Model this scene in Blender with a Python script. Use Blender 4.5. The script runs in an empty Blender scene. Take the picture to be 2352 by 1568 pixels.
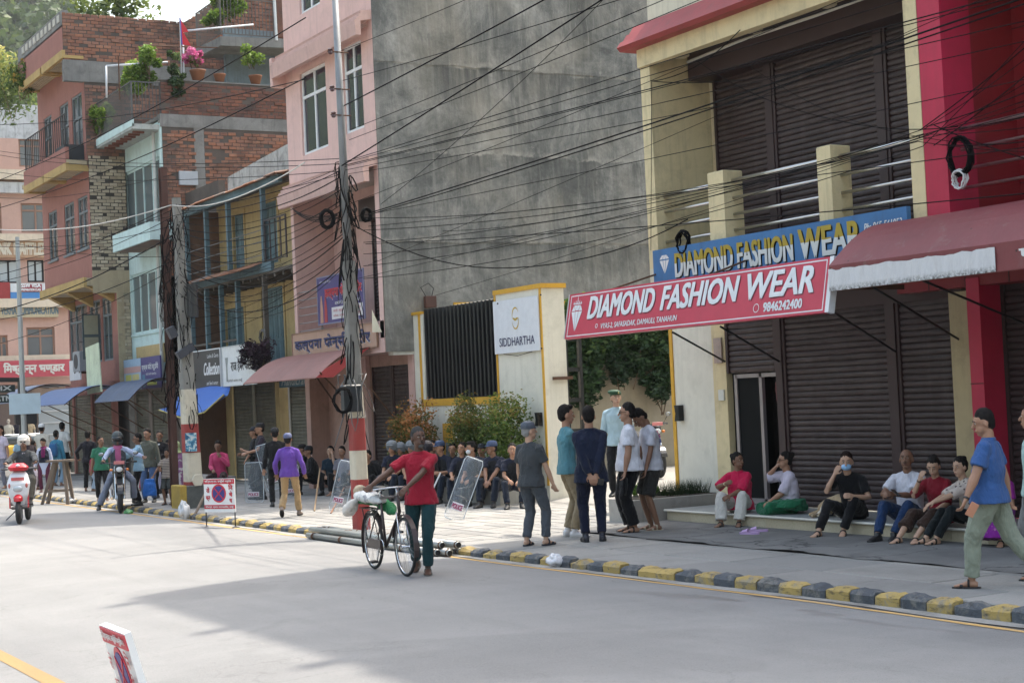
import bpy, math, random
from mathutils import Vector as V, Matrix as M
R=math.radians
rnd=random.Random(7)
sc=bpy.context.scene
COL=sc.collection
# ---------------------------------------------------------------- camera, world, sun, exposure
FPX=3700.;PITCH=R(1.98);ROLL=R(2.6);YAW=R(30);CAMP=V((0,0,2.15))
cam=bpy.data.objects.new('camera',bpy.data.cameras.new('camera'));COL.objects.link(cam)
cam.data.sensor_width=36;cam.data.lens=36*FPX/2352;cam.data.clip_start=.1;cam.data.clip_end=3000
cam.matrix_world=M.Translation(CAMP)@M.Rotation(-YAW,4,'Z')@M.Rotation(R(90)+PITCH,4,'X')@M.Rotation(-ROLL,4,'Z')
sc.camera=cam
SUND=V((.955,.295,0)).normalized();SUNEL=R(63)
SUND=V((SUND.x*math.cos(SUNEL),SUND.y*math.cos(SUNEL),math.sin(SUNEL)))
w=bpy.data.worlds.new('World');sc.world=w;w.use_nodes=True
nt=w.node_tree;nt.nodes.clear()
wo=nt.nodes.new('ShaderNodeOutputWorld');bg=nt.nodes.new('ShaderNodeBackground');sky=nt.nodes.new('ShaderNodeTexSky')
sky.sky_type='NISHITA';sky.sun_disc=False;sky.sun_elevation=SUNEL;sky.sun_rotation=math.atan2(SUND.x,SUND.y)
sky.dust_density=9.;sky.air_density=2.2;sky.ozone_density=3.0;sky.altitude=400
hs=nt.nodes.new('ShaderNodeHueSaturation');hs.inputs['Saturation'].default_value=.85;nt.links.new(sky.outputs[0],hs.inputs['Color']);nt.links.new(hs.outputs[0],bg.inputs[0]);bg.inputs[1].default_value=.15;nt.links.new(bg.outputs[0],wo.inputs[0])
sun=bpy.data.objects.new('sun',bpy.data.lights.new('sun','SUN'));COL.objects.link(sun)
sun.data.energy=2.0;sun.data.angle=R(.6);sun.data.color=(1,.93,.82)
sun.rotation_euler=SUND.to_track_quat('Z','Y').to_euler()
sc.view_settings.view_transform='Standard';sc.view_settings.look='None';sc.view_settings.exposure=1.55;sc.view_settings.gamma=1
sc.view_settings.use_curve_mapping=False
# ---------------------------------------------------------------- photo measures -> street coordinates (x away from the road axis, y along the street)
def ray(u,v):
    a,b=(u-1176)/FPX,-(v-784)/FPX
    c,s=math.cos(ROLL),math.sin(ROLL)
    x=a*c+b*s;y=-a*s+b*c
    fz=math.cos(PITCH)-y*math.sin(PITCH);z=y*math.cos(PITCH)+math.sin(PITCH)
    return V((x*math.cos(YAW)+fz*math.sin(YAW),-x*math.sin(YAW)+fz*math.cos(YAW),z))
def G(u,v,z=.13):
    r=ray(u,v);return CAMP+r*((z-CAMP.z)/r.z)
def PX(u,v,X):
    r=ray(u,v);return CAMP+r*(X/r.x)
def PY(u,v,Y):
    r=ray(u,v);return CAMP+r*(Y/r.y)
def PD(u,v,d):
    r=ray(u,v);return CAMP+r*d
# ---------------------------------------------------------------- bookkeeping
def thing(name,label,cat,loc=(0,0,0),rz=0,group=None):
    o=bpy.data.objects.new(name,None);o.empty_display_size=.2;COL.objects.link(o)
    o.location=loc;o.rotation_euler=(0,0,rz);o['label']=label;o['category']=cat
    if group:o['group']=group
    return o
def tag(o,label=None,cat=None,group=None,kind=None):
    if label:o['label']=label
    if cat:o['category']=cat
    if group:o['group']=group
    if kind:o['kind']=kind
    return o
def link(name,me,parent=None,mat=None):
    o=bpy.data.objects.new(name,me);COL.objects.link(o)
    if parent is not None:o.parent=parent
    return o
def copy_tree(o,parent=None):
    c=o.copy();COL.objects.link(c)
    if parent is not None:c.parent=parent
    for ch in list(o.children):copy_tree(ch,c)
    return c
class MB:
    def __init__(s):s.v=[];s.f=[];s.mi=[];s.m=0;s.rn=[];s.r=0.
    def add(s,vs,fs):
        n=len(s.v);s.v+=[tuple(p) for p in vs]
        for f in fs:s.f.append(tuple(i+n for i in f));s.mi.append(s.m);s.rn.append(s.r)
        return s
    def box(s,x0,x1,y0,y1,z0,z1):
        if x0>x1:x0,x1=x1,x0
        if y0>y1:y0,y1=y1,y0
        if z0>z1:z0,z1=z1,z0
        return s.add([(x0,y0,z0),(x1,y0,z0),(x1,y1,z0),(x0,y1,z0),(x0,y0,z1),(x1,y0,z1),(x1,y1,z1),(x0,y1,z1)],
          [(3,2,1,0),(4,5,6,7),(0,1,5,4),(1,2,6,5),(2,3,7,6),(3,0,4,7)])
    def cbox(s,x0,x1,y0,y1,z0,z1,c=.01):
        vs=[];
        for z,k in ((z0,c),(z0+c,0),(z1-c,0),(z1,c)):
            vs+=[(x0+k+c*(k==0)*0,y0+k,z),(x1-k,y0+k,z),(x1-k,y1-k,z),(x0+k,y1-k,z)]
        fs=[(3,2,1,0),(12,13,14,15)]
        for r in range(3):
            for i in range(4):
                j=(i+1)%4;fs.append((r*4+i,r*4+j,r*4+4+j,r*4+4+i))
        return s.add(vs,fs)
    def quad(s,a,b,c,d):return s.add([a,b,c,d],[(0,1,2,3)])
    def bar(s,p,q,w,h=None,up=(0,0,1)):
        p=V(p);q=V(q);h=h or w;d=(q-p).normalized();u=V(up)
        if abs(d.dot(u))>.98:u=V((1,0,0))
        a=d.cross(u).normalized()*w/2;b=a.cross(d).normalized()*h/2
        vs=[p-a-b,p+a-b,p+a+b,p-a+b,q-a-b,q+a-b,q+a+b,q-a+b]
        return s.add(vs,[(0,1,2,3),(7,6,5,4),(4,5,1,0),(5,6,2,1),(6,7,3,2),(7,4,0,3)])
    def prism(s,poly,axis,a0,a1):
        n=len(poly)
        def mk(p,a):
            if axis=='x':return (a,p[0],p[1])
            if axis=='y':return (p[0],a,p[1])
            return (p[0],p[1],a)
        vs=[mk(p,a0) for p in poly]+[mk(p,a1) for p in poly]
        return s.add(vs,[tuple(range(n))[::-1],tuple(range(n,2*n))]+[(i,(i+1)%n,n+(i+1)%n,n+i) for i in range(n)])
    def tube(s,pts,r,n=8,caps=True):
        pts=[V(p) for p in pts];m=len(pts)
        rs=r if isinstance(r,(list,tuple)) else [r]*m
        prev=None;rings=[]
        for i,p in enumerate(pts):
            t=(pts[min(i+1,m-1)]-pts[max(i-1,0)])
            t=t.normalized() if t.length>1e-9 else V((0,0,1))
            if prev is None:
                a=t.cross(V((0,0,1)))
                if a.length<.1:a=t.cross(V((1,0,0)))
            else:a=prev-t*prev.dot(t)
            a.normalize();prev=a;b=t.cross(a)
            rings.append([p+(a*math.cos(2*math.pi*k/n)+b*math.sin(2*math.pi*k/n))*rs[i] for k in range(n)])
        vs=[q for rg in rings for q in rg];fs=[]
        for i in range(m-1):
            for k in range(n):
                l=(k+1)%n;fs.append((i*n+k,i*n+l,(i+1)*n+l,(i+1)*n+k))
        if caps:fs+=[tuple(range(n))[::-1],tuple(range((m-1)*n,m*n))]
        return s.add(vs,fs)
    def limb(s,pts,rs,n=10):
        pts=[V(p) for p in pts];rs=list(rs)
        d0=(pts[0]-pts[1]).normalized();d1=(pts[-1]-pts[-2]).normalized()
        P=[pts[0]+d0*rs[0]*.95,pts[0]+d0*rs[0]*.7]+pts+[pts[-1]+d1*rs[-1]*.7,pts[-1]+d1*rs[-1]*.95]
        return s.tube(P,[rs[0]*.25,rs[0]*.7]+rs+[rs[-1]*.7,rs[-1]*.25],n)
    def ell(s,c,r,rot=None,nu=12,nv=8):
        c=V(c);vs=[];fs=[]
        if not isinstance(r,(tuple,list)):r=(r,r,r)
        for j in range(1,nv):
            th=math.pi*j/nv
            for i in range(nu):
                ph=2*math.pi*i/nu;p=V((r[0]*math.sin(th)*math.cos(ph),r[1]*math.sin(th)*math.sin(ph),r[2]*math.cos(th)))
                vs.append(c+(rot@p if rot else p))
        a=V((0,0,r[2]));vs.append(c+(rot@a if rot else a));vs.append(c-(rot@a if rot else a));T=len(vs)-2
        for j in range(nv-2):
            for i in range(nu):
                k=(i+1)%nu;fs.append((j*nu+i,(j+1)*nu+i,(j+1)*nu+k,j*nu+k))
        for i in range(nu):
            k=(i+1)%nu;fs.append((T,i,k));fs.append((T+1,(nv-2)*nu+k,(nv-2)*nu+i))
        return s.add(vs,fs)
    def loft(s,rings,n=16,p=2.3):
        # ring: (centre, a_vec, b_vec); superellipse
        vs=[];fs=[];m=len(rings)
        for c,a,b in rings:
            for k in range(n):
                t=2*math.pi*k/n;ct,st=math.cos(t),math.sin(t)
                ct=math.copysign(abs(ct)**(2/p),ct);st=math.copysign(abs(st)**(2/p),st)
                vs.append(V(c)+V(a)*ct+V(b)*st)
        for i in range(m-1):
            for k in range(n):
                l=(k+1)%n;fs.append((i*n+k,i*n+l,(i+1)*n+l,(i+1)*n+k))
        fs+=[tuple(range(n))[::-1],tuple(range((m-1)*n,m*n))]
        return s.add(vs,fs)
    def lathe(s,prof,c=(0,0,0),n=16,rot=None):
        c=V(c);vs=[];fs=[];m=len(prof)
        for r,z in prof:
            for k in range(n):
                p=V((r*math.cos(2*math.pi*k/n),r*math.sin(2*math.pi*k/n),z));vs.append(c+(rot@p if rot else p))
        for i in range(m-1):
            for k in range(n):
                l=(k+1)%n;fs.append((i*n+k,i*n+l,(i+1)*n+l,(i+1)*n+k))
        fs+=[tuple(range(n))[::-1],tuple(range((m-1)*n,m*n))]
        return s.add(vs,fs)
    def wall(s,face,u0,u1,z0,z1,th,holes=(),axis='x',sgn=1):
        # slab with rectangular openings; outer face at 'face', body goes face..face+th*sgn
        us=sorted({u0,u1,*[h[0] for h in holes],*[h[1] for h in holes]});us=[u for u in us if u0<=u<=u1]
        zs=sorted({z0,z1,*[h[2] for h in holes],*[h[3] for h in holes]});zs=[z for z in zs if z0<=z<=z1]
        nu,nz=len(us)-1,len(zs)-1
        def solid(i,j):
            if i<0 or j<0 or i>=nu or j>=nz:return False
            a,b=(us[i]+us[i+1])/2,(zs[j]+zs[j+1])/2
            return not any(h[0]<a<h[1] and h[2]<b<h[3] for h in holes)
        o,n=face,face+th*sgn
        P=(lambda d,u,z:(d,u,z)) if axis=='x' else (lambda d,u,z:(u,d,z))
        for i in range(nu):
            for j in range(nz):
                if not solid(i,j):continue
                a,b,c,d=us[i],us[i+1],zs[j],zs[j+1]
                s.quad(P(o,a,c),P(o,b,c),P(o,b,d),P(o,a,d));s.quad(P(n,a,c),P(n,a,d),P(n,b,d),P(n,b,c))
                if not solid(i-1,j):s.quad(P(o,a,c),P(o,a,d),P(n,a,d),P(n,a,c))
                if not solid(i+1,j):s.quad(P(o,b,c),P(n,b,c),P(n,b,d),P(o,b,d))
                if not solid(i,j-1):s.quad(P(o,a,c),P(n,a,c),P(n,b,c),P(o,b,c))
                if not solid(i,j+1):s.quad(P(o,a,d),P(o,b,d),P(n,b,d),P(n,a,d))
        return s
    def mesh(s,name,mats=None,smooth=False,attr=False):
        me=bpy.data.meshes.new(name);me.from_pydata(s.v,[],s.f)
        if mats:
            for m in (mats if isinstance(mats,(list,tuple)) else [mats]):me.materials.append(m)
            if max(s.mi,default=0)>0:me.polygons.foreach_set('material_index',s.mi)
        if smooth:me.polygons.foreach_set('use_smooth',[True]*len(s.f))
        if attr:
            a=me.attributes.new('rnd','FLOAT','FACE');a.data.foreach_set('value',s.rn)
        me.update();return me
    def build(s,name,mats,parent=None,smooth=False,attr=False,fix=False):
        me=s.mesh(name,mats,smooth,attr)
        if fix:
            import bmesh
            bm=bmesh.new();bm.from_mesh(me);bmesh.ops.recalc_face_normals(bm,faces=bm.faces);bm.to_mesh(me);bm.free()
        return link(name,me,parent)
# ---------------------------------------------------------------- materials
MC={}
def srgb(c):return tuple(((x/255)/12.92 if x/255<.04045 else ((x/255+.055)/1.055)**2.4) for x in c)
class NT:
    def __init__(s,name):
        s.m=bpy.data.materials.new(name);s.m.use_nodes=True;s.t=s.m.node_tree
        s.b=s.t.nodes['Principled BSDF'];s.o=s.t.nodes['Material Output']
    def n(s,ty,**k):
        x=s.t.nodes.new(ty)
        for a,b in k.items():setattr(x,a,b)
        return x
    def l(s,a,b):s.t.links.new(a,b)
    def pos(s,scale=(1,1,1),obj=False):
        mp=s.n('ShaderNodeMapping');mp.inputs['Scale'].default_value=scale
        if obj:s.l(s.n('ShaderNodeTexCoord').outputs['Object'],mp.inputs[0])
        else:s.l(s.n('ShaderNodeNewGeometry').outputs['Position'],mp.inputs[0])
        return mp.outputs[0]
    def noise(s,vec,scale,detail=4,rough=.6,dist=0):
        x=s.n('ShaderNodeTexNoise');x.inputs['Scale'].default_value=scale;x.inputs['Detail'].default_value=detail
        x.inputs['Roughness'].default_value=rough;x.inputs['Distortion'].default_value=dist
        s.l(vec,x.inputs['Vector']);return x.outputs['Fac']
    def ramp(s,fac,stops):
        x=s.n('ShaderNodeValToRGB');cr=x.color_ramp
        while len(cr.elements)<len(stops):cr.elements.new(.5)
        while len(cr.elements)>len(stops):cr.elements.remove(cr.elements[-1])
        for e,(p,c) in zip(cr.elements,stops):
            e.position=p;e.color=(*c,1) if len(c)==3 else c
        s.l(fac,x.inputs[0]);return x.outputs[0]
    def rng(s,fac,a,b,c=0,d=1):
        x=s.n('ShaderNodeMapRange');x.inputs[1].default_value=a;x.inputs[2].default_value=b;x.inputs[3].default_value=c;x.inputs[4].default_value=d
        s.l(fac,x.inputs[0]);return x.outputs[0]
    def mix(s,fac,a,b,bt='MIX'):
        x=s.n('ShaderNodeMix',data_type='RGBA',blend_type=bt)
        for i,val in ((0,fac),(6,a),(7,b)):
            if hasattr(val,'is_linked') or hasattr(val,'node'):s.l(val,x.inputs[i])
            elif i==0:x.inputs[0].default_value=val
            else:x.inputs[i].default_value=(*val,1)
        return x.outputs[2]
    def math(s,op,a,b=0):
        x=s.n('ShaderNodeMath',operation=op)
        for i,val in ((0,a),(1,b)):
            if hasattr(val,'node'):s.l(val,x.inputs[i])
            else:x.inputs[i].default_value=val
        return x.outputs[0]
    def bump(s,h,strength=.3,dist=.01):
        x=s.n('ShaderNodeBump');x.inputs['Strength'].default_value=strength;x.inputs['Distance'].default_value=dist
        s.l(h,x.inputs['Height']);s.l(x.outputs[0],s.b.inputs['Normal'])
    def col(s,c):
        if hasattr(c,'node'):s.l(c,s.b.inputs['Base Color'])
        else:s.b.inputs['Base Color'].default_value=(*c,1)
def paint(c,rough=.6,var=.12,dirt=.25,streak=.3,dirtc=(.06,.055,.045),scale=1.,metal=0,bump=.15,obj=False,spec=.4,key=None):
    """painted / plastered surface: base colour, large tonal drift, grime blotches and rain streaks"""
    c=tuple(round(x,4) for x in c);k=('p',c,rough,var,dirt,streak,dirtc,scale,metal,bump,obj)
    if k in MC:return MC[k]
    t=NT('paint');p=t.pos(obj=obj)
    n1=t.noise(p,1.3*scale,5,.65);n2=t.noise(p,9*scale,4,.6)
    lo=tuple(x*(1-var) for x in c);hi=tuple(min(1,x*(1+var)) for x in c)
    base=t.ramp(n1,[(.3,lo),(.7,hi)])
    if dirt>0:
        d=t.math('MULTIPLY',t.rng(t.noise(p,2.7*scale,6,.7,.4),.5,.75,0,dirt),1)
        base=t.mix(d,base,dirtc)
    if streak>0:
        st=t.noise(t.pos((7*scale,7*scale,.5*scale),obj=obj),1,5,.65)
        base=t.mix(t.rng(st,.52,.78,0,streak),base,dirtc)
    base=t.mix(t.rng(n2,.35,.65,0,.12),base,tuple(x*.7 for x in c))
    t.col(base);t.b.inputs['Roughness'].default_value=rough;t.b.inputs['Metallic'].default_value=metal
    t.b.inputs['Specular IOR Level'].default_value=spec
    if bump:t.bump(t.noise(p,40*scale,4,.6),bump,.004)
    MC[k]=t.m;return t.m
def plain(c,rough=.5,metal=0,spec=.5,sss=0,emit=None):
    k=('s',tuple(round(x,4) for x in c),rough,metal,spec,sss)
    if k in MC:return MC[k]
    t=NT('plain');p=t.pos(obj=True)
    t.col(t.mix(t.rng(t.noise(p,6,4,.6),.35,.7,0,.35),c,tuple(x*.72 for x in c)))
    t.b.inputs['Roughness'].default_value=rough;t.b.inputs['Metallic'].default_value=metal;t.b.inputs['Specular IOR Level'].default_value=spec
    MC[k]=t.m;return t.m
def cloth(c,c2=None,pat=None,rough=.9,sheen=.2,scale=1):
    k=('c',tuple(round(x,4) for x in c),c2,pat,rough,scale)
    if k in MC:return MC[k]
    t=NT('cloth');p=t.pos(obj=True)
    base=t.mix(t.rng(t.noise(p,7,4,.6),.35,.7,0,.6),c,tuple(x*.78 for x in c))
    if pat=='stripe':
        wv=t.n('ShaderNodeTexWave',bands_direction='Z');wv.inputs['Scale'].default_value=9*scale;t.l(p,wv.inputs[0])
        base=t.mix(t.rng(wv.outputs['Fac'],.45,.55),base,c2)
    if pat=='blot':
        base=t.mix(t.rng(t.noise(p,9*scale,2,.4,.8),.54,.58),base,c2)
    if pat=='dots':
        vr=t.n('ShaderNodeTexVoronoi');vr.inputs['Scale'].default_value=16*scale;t.l(p,vr.inputs[0])
        base=t.mix(t.rng(vr.outputs['Distance'],.22,.28,1,0),base,c2)
    t.col(base);t.b.inputs['Roughness'].default_value=rough;t.b.inputs['Specular IOR Level'].default_value=.2
    t.b.inputs['Sheen Weight'].default_value=sheen*.5
    t.bump(t.noise(t.pos((1,1,.45),obj=True),11,4,.55,.8),.9,.05)
    MC[k]=t.m;return t.m
def skin(c):
    k=('k',c)
    if k in MC:return MC[k]
    t=NT('skin');p=t.pos(obj=True)
    t.col(t.mix(t.rng(t.noise(p,12,4,.6),.35,.7,0,.5),c,(c[0]*.78,c[1]*.68,c[2]*.64)))
    t.b.inputs['Roughness'].default_value=.5;t.b.inputs['Specular IOR Level'].default_value=.35
    MC[k]=t.m;return t.m
def rndmat(cols,rough=.85,mort=None,name='brick',stain=.35,stainc=(.03,.03,.028),bump=.4):
    t=NT(name);p=t.pos()
    at=t.n('ShaderNodeAttribute',attribute_name='rnd');oi=t.n('ShaderNodeObjectInfo')
    r=t.math('FRACT',t.math('ADD',at.outputs['Fac'],oi.outputs['Random']))
    n=len(cols);base=t.ramp(r,[((i+.5)/n,c) for i,c in enumerate(cols)])
    base=t.mix(t.rng(t.noise(p,30,4,.6),.4,.7,0,.4),base,tuple(x*.6 for x in cols[0]))
    if stain:base=t.mix(t.rng(t.noise(p,.9,7,.72,.3),.47,.68,0,stain),base,stainc)
    t.col(base);t.b.inputs['Roughness'].default_value=rough
    if bump:t.bump(t.noise(p,60,5,.65),bump,.006)
    return t.m
def glass(c=(.03,.04,.045),rough=.08):
    k=('g',c,rough)
    if k in MC:return MC[k]
    t=NT('pane');t.col(c);t.b.inputs['Roughness'].default_value=rough;t.b.inputs['Specular IOR Level'].default_value=.9
    t.bump(t.noise(t.pos(),3,2,.5),.04,.02);MC[k]=t.m;return t.m
def clear(c=(.9,.95,1),alpha=.35,rough=.12):
    k=('t',c,alpha,rough)
    if k in MC:return MC[k]
    t=NT('clear_plastic');t.col(t.mix(t.rng(t.noise(t.pos(obj=True),8,4,.7),.4,.7,0,.8),c,tuple(x*.5 for x in c)))
    t.b.inputs['Roughness'].default_value=rough;t.b.inputs['Alpha'].default_value=alpha;MC[k]=t.m;return t.m
# ---------------------------------------------------------------- flat lettering
def text_geo(txt,shear,spacing):
    cu=bpy.data.curves.new('lettering','FONT');cu.body=txt;cu.shear=shear;cu.space_character=spacing;cu.resolution_u=3
    o=bpy.data.objects.new('lettering_tmp',cu);COL.objects.link(o)
    me=bpy.data.meshes.new_from_object(o.evaluated_get(bpy.context.evaluated_depsgraph_get()))
    vs=[(v.co.x,v.co.y) for v in me.vertices];fs=[tuple(p.vertices) for p in me.polygons]
    bpy.data.objects.remove(o);bpy.data.curves.remove(cu);bpy.data.meshes.remove(me)
    par=list(range(len(vs)))
    def fd(i):
        while par[i]!=i:par[i]=par[par[i]];i=par[i]
        return i
    for f in fs:
        for q in f[1:]:par[fd(q)]=fd(f[0])
    ids={};isl=[ids.setdefault(fd(i),len(ids)) for i in range(len(vs))]
    return vs,fs,isl
def lettering(parent,txt,P0,U,W,w,h,mat,shear=0,bold=0,spacing=1.,off=.004,name='lettering',shadow=None):
    """flat print: P0 lower-left corner, U reading direction, W up; stretched to w x h; bold = stroke widening relative to h"""
    vs,fs,isl=text_geo(txt,shear,spacing)
    if not vs:return None
    x0=min(v[0] for v in vs);x1=max(v[0] for v in vs);y0=min(v[1] for v in vs);y1=max(v[1] for v in vs)
    U=V(U).normalized();W=V(W).normalized();N=U.cross(W);P0=V(P0);mb=MB();b=bold*h
    cps=[(0,0)] if not b else [(-b,-b*.6),(b,-b*.6),(-b,b*.6),(b,b*.6)]
    def put(dx,dy,o):
        mb.add([P0+U*((x-x0)/(x1-x0)*w+dx)+W*((y-y0)/(y1-y0)*h+dy)+N*(o+(i%4)*.00025) for (x,y),i in zip(vs,isl)],fs)
    if shadow:
        mb.m=1
        for dx,dy in cps:put(dx+shadow[1],dy+shadow[2],off-.002)
        mb.m=0
    for k,(dx,dy) in enumerate(cps):put(dx,dy,off+k*.001)
    o=link(name,mb.mesh(name,[mat]+([shadow[0]] if shadow else [])),parent);o['kind']='stuff'
    return o
def on_plane(parent,txt,A,B,u0,v0,u1,v1,mat,**k):
    """text on the quad whose lower-left is A['o'], axes A['u'],A['v'] in metres: box u0..u1, v0..v1"""
    o,U,W=A;U=V(U).normalized();W=V(W).normalized()
    return lettering(parent,txt,V(o)+U*u0+W*v0,U,W,u1-u0,v1-v0,mat,**k)
# ================================================================ ground, road, pavement, kerb
def rz(x):
    return max(0,.15*(1-((x-6.7)/3.95)**2)) if 2.75<x<10.65 else 0
def asphalt():
    t=NT('asphalt');p=t.pos()
    b=t.ramp(t.noise(p,.5,5,.6,.3),[(.3,(.150,.150,.148)),(.7,(.208,.206,.201))])
    b=t.mix(t.rng(t.noise(t.pos((.35,1.6,1)),1.2,5,.7),.5,.75,0,.3),b,(.26,.252,.24))
    b=t.mix(t.rng(t.noise(t.pos((2.5,.22,1)),1.0,5,.6,.2),.52,.72,0,.35),b,(.12,.118,.115))

    b=t.mix(t.rng(t.noise(p,.28,3,.5,1.2),.58,.62,0,.3),b,(.1,.1,.1));b=t.mix(t.rng(t.noise(p,1.7,6,.75,1.5),.60,.68,0,.4),b,(.095,.093,.09))
    # fine hairline cracks
    v=t.n('ShaderNodeTexVoronoi',feature='DISTANCE_TO_EDGE');v.inputs['Scale'].default_value=.45
    wv=t.n('ShaderNodeVectorMath',operation='ADD');ns=t.n('ShaderNodeTexNoise');ns.inputs['Scale'].default_value=2.2;ns.inputs['Detail'].default_value=6
    t.l(p,ns.inputs['Vector']);t.l(p,wv.inputs[0]);t.l(ns.outputs['Color'],wv.inputs[1]);t.l(wv.outputs[0],v.inputs[0])
    b=t.mix(t.math('MULTIPLY',t.rng(v.outputs['Distance'],0,.012,1,0),t.rng(t.noise(p,.3,2),.5,.6,0,.35)),b,(.05,.05,.05))
    g=t.noise(p,95,3,.8);b=t.mix(t.rng(g,.35,.75,0,.55),b,(.3,.29,.28));g2=t.noise(p,55,3,.8);b=t.mix(t.rng(g2,.55,.78,0,.6),b,(.06,.06,.06));g3=t.noise(p,14,5,.8);b=t.mix(t.rng(g3,.58,.74,0,.5),b,(.10,.098,.095));b=t.mix(t.rng(t.noise(p,7,6,.8,.4),.62,.75,0,.5),b,(.34,.31,.26))
    # damp dark stains near the gutter
    sx=t.n('ShaderNodeSeparateXYZ');t.l(p,sx.inputs[0])
    ed=t.rng(sx.outputs[0],9.0,10.5,0,1);wet=t.rng(t.noise(t.pos((1,.42,1)),1.1,5,.6,.5),.52,.58)
    wy=t.rng(sx.outputs[1],15,20,1,.0);wetf=t.math('MULTIPLY',t.math('MULTIPLY',ed,wet),wy)
    b=t.mix(t.math('MULTIPLY',wetf,.75),b,(.045,.04,.036))
    t.col(b);t.l(t.rng(wetf,0,.7,.88,.45),t.b.inputs['Roughness'])
    t.bump(t.noise(p,120,4,.8),.5,.006);return t.m
def sheet(name,x0,x1,y0,y1,nx,ny,zf,m,jit=0):
    mb=MB();vs=[];
    for j in range(ny+1):
        for i in range(nx+1):
            x=x0+(x1-x0)*i/nx;y=y0+(y1-y0)*j/ny;vs.append((x,y,zf(x,y)))
    fs=[(j*(nx+1)+i,j*(nx+1)+i+1,(j+1)*(nx+1)+i+1,(j+1)*(nx+1)+i) for j in range(ny) for i in range(nx)]
    mb.add(vs,fs);return link(name,mb.mesh(name,m,True))
ground=sheet('ground',-700,900,-200,1500,4,4,lambda x,y:-.06,paint((.16,.14,.1),.95));ground['kind']='structure'
ASP=asphalt()
road=sheet('road',2.7,10.7,-30,66,32,24,lambda x,y:rz(x),ASP);road['kind']='structure'
junction=sheet('road_junction',-60,60,66,83,4,4,lambda x,y:.0,ASP);junction['kind']='structure'
MARK=rndmat([(.58,.36,.12)],.8,name='worn_yellow_line',stain=.55,stainc=(.25,.22,.18),bump=.1)
def kx(y):return 10.3+max(0,min(1,(19-y)/7))*.33
def roadline(xf,y0,y1,w,n,name,wob=.02):
    mb=MB();r2=random.Random(3);vs=[];off=0
    for j in range(n+1):
        y=y0+(y1-y0)*j/n;off=off*.8+r2.uniform(-wob,wob);x=xf(y)+off;a=w/2*r2.uniform(.8,1.15)
        vs+=[(x-a,y,rz(x-a)+.004),(x+a,y,rz(x+a)+.004)]
    mb.add(vs,[(2*j,2*j+1,2*j+3,2*j+2) for j in range(n)]);o=mb.build(name,MARK);o['kind']='structure';return o
roadline(lambda y:kx(y)-.27-.16*max(0,min(1,(13-y)/4)),6,62,.11,120,'kerb_side_line')
MARK=rndmat([(.30,.19,.07)],.8,name='sunlit_yellow_line',stain=.3,stainc=(.15,.12,.08),bump=.1)  # sunlit copy of the line colour, darkened to hold up in full sun
roadline(lambda y:3.2,-10,60,.15,60,'far_side_line',.008)
# gutter strip: pale cement smear beside the kerb
gm=rndmat([(.30,.29,.27)],.9,name='gutter_cement',stain=.75,stainc=(.06,.055,.05))
mb=MB();vs=[];n=90;r2=random.Random(5)
for j in range(n+1):
    y=6+46*j/n;x=kx(y)-.01;wd=.17+.05*math.sin(j*.9)+r2.uniform(0,.03);vs+=[(x-wd,y,rz(x-wd)+.008),(x+.05,y,rz(x)+.012)]
mb.add(vs,[(2*j,2*j+1,2*j+3,2*j+2) for j in range(n)]);o=mb.build('gutter',gm);o['kind']='structure'
# kerb stones
kerb=bpy.data.objects.new('kerb',None);COL.objects.link(kerb);kerb['kind']='structure'
def kmat(c,nm):
    t=NT(nm);p=t.pos();oi=t.n('ShaderNodeObjectInfo')
    b=t.mix(t.rng(oi.outputs['Random'],0,1,0,.35),c,tuple(x*.6 for x in c))
    b=t.mix(t.rng(t.noise(p,5,6,.7,.4),.5,.62,0,.75),b,(.2,.19,.17));b=t.mix(t.rng(t.noise(t.pos((3,3,9)),3,5,.7),.52,.66,0,.7),b,(.035,.033,.03))
    t.col(b);t.b.inputs['Roughness'].default_value=.85;t.bump(t.noise(p,30,6,.75),.7,.02);return t.m
KY=kmat((.42,.30,.10),'yellow_kerb_paint');KB=kmat((.075,.085,.10),'black_kerb_paint')
def kerb_mesh(m,seed):
    r=random.Random(seed);mb=MB();L=.165;pr=[(0,-.06),(0,.098),(.045,.142),(.16,.15),(.16,-.06)]
    n=5;vs=[];j=lambda:r.uniform(-.0045,.0045)
    for i in range(n+1):
        y=-L+2*L*i/n;k=.014 if i in(0,n) else 0
        chip=r.uniform(0,.03) if r.random()<.3 else 0
        for q,(a,b) in enumerate(pr):vs.append((a+(k if q<2 else 0)+j()+(chip*.5 if q in(1,2) else 0),y+j()*.4,b-(k if q in(2,3) else 0)+(j() if q in(1,2,3) else 0)-(chip if q in(2,3) else 0)))
    fs=[(i*5+q,i*5+5+q,i*5+5+(q+1)%5,i*5+(q+1)%5) for i in range(n) for q in range(5)]+[(4,3,2,1,0),(n*5,n*5+1,n*5+2,n*5+3,n*5+4)]
    mb.add(vs,fs);return mb.mesh('kerb_stone',m)
KM={c:[kerb_mesh(m,s) for s in range(6)] for c,m in((0,KY),(1,KB))}
y=8.15;i=0;c=0
while y<52:
    o=link('kerb_stone',KM[c][i%6 if i%4 else (i*5)%6],kerb);o.location=(kx(y),y,rnd.uniform(-.012,.008));o.rotation_euler=(rnd.uniform(-.02,.02),rnd.uniform(-.05,.04),(.047 if 12<y<19 else 0)+rnd.uniform(-.03,.03))
    i+=1;y+=.342
    if i!=21:c=1-c
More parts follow.
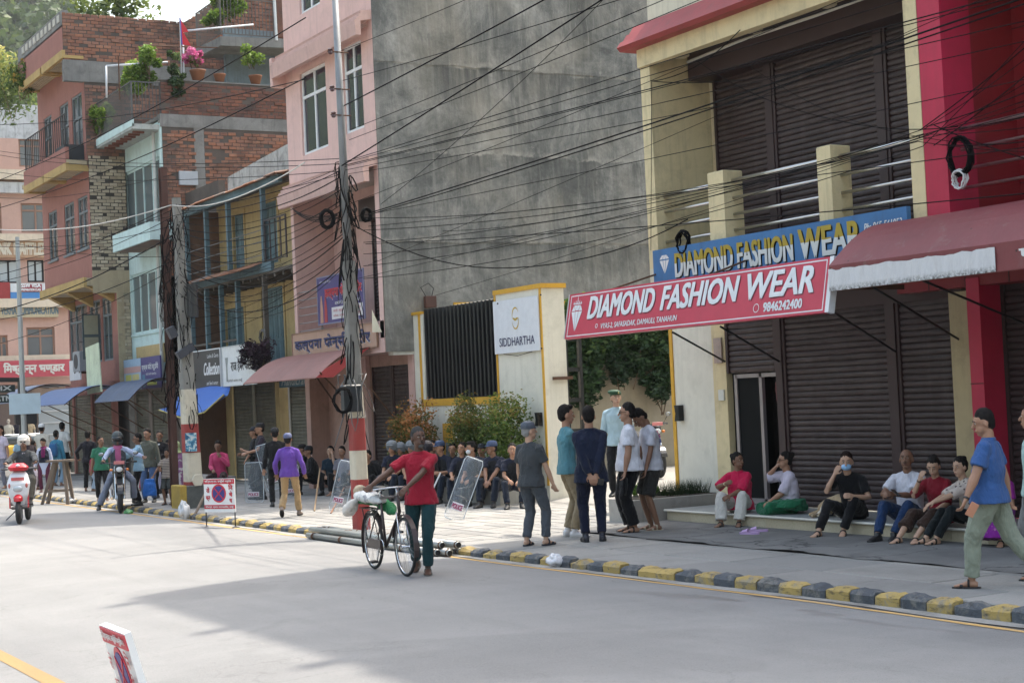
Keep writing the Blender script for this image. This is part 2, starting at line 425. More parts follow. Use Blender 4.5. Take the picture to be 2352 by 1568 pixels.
# pavement bed and slabs
pv=bpy.data.objects.new('pavement',None);COL.objects.link(pv);pv['kind']='structure'
PM=paint((.235,.23,.22),.9,.18,.45,0,(.09,.085,.08),1.2,bump=.6)
mb=MB();mb.box(10.46,22,19,70,-.05,.105);mb.box(10.79,22,-2,12.3,-.05,.105);mb.prism([(10.79,12.3),(22,12.3),(22,19),(10.46,19)],'z',-.05,.105);o=mb.build('paving_bed',paint((.10,.095,.09),.95,bump=.8),pv)
mb=MB();
mb.box(2.55,2.7,-30,66,-.05,.13);mb.box(-8,2.55,-30,66,-.05,.12);o=mb.build('far_pavement',PM);o['kind']='structure'
SL=rndmat([(.285,.275,.255),(.25,.245,.235),(.31,.295,.27),(.225,.22,.21)],.9,name='paving_stone',stain=.4,stainc=(.12,.115,.105),bump=.7)
def slab(x0,x1,y0,y1,r,t=.1,top=.13,c=.012):
    mb=MB();mb.r=r.random();g=.007;mb.cbox(x0+g+r.uniform(0,.008),x1-g-r.uniform(0,.008),y0+g,y1-g-r.uniform(0,.01),top-t,top+r.uniform(-.006,.004),c);return mb
r=random.Random(11);cnt=0
def zone(xa,xb,ya,yb,w,l,ang=0,skip=None):
    global cnt
    x=xa;row=0;out=[]
    while x<xb-.02:
        x2=min(xb,x+w*r.uniform(.9,1.1));y=ya-(row%2)*l*.45-r.uniform(0,.1)
        while y<yb:
            y2=y+l*r.uniform(.8,1.25);a,b=max(y,ya),min(y2,yb)
            if b-a>.06:out.append((x,x2,a,b))
            y=y2
        x=x2;row+=1
    out=[(max(a,kx(max(c,8))+.162),b,c,d) for a,b,c,d in out if b>kx(max(c,8))+.25]
    return out
near=zone(10.46,12.6,6,20.4,1.05,1.5)
drive=zone(10.46,16.0,20.4,29.6,.33,.62)
far_=zone(10.46,16.0,29.6,56,.5,.8)
for q in near+drive[:0]:
    link('paving_slab',slab(*q,r).mesh('paving_slab',SL,attr=True),pv)
drive.sort(key=lambda q:q[2])
for q in drive[:245-len(near)]:link('paving_slab',slab(*q,r).mesh('paving_slab',SL,attr=True),pv)
mb=MB()
for q in drive[245-len(near):]+far_:
    b=slab(*q,r);mb.r=b.r;mb.add(b.v,b.f)
o=mb.build('far_paving_slabs',SL,pv,attr=True);o['kind']='stuff'
# dark cement apron in front of the step, broken edge towards the slabs
def apron():
    t=NT('apron_cement');p=t.pos()
    b=t.ramp(t.noise(p,1.1,6,.65,.5),[(.35,(.105,.103,.10)),(.7,(.18,.177,.17))])
    v=t.n('ShaderNodeTexVoronoi',feature='DISTANCE_TO_EDGE');v.inputs['Scale'].default_value=.7
    wv=t.n('ShaderNodeVectorMath',operation='ADD');ns=t.n('ShaderNodeTexNoise');ns.inputs['Scale'].default_value=1.8;ns.inputs['Detail'].default_value=7
    t.l(p,ns.inputs['Vector']);t.l(p,wv.inputs[0]);t.l(ns.outputs['Color'],wv.inputs[1]);t.l(wv.outputs[0],v.inputs[0])
    b=t.mix(t.rng(v.outputs['Distance'],0,.02,.9,0),b,(.02,.02,.02))
    t.col(b);t.b.inputs['Roughness'].default_value=.9;t.bump(t.noise(p,35,6,.7),.7,.012);return t.m
mb=MB();vs=[];r2=random.Random(8);n=60
for j in range(n+1):
    y=6+14.6*j/n;vs+=[(12.62+.06*math.sin(j*.7)+r2.uniform(-.05,.05),y,.134+r2.uniform(0,.006)),(13.6,y,.142+r2.uniform(-.006,.006)),(14.56,y,.142),(22,y,.13)]
mb.add(vs,[(4*j+k,4*j+k+1,4*j+k+5,4*j+k+4) for j in range(n) for k in range(3)]);o=mb.build('cement_apron',apron());o['kind']='structure'
# ---------------------------------------------------------------- wooded hill
from mathutils import noise as mn
def hz(x,y):
    a_=math.degrees(math.atan2(x,y));k_=1-.42*max(0,min(1,(a_-14.4)/1.6))
    t=max(0,(y-190)/300);base=128*min(1,t)**.9*k_
    return base+mn.noise(V((x*.008,y*.008,0)))*22*min(1,t*2)+max(0,(40-x))*.10*min(1,t*1.6)*k_-.5
hill=sheet('hill',-260,560,190,720,60,50,hz,paint((.05,.07,.03),.95));hill['kind']='structure'
def leafmat(cols,nm,tr=.3):
    t=NT(nm);at=t.n('ShaderNodeAttribute',attribute_name='rnd');oi=t.n('ShaderNodeObjectInfo')
    n=len(cols);c=t.ramp(at.outputs['Fac'],[((i+.5)/n,q) for i,q in enumerate(cols)])
    t.col(c);t.b.inputs['Roughness'].default_value=.6;t.b.inputs['Specular IOR Level'].default_value=.3
    ts=t.n('ShaderNodeBsdfTranslucent');t.l(c,ts.inputs[0]);mx=t.n('ShaderNodeMixShader');mx.inputs[0].default_value=tr
    t.l(t.b.outputs[0],mx.inputs[1]);t.l(ts.outputs[0],mx.inputs[2]);t.l(mx.outputs[0],t.o.inputs[0]);return t.m
def leaf(mb,c,s,r,flat=.3,asp=.5):
    d=V((r.gauss(0,1),r.gauss(0,1),r.gauss(0,flat)));d.normalize();u=V((r.gauss(0,1),r.gauss(0,1),r.gauss(0,1)));a=d.cross(u)
    if a.length<.1:return
    a.normalize();c=V(c);a=a*s*asp*.5;d=d*s*.5;mb.add([c-d,c+a*1.0,c+d,c-a*1.0],[(0,1,2,3)])
LEAFG=leafmat([(.035,.06,.018),(.05,.085,.022),(.075,.115,.03),(.1,.14,.035)],'forest_leaves')
r=random.Random(21);mb=MB()
for k in range(1900):
    a=R(r.uniform(8,20) if k<800 else r.uniform(-14,32));d=r.uniform(200,520);x,y=math.sin(a)*d,math.cos(a)*d
    if y<192:continue
    z0=hz(x,y);h=r.uniform(6,14);rr=r.uniform(3.0,6.0);tone=r.random()
    mb.r=.1;mb.tube([(x,y,z0-1),(x,y,z0+h*.7)],.2,5,False)
    for c in range(r.randint(5,8)):
        cc=V((x+r.gauss(0,rr*.5),y+r.gauss(0,rr*.5),z0+h*.62+r.uniform(-.3,.45)*h));cr=rr*r.uniform(.35,.6)
        for q in range(20):
            n_=V((r.gauss(0,1),r.gauss(0,1),r.gauss(0,1))).normalized()*cr*r.uniform(.6,1.1);mb.r=min(.98,max(0,tone*.6+r.uniform(-.05,.4)));leaf(mb,cc+n_,r.uniform(1.1,2.3),r,.5,.8)
o=mb.build('hill_forest',LEAFG,attr=True);o['kind']='stuff'
# ================================================================ people
SK=dict(dark=(.10,.052,.034),brown=(.22,.118,.076),mid=(.36,.20,.13),light=(.48,.30,.21))
HAIRM=None
def hairmat():
    global HAIRM
    if HAIRM is None:
        t=NT('hair');t.col(t.mix(t.rng(t.noise(t.pos((1,1,.3),obj=True),60,3,.6),.35,.7),(.006,.005,.005),(.018,.015,.014)))
        t.b.inputs['Roughness'].default_value=.75;t.b.inputs['Specular IOR Level'].default_value=.15;t.bump(t.noise(t.pos((1,1,.3),obj=True),70,3,.6),.6,.01);HAIRM=t.m
    return HAIRM
FOLD=bpy.data.textures.new('cloth_folds','CLOUDS');FOLD.noise_scale=.09;FOLD.noise_depth=2
HTEX=bpy.data.textures.new('hair_locks','CLOUDS');HTEX.noise_scale=.03;HTEX.noise_depth=2
def remesh(o,vox,disp=0,tex=None,smooth=2):
    m=o.modifiers.new('skin_surface','REMESH');m.mode='VOXEL';m.voxel_size=vox;m.use_smooth_shade=True
    if smooth:
        s=o.modifiers.new('soften','SMOOTH');s.factor=.5;s.iterations=smooth
    if disp:
        d=o.modifiers.new('folds','DISPLACE');d.strength=disp;d.mid_level=.5;d.texture=tex or FOLD;d.texture_coords='LOCAL'
    return o
def ik(a,t,l1,l2,hint):
    a=V(a);t=V(t);d=t-a;L=min(d.length,(l1+l2)*.998);dn=d.normalized();L=max(L,abs(l1-l2)+.02)
    t=a+dn*L;x=(l1*l1-l2*l2+L*L)/(2*L);h=math.sqrt(max(0,l1*l1-x*x))
    hv=V(hint);hv=hv-dn*hv.dot(dn)
    if hv.length<1e-4:hv=V((0,0,1))-dn*dn.z
    return a+dn*x+hv.normalized()*h,t
def person(foot,face,label,H=1.7,sk='brown',hip=None,lean=(0,0),side=0,twist=0,head=(0,0),fat=0,female=False,
      lh=None,rh=None,lhint=(-.6,-1,-.2),rhint=(.6,-1,-.2),lf=None,rf=None,lk=(-.1,1,.2),rk=(.1,1,.2),lfy=-8,rfy=8,lfp=0,rfp=0,
      top=None,sleeve='short',hem=-.09,loose=1.,neckline='round',bottom=None,blen='long',flare=1.,shoe=None,shoec=(.02,.02,.02),hair='short',hat=None,
      extras=(),vox=.011,z=.13,curl=.55,group=None,root=None,haircol=None,face_hair=False):
    s=H/1.75
    T=root or thing('person',label,'person',(foot[0],foot[1],foot[2] if len(foot)>2 else z),-(YAW+R(face)),group)
    hz=(hip if hip is not None else .93)*s if hip is None else hip
    pel=V((0,0,hz)) 
    st=math.sin(R(twist));ct=math.cos(R(twist))
    l0,l1=R(lean[0]),R(lean[1]);sd=R(side)
    sH=s*1.09;tf=.94 if top else 1
    # spine
    spine=[];p=V(pel);N=12;dh=.54*s/N
    for i in range(N+1):
        f=i/N;a=l0+(l1-l0)*f;tw=R(twist)*f
        up=V((math.sin(sd*f),math.sin(a)*math.cos(sd*f),math.cos(a)*math.cos(sd*f)))
        rt=V((math.cos(tw),math.sin(-tw),0));rt=(rt-up*rt.dot(up)).normalized();fw=up.cross(rt)
        spine.append((V(p),up,rt,fw));p=p+up*dh
    def sp(h):
        f=h*s/dh;i=max(0,min(N,int(f)))
        c,up,rt,fw=spine[i];return c+up*(h*s-i*dh),up,rt,fw
    def ring(h,rx,ry,oy=0):
        c,up,rt,fw=sp(h);return (c+fw*oy*s,rt*rx*s,fw*ry*s)
    shw=.15 if female else .172
    c,up,rt,fw=sp(.452);SL=c-rt*shw*s;SR=c+rt*shw*s
    nb,upn,rtn,fwn=sp(.53)
    hy,hp=R(head[0]),R(head[1])
    # head frame
    hf=V((fwn.x*math.cos(hy)+fwn.y*math.sin(hy),-fwn.x*math.sin(hy)+fwn.y*math.cos(hy),0)).normalized()
    hf=V((hf.x*math.cos(hp),hf.y*math.cos(hp),math.sin(hp)))
    hr=hf.cross(V((0,0,1))).normalized();hu=hr.cross(hf)
    HR=M((hr,hf,hu)).transposed()
    neck=nb+upn*.06*s;hc=neck+(hu*.108+hf*.015)*s
    def hd(x,y,z_):return hc+HR@V((x*sH,y*sH,z_*sH))
    # arms
    lh=V(lh)*1 if lh else sp(.47)[0]-rt*.27*s+V((0,.03,-.55*s));rh=V(rh) if rh else sp(.47)[0]+rt*.27*s+V((0,.03,-.55*s))
    EL,WL=ik(SL,lh,.285*s,.255*s,lhint);ER,WR=ik(SR,rh,.285*s,.255*s,rhint)
    hw=.095
    JL=pel+V((-hw*s,0,-.03*s));JR=pel+V((hw*s,0,-.03*s))
    lf=V(lf) if lf else V((-.11*s,0,.085*s));rf=V(rf) if rf else V((.11*s,.02,.085*s))
    KL,AL=ik(JL,lf,.43*s,.42*s,lk);KR,AR=ik(JR,rf,.43*s,.42*s,rk)
    f_=1+fat
    # ---- body
    b=MB()
    b.loft([ring(-.09,.09*f_,.07*f_),ring(-.02,.14*f_,.09*f_),ring(.1,.125*f_,.08*f_,.012*fat*3),ring(.22,.12*f_,.08*f_,.01*fat*3),ring(.34,.145,.09),ring(.42,.145,.085),ring(.47,.12,.075),ring(.53,.055,.052)])
    for q in(SL,SR):b.limb([nb-upn*.02*s,q-up*.01*s],[.034*s,.036*s],10)
    b.limb([nb-upn*.03*s,neck,hc+HR@V((0,-.02*s,-.04*s))],[.058*s*(1+fat*.5),.053*s*(1+fat*.5),.05*s])
    b.ell(hd(0,-.012,.022),(.078*sH,.096*sH,.095*sH),HR);b.ell(hd(0,.022,-.045),(.058*sH*(1+fat*.4),.062*sH,.062*sH),HR)
    b.ell(hd(0,.05,-.088),(.03*sH,.03*sH,.024*sH),HR,8,6)
    b.limb([hd(0,.082,.018),hd(0,.104,-.022)],[.008*sH,.015*sH],8)
    b.ell(hd(0,.083,-.058),(.026*sH,.012*sH,.012*sH),HR,8,6)
    b.limb([hd(-.035,.073,.03),hd(.035,.073,.03)],[.011*sH,.011*sH],8)
    for q in(-1,1):b.ell(hd(q*.078,-.01,-.01),(.009*sH,.02*sH,.03*sH),HR,8,6)
    for S_,E_,W_ in((SL,EL,WL),(SR,ER,WR)):
        b.limb([S_,S_.lerp(E_,.35),E_,E_.lerp(W_,.3),W_],[.046*s*f_,.043*s*f_,.036*s*f_,.039*s*f_,.025*s])
    for sg,E_,W_ in((-1,EL,WL),(1,ER,WR)):
        d=(W_-E_).normalized();ax=d.cross(V((0,1,0.2)));
        if ax.length<.2:ax=d.cross(V((1,0,0)))
        ax.normalize();nrm=ax.cross(d)
        if nrm.dot(V((-sg,0,0)))<0:nrm=-nrm;
        # fingers splay along the palm width 'wd', curl towards nrm
        wd=d.cross(nrm).normalized()
        if wd.y<0:wd=-wd
        b.loft([(W_+d*.0,wd*.024*s,nrm*.016*s),(W_+d*.04*s,wd*.036*s,nrm*.016*s),(W_+d*.085*s,wd*.038*s,nrm*.013*s)],10)
        for k,(o_,ln) in enumerate(((-.03,.062),(-.01,.075),(.011,.08),(.032,.07))):
            a0=W_+d*.082*s+wd*o_*s;dd=(d*math.cos(curl*.6)+nrm*math.sin(curl*.6));d2=(d*math.cos(curl*1.8)+nrm*math.sin(curl*1.8))
            a1=a0+dd*ln*.5*s;a2=a1+d2*ln*.5*s;b.limb([a0,a1,a2],[.0095*s,.009*s,.0075*s],6)
        t0=W_+d*.03*s+wd*.03*s;t1=t0+(d*.6+wd*.7+nrm*.2).normalized()*.038*s;b.limb([t0,t1,t1+(d*.9+nrm*.4).normalized()*.03*s],[.012*s,.0105*s,.009*s],6)
    for J,K,A in((JL,KL,AL),(JR,KR,AR)):
        b.limb([J,J.lerp(K,.5),K,K.lerp(A,.3),A],[.076*s*f_,.064*s*f_,.05*s,.052*s,.036*s])
    def footf(A,yaw,pit):
        fd=V((math.sin(R(yaw)),math.cos(R(yaw)),0));f3=V((fd.x*math.cos(R(pit)),fd.y*math.cos(R(pit)),math.sin(R(pit))));r3=f3.cross(V((0,0,1))).normalized();u3=r3.cross(f3)
        return f3,r3,u3
    feet=((AL,)+footf(AL,lfy,lfp),(AR,)+footf(AR,rfy,rfp))
    for A,f3,r3,u3 in feet:
        b.loft([(A-f3*.055*s-u3*.045*s,r3*.022*s,u3*.025*s),(A-f3*.03*s-u3*.042*s,r3*.034*s,u3*.034*s),(A+f3*.03*s-u3*.038*s,r3*.036*s,u3*.036*s),(A+f3*.1*s-u3*.053*s,r3*.043*s,u3*.02*s),(A+f3*.15*s-u3*.06*s,r3*.044*s,u3*.013*s),(A+f3*.175*s-u3*.062*s,r3*.028*s,u3*.009*s)],12)
    o=b.build('body',skin(SK[sk] if isinstance(sk,str) else sk),T,True);remesh(o,vox*.8,0,None,1)
    # ---- face details
    for q in(-1,1):
        ey=MB();ey.ell(hd(q*.029,.0745,.012),(.0115*sH,.007*sH,.006*sH),HR,8,6);ey.m=1;ey.ell(hd(q*.029,.08,.012),(.0055*sH,.004*sH,.0055*sH),HR,8,6)
        ey.build('eye',[plain((.5,.48,.45),.3),plain((.01,.008,.007),.4)],T,True)
        ey=MB();ey.limb([hd(q*.014,.087,.033),hd(q*.03,.085,.038),hd(q*.045,.075,.032)],[.0035*sH]*3,6);ey.build('eyebrow',plain((.012,.01,.009),.8),T,True)
    lp=MB();lp.ell(hd(0,.0925,-.056),(.021*sH,.005*sH,.004*sH),HR,8,6);lp.ell(hd(0,.0915,-.063),(.017*sH,.005*sH,.005*sH),HR,8,6)
    c_=SK[sk] if isinstance(sk,str) else sk
    lp.build('lips',plain((c_[0]*.7,c_[1]*.45,c_[2]*.5),.5),T,True)
    hm=plain(haircol,.9,0,.1) if haircol else hairmat()
    if face_hair:
        h=MB();h.ell(hd(0,.094,-.043),(.026*sH,.007*sH,.006*sH),HR,8,6)
        if face_hair=='beard':h.ell(hd(0,.062,-.09),(.036*sH,.035*sH,.026*sH),HR,10,6)
        h.build('facial_hair',plain((.06,.055,.05) if face_hair=='beard' else (.012,.01,.01),.8),T,True)
    # ---- hair
    if hair and hair!='bald':
        h=MB()
        up_=.012 if hat is None else 0.0
        h.ell(hd(0,-.022,.038),(.080*sH,.092*sH,.090*sH+up_*sH),HR,14,10);h.ell(hd(0,-.05,-.01),(.068*sH,.06*sH,.07*sH),HR)
        if hair=='quiff':h.ell(hd(0,.045,.1),(.055*sH,.05*sH,.032*sH),HR)
        if hair in('bun','long','back'):
            h.ell(hd(0,-.03,.03),(.086*sH,.095*sH,.09*sH),HR)
        if hair=='bun':h.ell(hd(0,-.11,.075),(.045*sH,.045*sH,.045*sH),HR)
        if hair=='topbun':h.ell(hd(.0,-.085,.095),(.042*sH,.04*sH,.035*sH),HR);h.ell(hd(0,-.03,.03),(.086*sH,.095*sH,.088*sH),HR)
        if hair=='long':h.loft([(hd(0,-.06,.02),hr*.075*sH,hf*.05*sH),(hd(0,-.075,-.1),hr*.07*sH,hf*.04*sH),(hd(0,-.08,-.22),hr*.05*sH,hf*.03*sH)])
        o=h.build('hair',hm,T,True);remesh(o,.01*s,.012*s,HTEX,1)
        # cut the face free: the hair volume is masked in front by the brow line
    # ---- garments
    def arm_sleeve(mb,S_,E_,W_,kind,t):
        if kind=='short':
            e=S_.lerp(E_,.72);mb.tube([S_+(S_-E_).normalized()*.02*s,S_.lerp(E_,.3),e],[.054*s*f_+t,.057*s*f_+t,.062*s*f_+t],12)
        elif kind=='half':
            mb.tube([S_,S_.lerp(E_,.5),E_.lerp(W_,.05)],[.055*s*f_+t,.06*s*f_+t,.062*s*f_+t],12)
        elif kind=='rolled':
            mb.tube([S_,E_,E_.lerp(W_,.25)],[.06*s+t,.055*s+t,.052*s+t],12);mb.ell(E_,.055*s+t)
        elif kind=='long':
            mb.tube([S_,S_.lerp(E_,.5),E_],[.056*s*f_+t,.056*s*f_+t,.049*s*f_+t],12);mb.ell(E_,.05*s*f_+t);mb.tube([E_,E_.lerp(W_,.5),W_],[.05*s*f_+t,.047*s*f_+t,.038*s+t],12)
        mb.ell(S_,.052*s*f_+t)
    if top:
        g=MB();t=.006*loose
        L=loose
        rr=[ring(hem,(.202*f_)*L,(.142*f_)*L,.01*fat*3),ring((hem+.1)/2,.188*f_*L,.132*f_*L,.015*fat*4),ring(.1,.158*f_*L,.112*f_*L,.02*fat*4),ring(.22,.158*f_*L,.112*f_*L,.012*fat*3),ring(.34,.172*f_,.12*(1.05 if female else 1),.006 if female else 0),ring(.42,.17,.108),ring(.468,.13,.088),ring(.522,.078,.068)]
        for q in(SL,SR):g.limb([sp(.51)[0],q],[.06*s,.056*s],10)
        g.loft(rr,20,2.4)
        if female:
            for q in(-1,1):
                c2,u2,r2,f2=sp(.33);g.ell(c2+r2*q*.065*s+f2*.075*s,(.06*s,.05*s,.06*s))
        if sleeve!='none':
            arm_sleeve(g,SL,EL,WL,sleeve,t);arm_sleeve(g,SR,ER,WR,sleeve,t)
        o=g.build('shirt' if sleeve!='long' or neckline!='jacket' else 'jacket',top,T,True);remesh(o,.012,.022*s*loose,FOLD,2)
        if neckline in('collar','jacket'):
            k=MB();c3,u3,r3,f3=sp(.525);k.loft([(c3-u3*.01*s,r3*.088*s,f3*.076*s),(c3+u3*.025*s-f3*.008*s,r3*.074*s,f3*.066*s)],14)
            o=k.build('collar',top,T,True);remesh(o,.01,0,None,1)
    if bottom:
        g=MB();wb=.10 if hip is None else .1
        if blen!='skirt':
            g.loft([ring(-.1,.13*f_,.095*f_),ring(-.03,.165*f_,.115*f_),ring(.06,.158*f_,.11*f_,.01*fat*3),ring(.10,.152*f_,.106*f_,.01*fat*3)],20)
            for J,K,A in((JL,KL,AL),(JR,KR,AR)):
                if blen=='long':
                    e=K.lerp(A,.93);g.tube([J+(J-K).normalized()*.03*s,J.lerp(K,.5),K],[.098*s*f_,.084*s*f_*1.03,.068*s*f_],12)
                    g.ell(K,.068*s*f_);g.tube([K,K.lerp(A,.5),e],[.068*s*f_,.066*s*flare,.062*s*flare],12)
                elif blen=='shorts':
                    g.tube([J+(J-K).normalized()*.03*s,J.lerp(K,.5),J.lerp(K,.98)],[.1*s*f_,.1*s*f_,.098*s*f_],12)
                elif blen=='capri':
                    g.tube([J,J.lerp(K,.5),K],[.1*s*f_,.09*s*f_,.075*s*f_],12);g.ell(K,.076*s*f_);g.tube([K,K.lerp(A,.6)],[.076*s*f_,.078*s*f_*flare],12)
                g.ell(J,.09*s*f_)
        else:
            Km=(KL+KR)/2;Am=(AL+AR)/2;a_=V((1,0,0))
            wk=(KR-KL).length/2+.1*s;wa=(AR-AL).length/2+.09*s*flare
            d1=(Km-pel).normalized();n1=V((1,0,0)).cross(d1).normalized();d2=(Am-Km).normalized();n2=V((1,0,0)).cross(d2).normalized()
            g.loft([ring(.1,.15*f_,.105*f_),ring(0,.17*f_,.12*f_),(pel.lerp(Km,.6),a_*wk,n1*.12*s),(Km,a_*wk,(n1+n2).normalized()*.12*s),(Km.lerp(Am,.95),a_*wa,n2*.13*s*flare)],20)
        o=g.build('skirt' if blen=='skirt' else('shorts' if blen=='shorts' else 'trousers'),bottom,T,True);remesh(o,.0125,.026*s,FOLD,2)
    # ---- footwear
    if shoe:
        for A,f3,r3,u3 in feet:
            g=MB()
            if shoe=='shoe':
                g.loft([(A-f3*.07*s-u3*.045*s,r3*.03*s,u3*.035*s),(A-f3*.04*s-u3*.04*s,r3*.042*s,u3*.045*s),(A+f3*.04*s-u3*.042*s,r3*.044*s,u3*.042*s),(A+f3*.11*s-u3*.054*s,r3*.049*s,u3*.028*s),(A+f3*.17*s-u3*.06*s,r3*.046*s,u3*.02*s),(A+f3*.2*s-u3*.064*s,r3*.028*s,u3*.014*s)],14,2.6)
                g.tube([A-u3*.04*s,A+u3*.035*s],[.043*s,.045*s],12)
                o=g.build('shoe',plain(shoec,.45),T,True);remesh(o,.011,0,None,1)
                k=MB();k.loft([(A+f3*.062*s-u3*.085*s,r3*.047*s,f3*.142*s),(A+f3*.062*s-u3*.068*s,r3*.05*s,f3*.145*s)],18)
                k.build('sole',plain((.5,.48,.45) if sum(shoec)>.5 else (.015,.015,.015),.7),o)
            else:
                g.loft([(A+f3*.055*s-u3*.088*s,r3*.046*s,f3*.14*s),(A+f3*.055*s-u3*.07*s,r3*.048*s,f3*.142*s)],18)
                g.loft([(A+f3*.085*s-u3*.06*s,r3*.053*s,u3*.026*s),(A+f3*.115*s-u3*.062*s,r3*.053*s,u3*.023*s)],14)
                g.loft([(A+f3*.02*s-u3*.035*s,r3*.045*s,u3*.045*s),(A+f3*.04*s-u3*.035*s,r3*.045*s,u3*.045*s)],14)
                g.build('sandal',plain(shoec,.7),T,True)
    # ---- headgear
    if hat:
        kind,hcol=hat;g=MB();hmt=plain(hcol,.75) if not hasattr(hcol,'node_tree') else hcol
        if kind=='cap':
            g.loft([(hd(0,-.016,.03),hr*.086*sH,hf*.1*sH),(hd(0,-.016,.075),hr*.086*sH,hf*.1*sH),(hd(0,-.016,.115),hr*.07*sH,hf*.082*sH),(hd(0,-.016,.133),hr*.035*sH,hf*.04*sH)],18,2.1)
            g.loft([(hd(0,.08,.036),hr*.068*sH,hf*.0+hf*.055*sH),(hd(0,.086,.045),hr*.066*sH,hf*.055*sH)],14,2.2)
            o=g.build('cap',hmt,T,True);remesh(o,.009,0,None,1)
        elif kind=='beret':
            g.ell(hd(.025,-.005,.092),(.105*sH,.105*sH,.038*sH),HR);g.loft([(hd(0,-.012,.045),hr*.083*sH,hf*.098*sH),(hd(0,-.012,.078),hr*.085*sH,hf*.1*sH)],18,2)
            o=g.build('beret',hmt,T,True);remesh(o,.01,0,None,2)
            MB().ell(hd(-.02,.098,.075),(.012*sH,.006*sH,.014*sH),HR,8,6).build('badge',plain((.45,.38,.15),.35,.6),T,True)
        elif kind=='helmet':
            g.ell(hd(0,-.012,.035),(.125*sH,.142*sH,.135*sH),HR,18,12);g.ell(hd(0,-.03,-.04),(.118*sH,.115*sH,.1*sH),HR,16,10)
            o=g.build('helmet',hmt,T,True);remesh(o,.014,0,None,2)
            g=MB();g.loft([(hd(0,.045,-.045),hr*.106*sH,hf*.103*sH),(hd(0,.052,.0),hr*.116*sH,hf*.11*sH),(hd(0,.045,.045),hr*.112*sH,hf*.106*sH)],18,2)
            g.build('visor',plain((.012,.013,.015),.12),T,True)
        elif kind=='openhelmet':
            g.loft([(hd(0,-.03,-.05),hr*.105*sH,hf*.085*sH),(hd(0,-.02,.03),hr*.118*sH,hf*.125*sH),(hd(0,-.012,.09),hr*.11*sH,hf*.125*sH),(hd(0,-.012,.135),hr*.075*sH,hf*.09*sH),(hd(0,-.012,.155),hr*.03*sH,hf*.035*sH)],20,2)
            g.loft([(hd(0,.1,.04),hr*.085*sH,hf*.035*sH),(hd(0,.11,.052),hr*.08*sH,hf*.035*sH)],14,2.2)
            o=g.build('helmet',hmt,T,True);remesh(o,.01,0,None,2)
        elif kind=='scarf':
            g.ell(hd(0,-.025,.02),(.092*sH,.1*sH,.115*sH),HR);g.loft([(hd(0,-.01,-.06),hr*.085*sH,hf*.08*sH),(hd(0,.0,-.13),hr*.1*sH,hf*.09*sH),(hd(0,.02,-.19),hr*.15*sH,hf*.11*sH)],16)
            o=g.build('headscarf',hmt,T,True);remesh(o,.011,.012,FOLD,1)
    for e in extras:
        k=e[0]
        if k=='vest':
            g=MB();g.loft([ring(.03,.175*f_,.13*f_),ring(.15,.172*f_,.132*f_),ring(.3,.178*f_,.135),ring(.4,.17,.12),ring(.47,.12,.09),ring(.50,.08,.07)],20,2.6)
            for q in(-1,1):
                for hh in(.1,.24):
                    c2,u2,r2,f2=sp(hh);a=c2+r2*q*.08*s+f2*.13*s;g.loft([(a-u2*.04*s,r2*.045*s,f2*.025*s),(a+u2*.04*s,r2*.045*s,f2*.025*s)],8,6)
            o=g.build('vest',cloth(e[1]),T,True);remesh(o,.013,.01,FOLD,1)
        elif k=='mask':
            g=MB();g.ell(hd(0,.05,-.052),(.062*sH,.052*sH,.046*sH),HR);o=g.build('mask',plain(e[1],.8),T,True)
            for q in(-1,1):MB().tube([hd(q*.055,.06,-.04),hd(q*.08,-.01,-.01)],.002*sH,5).build('ear_loop',plain((.6,.6,.6)),o)
        elif k=='glasses':
            g=MB()
            for q in(-1,1):g.ell(hd(q*.031,.092,.012),(.02*sH,.004*sH,.015*sH),HR,10,6);g.tube([hd(q*.05,.09,.014),hd(q*.078,0,.01)],.0022*sH,5)
            g.build('spectacles',plain((.01,.01,.012),.15),T,True)
        elif k=='backpack':
            g=MB();rr=[]
            for hh,rx,ry in((.02,.13,.07),(.1,.15,.095),(.3,.145,.09),(.42,.11,.06)):
                c2,u2,r2,f2=sp(hh);rr.append((c2-f2*.18*s,r2*rx*s,f2*ry*s))
            g.loft(rr,16,3)
            for q in(-1,1):g.tube([sp(.42)[0]-fw*.13*s+rt*q*.08*s,sp(.5)[0]+rt*q*.1*s+up*.02*s,sp(.4)[0]+fw*.125*s+rt*q*.09*s,sp(.15)[0]+fw*.09*s+rt*q*.15*s],.018*s,6)
            o=g.build('backpack',cloth(e[1]),T,True);remesh(o,.014,.012,FOLD,1)
        elif k=='scarf':
            g=MB();c2,u2,r2,f2=sp(.51);g.loft([(c2-u2*.02*s,r2*.12*s,f2*.11*s),(c2+u2*.05*s,r2*.085*s,f2*.085*s)],16);c4,u4,r4,f4=sp(.2)
            g.loft([(c2+f2*.1*s,r2*.06*s,f2*.03*s),(sp(.35)[0]+f2*.14*s,r2*.07*s,f2*.025*s),(c4+f4*.14*s,r4*.06*s,f4*.02*s)],12,3)
            o=g.build('scarf',cloth(e[1]),T,True);remesh(o,.011,.015,FOLD,1)
        elif k=='shirtfront':
            g=MB()
            pts=[sp(.5)[0]+fw*.078*s-rt*.03*s,sp(.5)[0]+fw*.078*s+rt*.03*s,sp(.25)[0]+fw*.124*s]
            g.add([p_+fw*.004 for p_ in pts]+[p_-fw*.01 for p_ in pts],[(0,1,2),(5,4,3),(0,2,5,3),(1,4,5,2),(0,3,4,1)]);g.build('shirt_front',plain(e[1],.8),T)
        elif k=='chestprint':
            c2,u2,r2,f2=sp(.3);g=MB();w_,h_=e[2]
            g.add([c2+f2*.137*s+r2*(x*w_)+u2*(y*h_) for x,y in e[3]],[tuple(range(len(e[3])))]);g.build('print',plain(e[1],.9),T)
        elif k=='backprint':
            c2,u2,r2,f2=sp(.36)
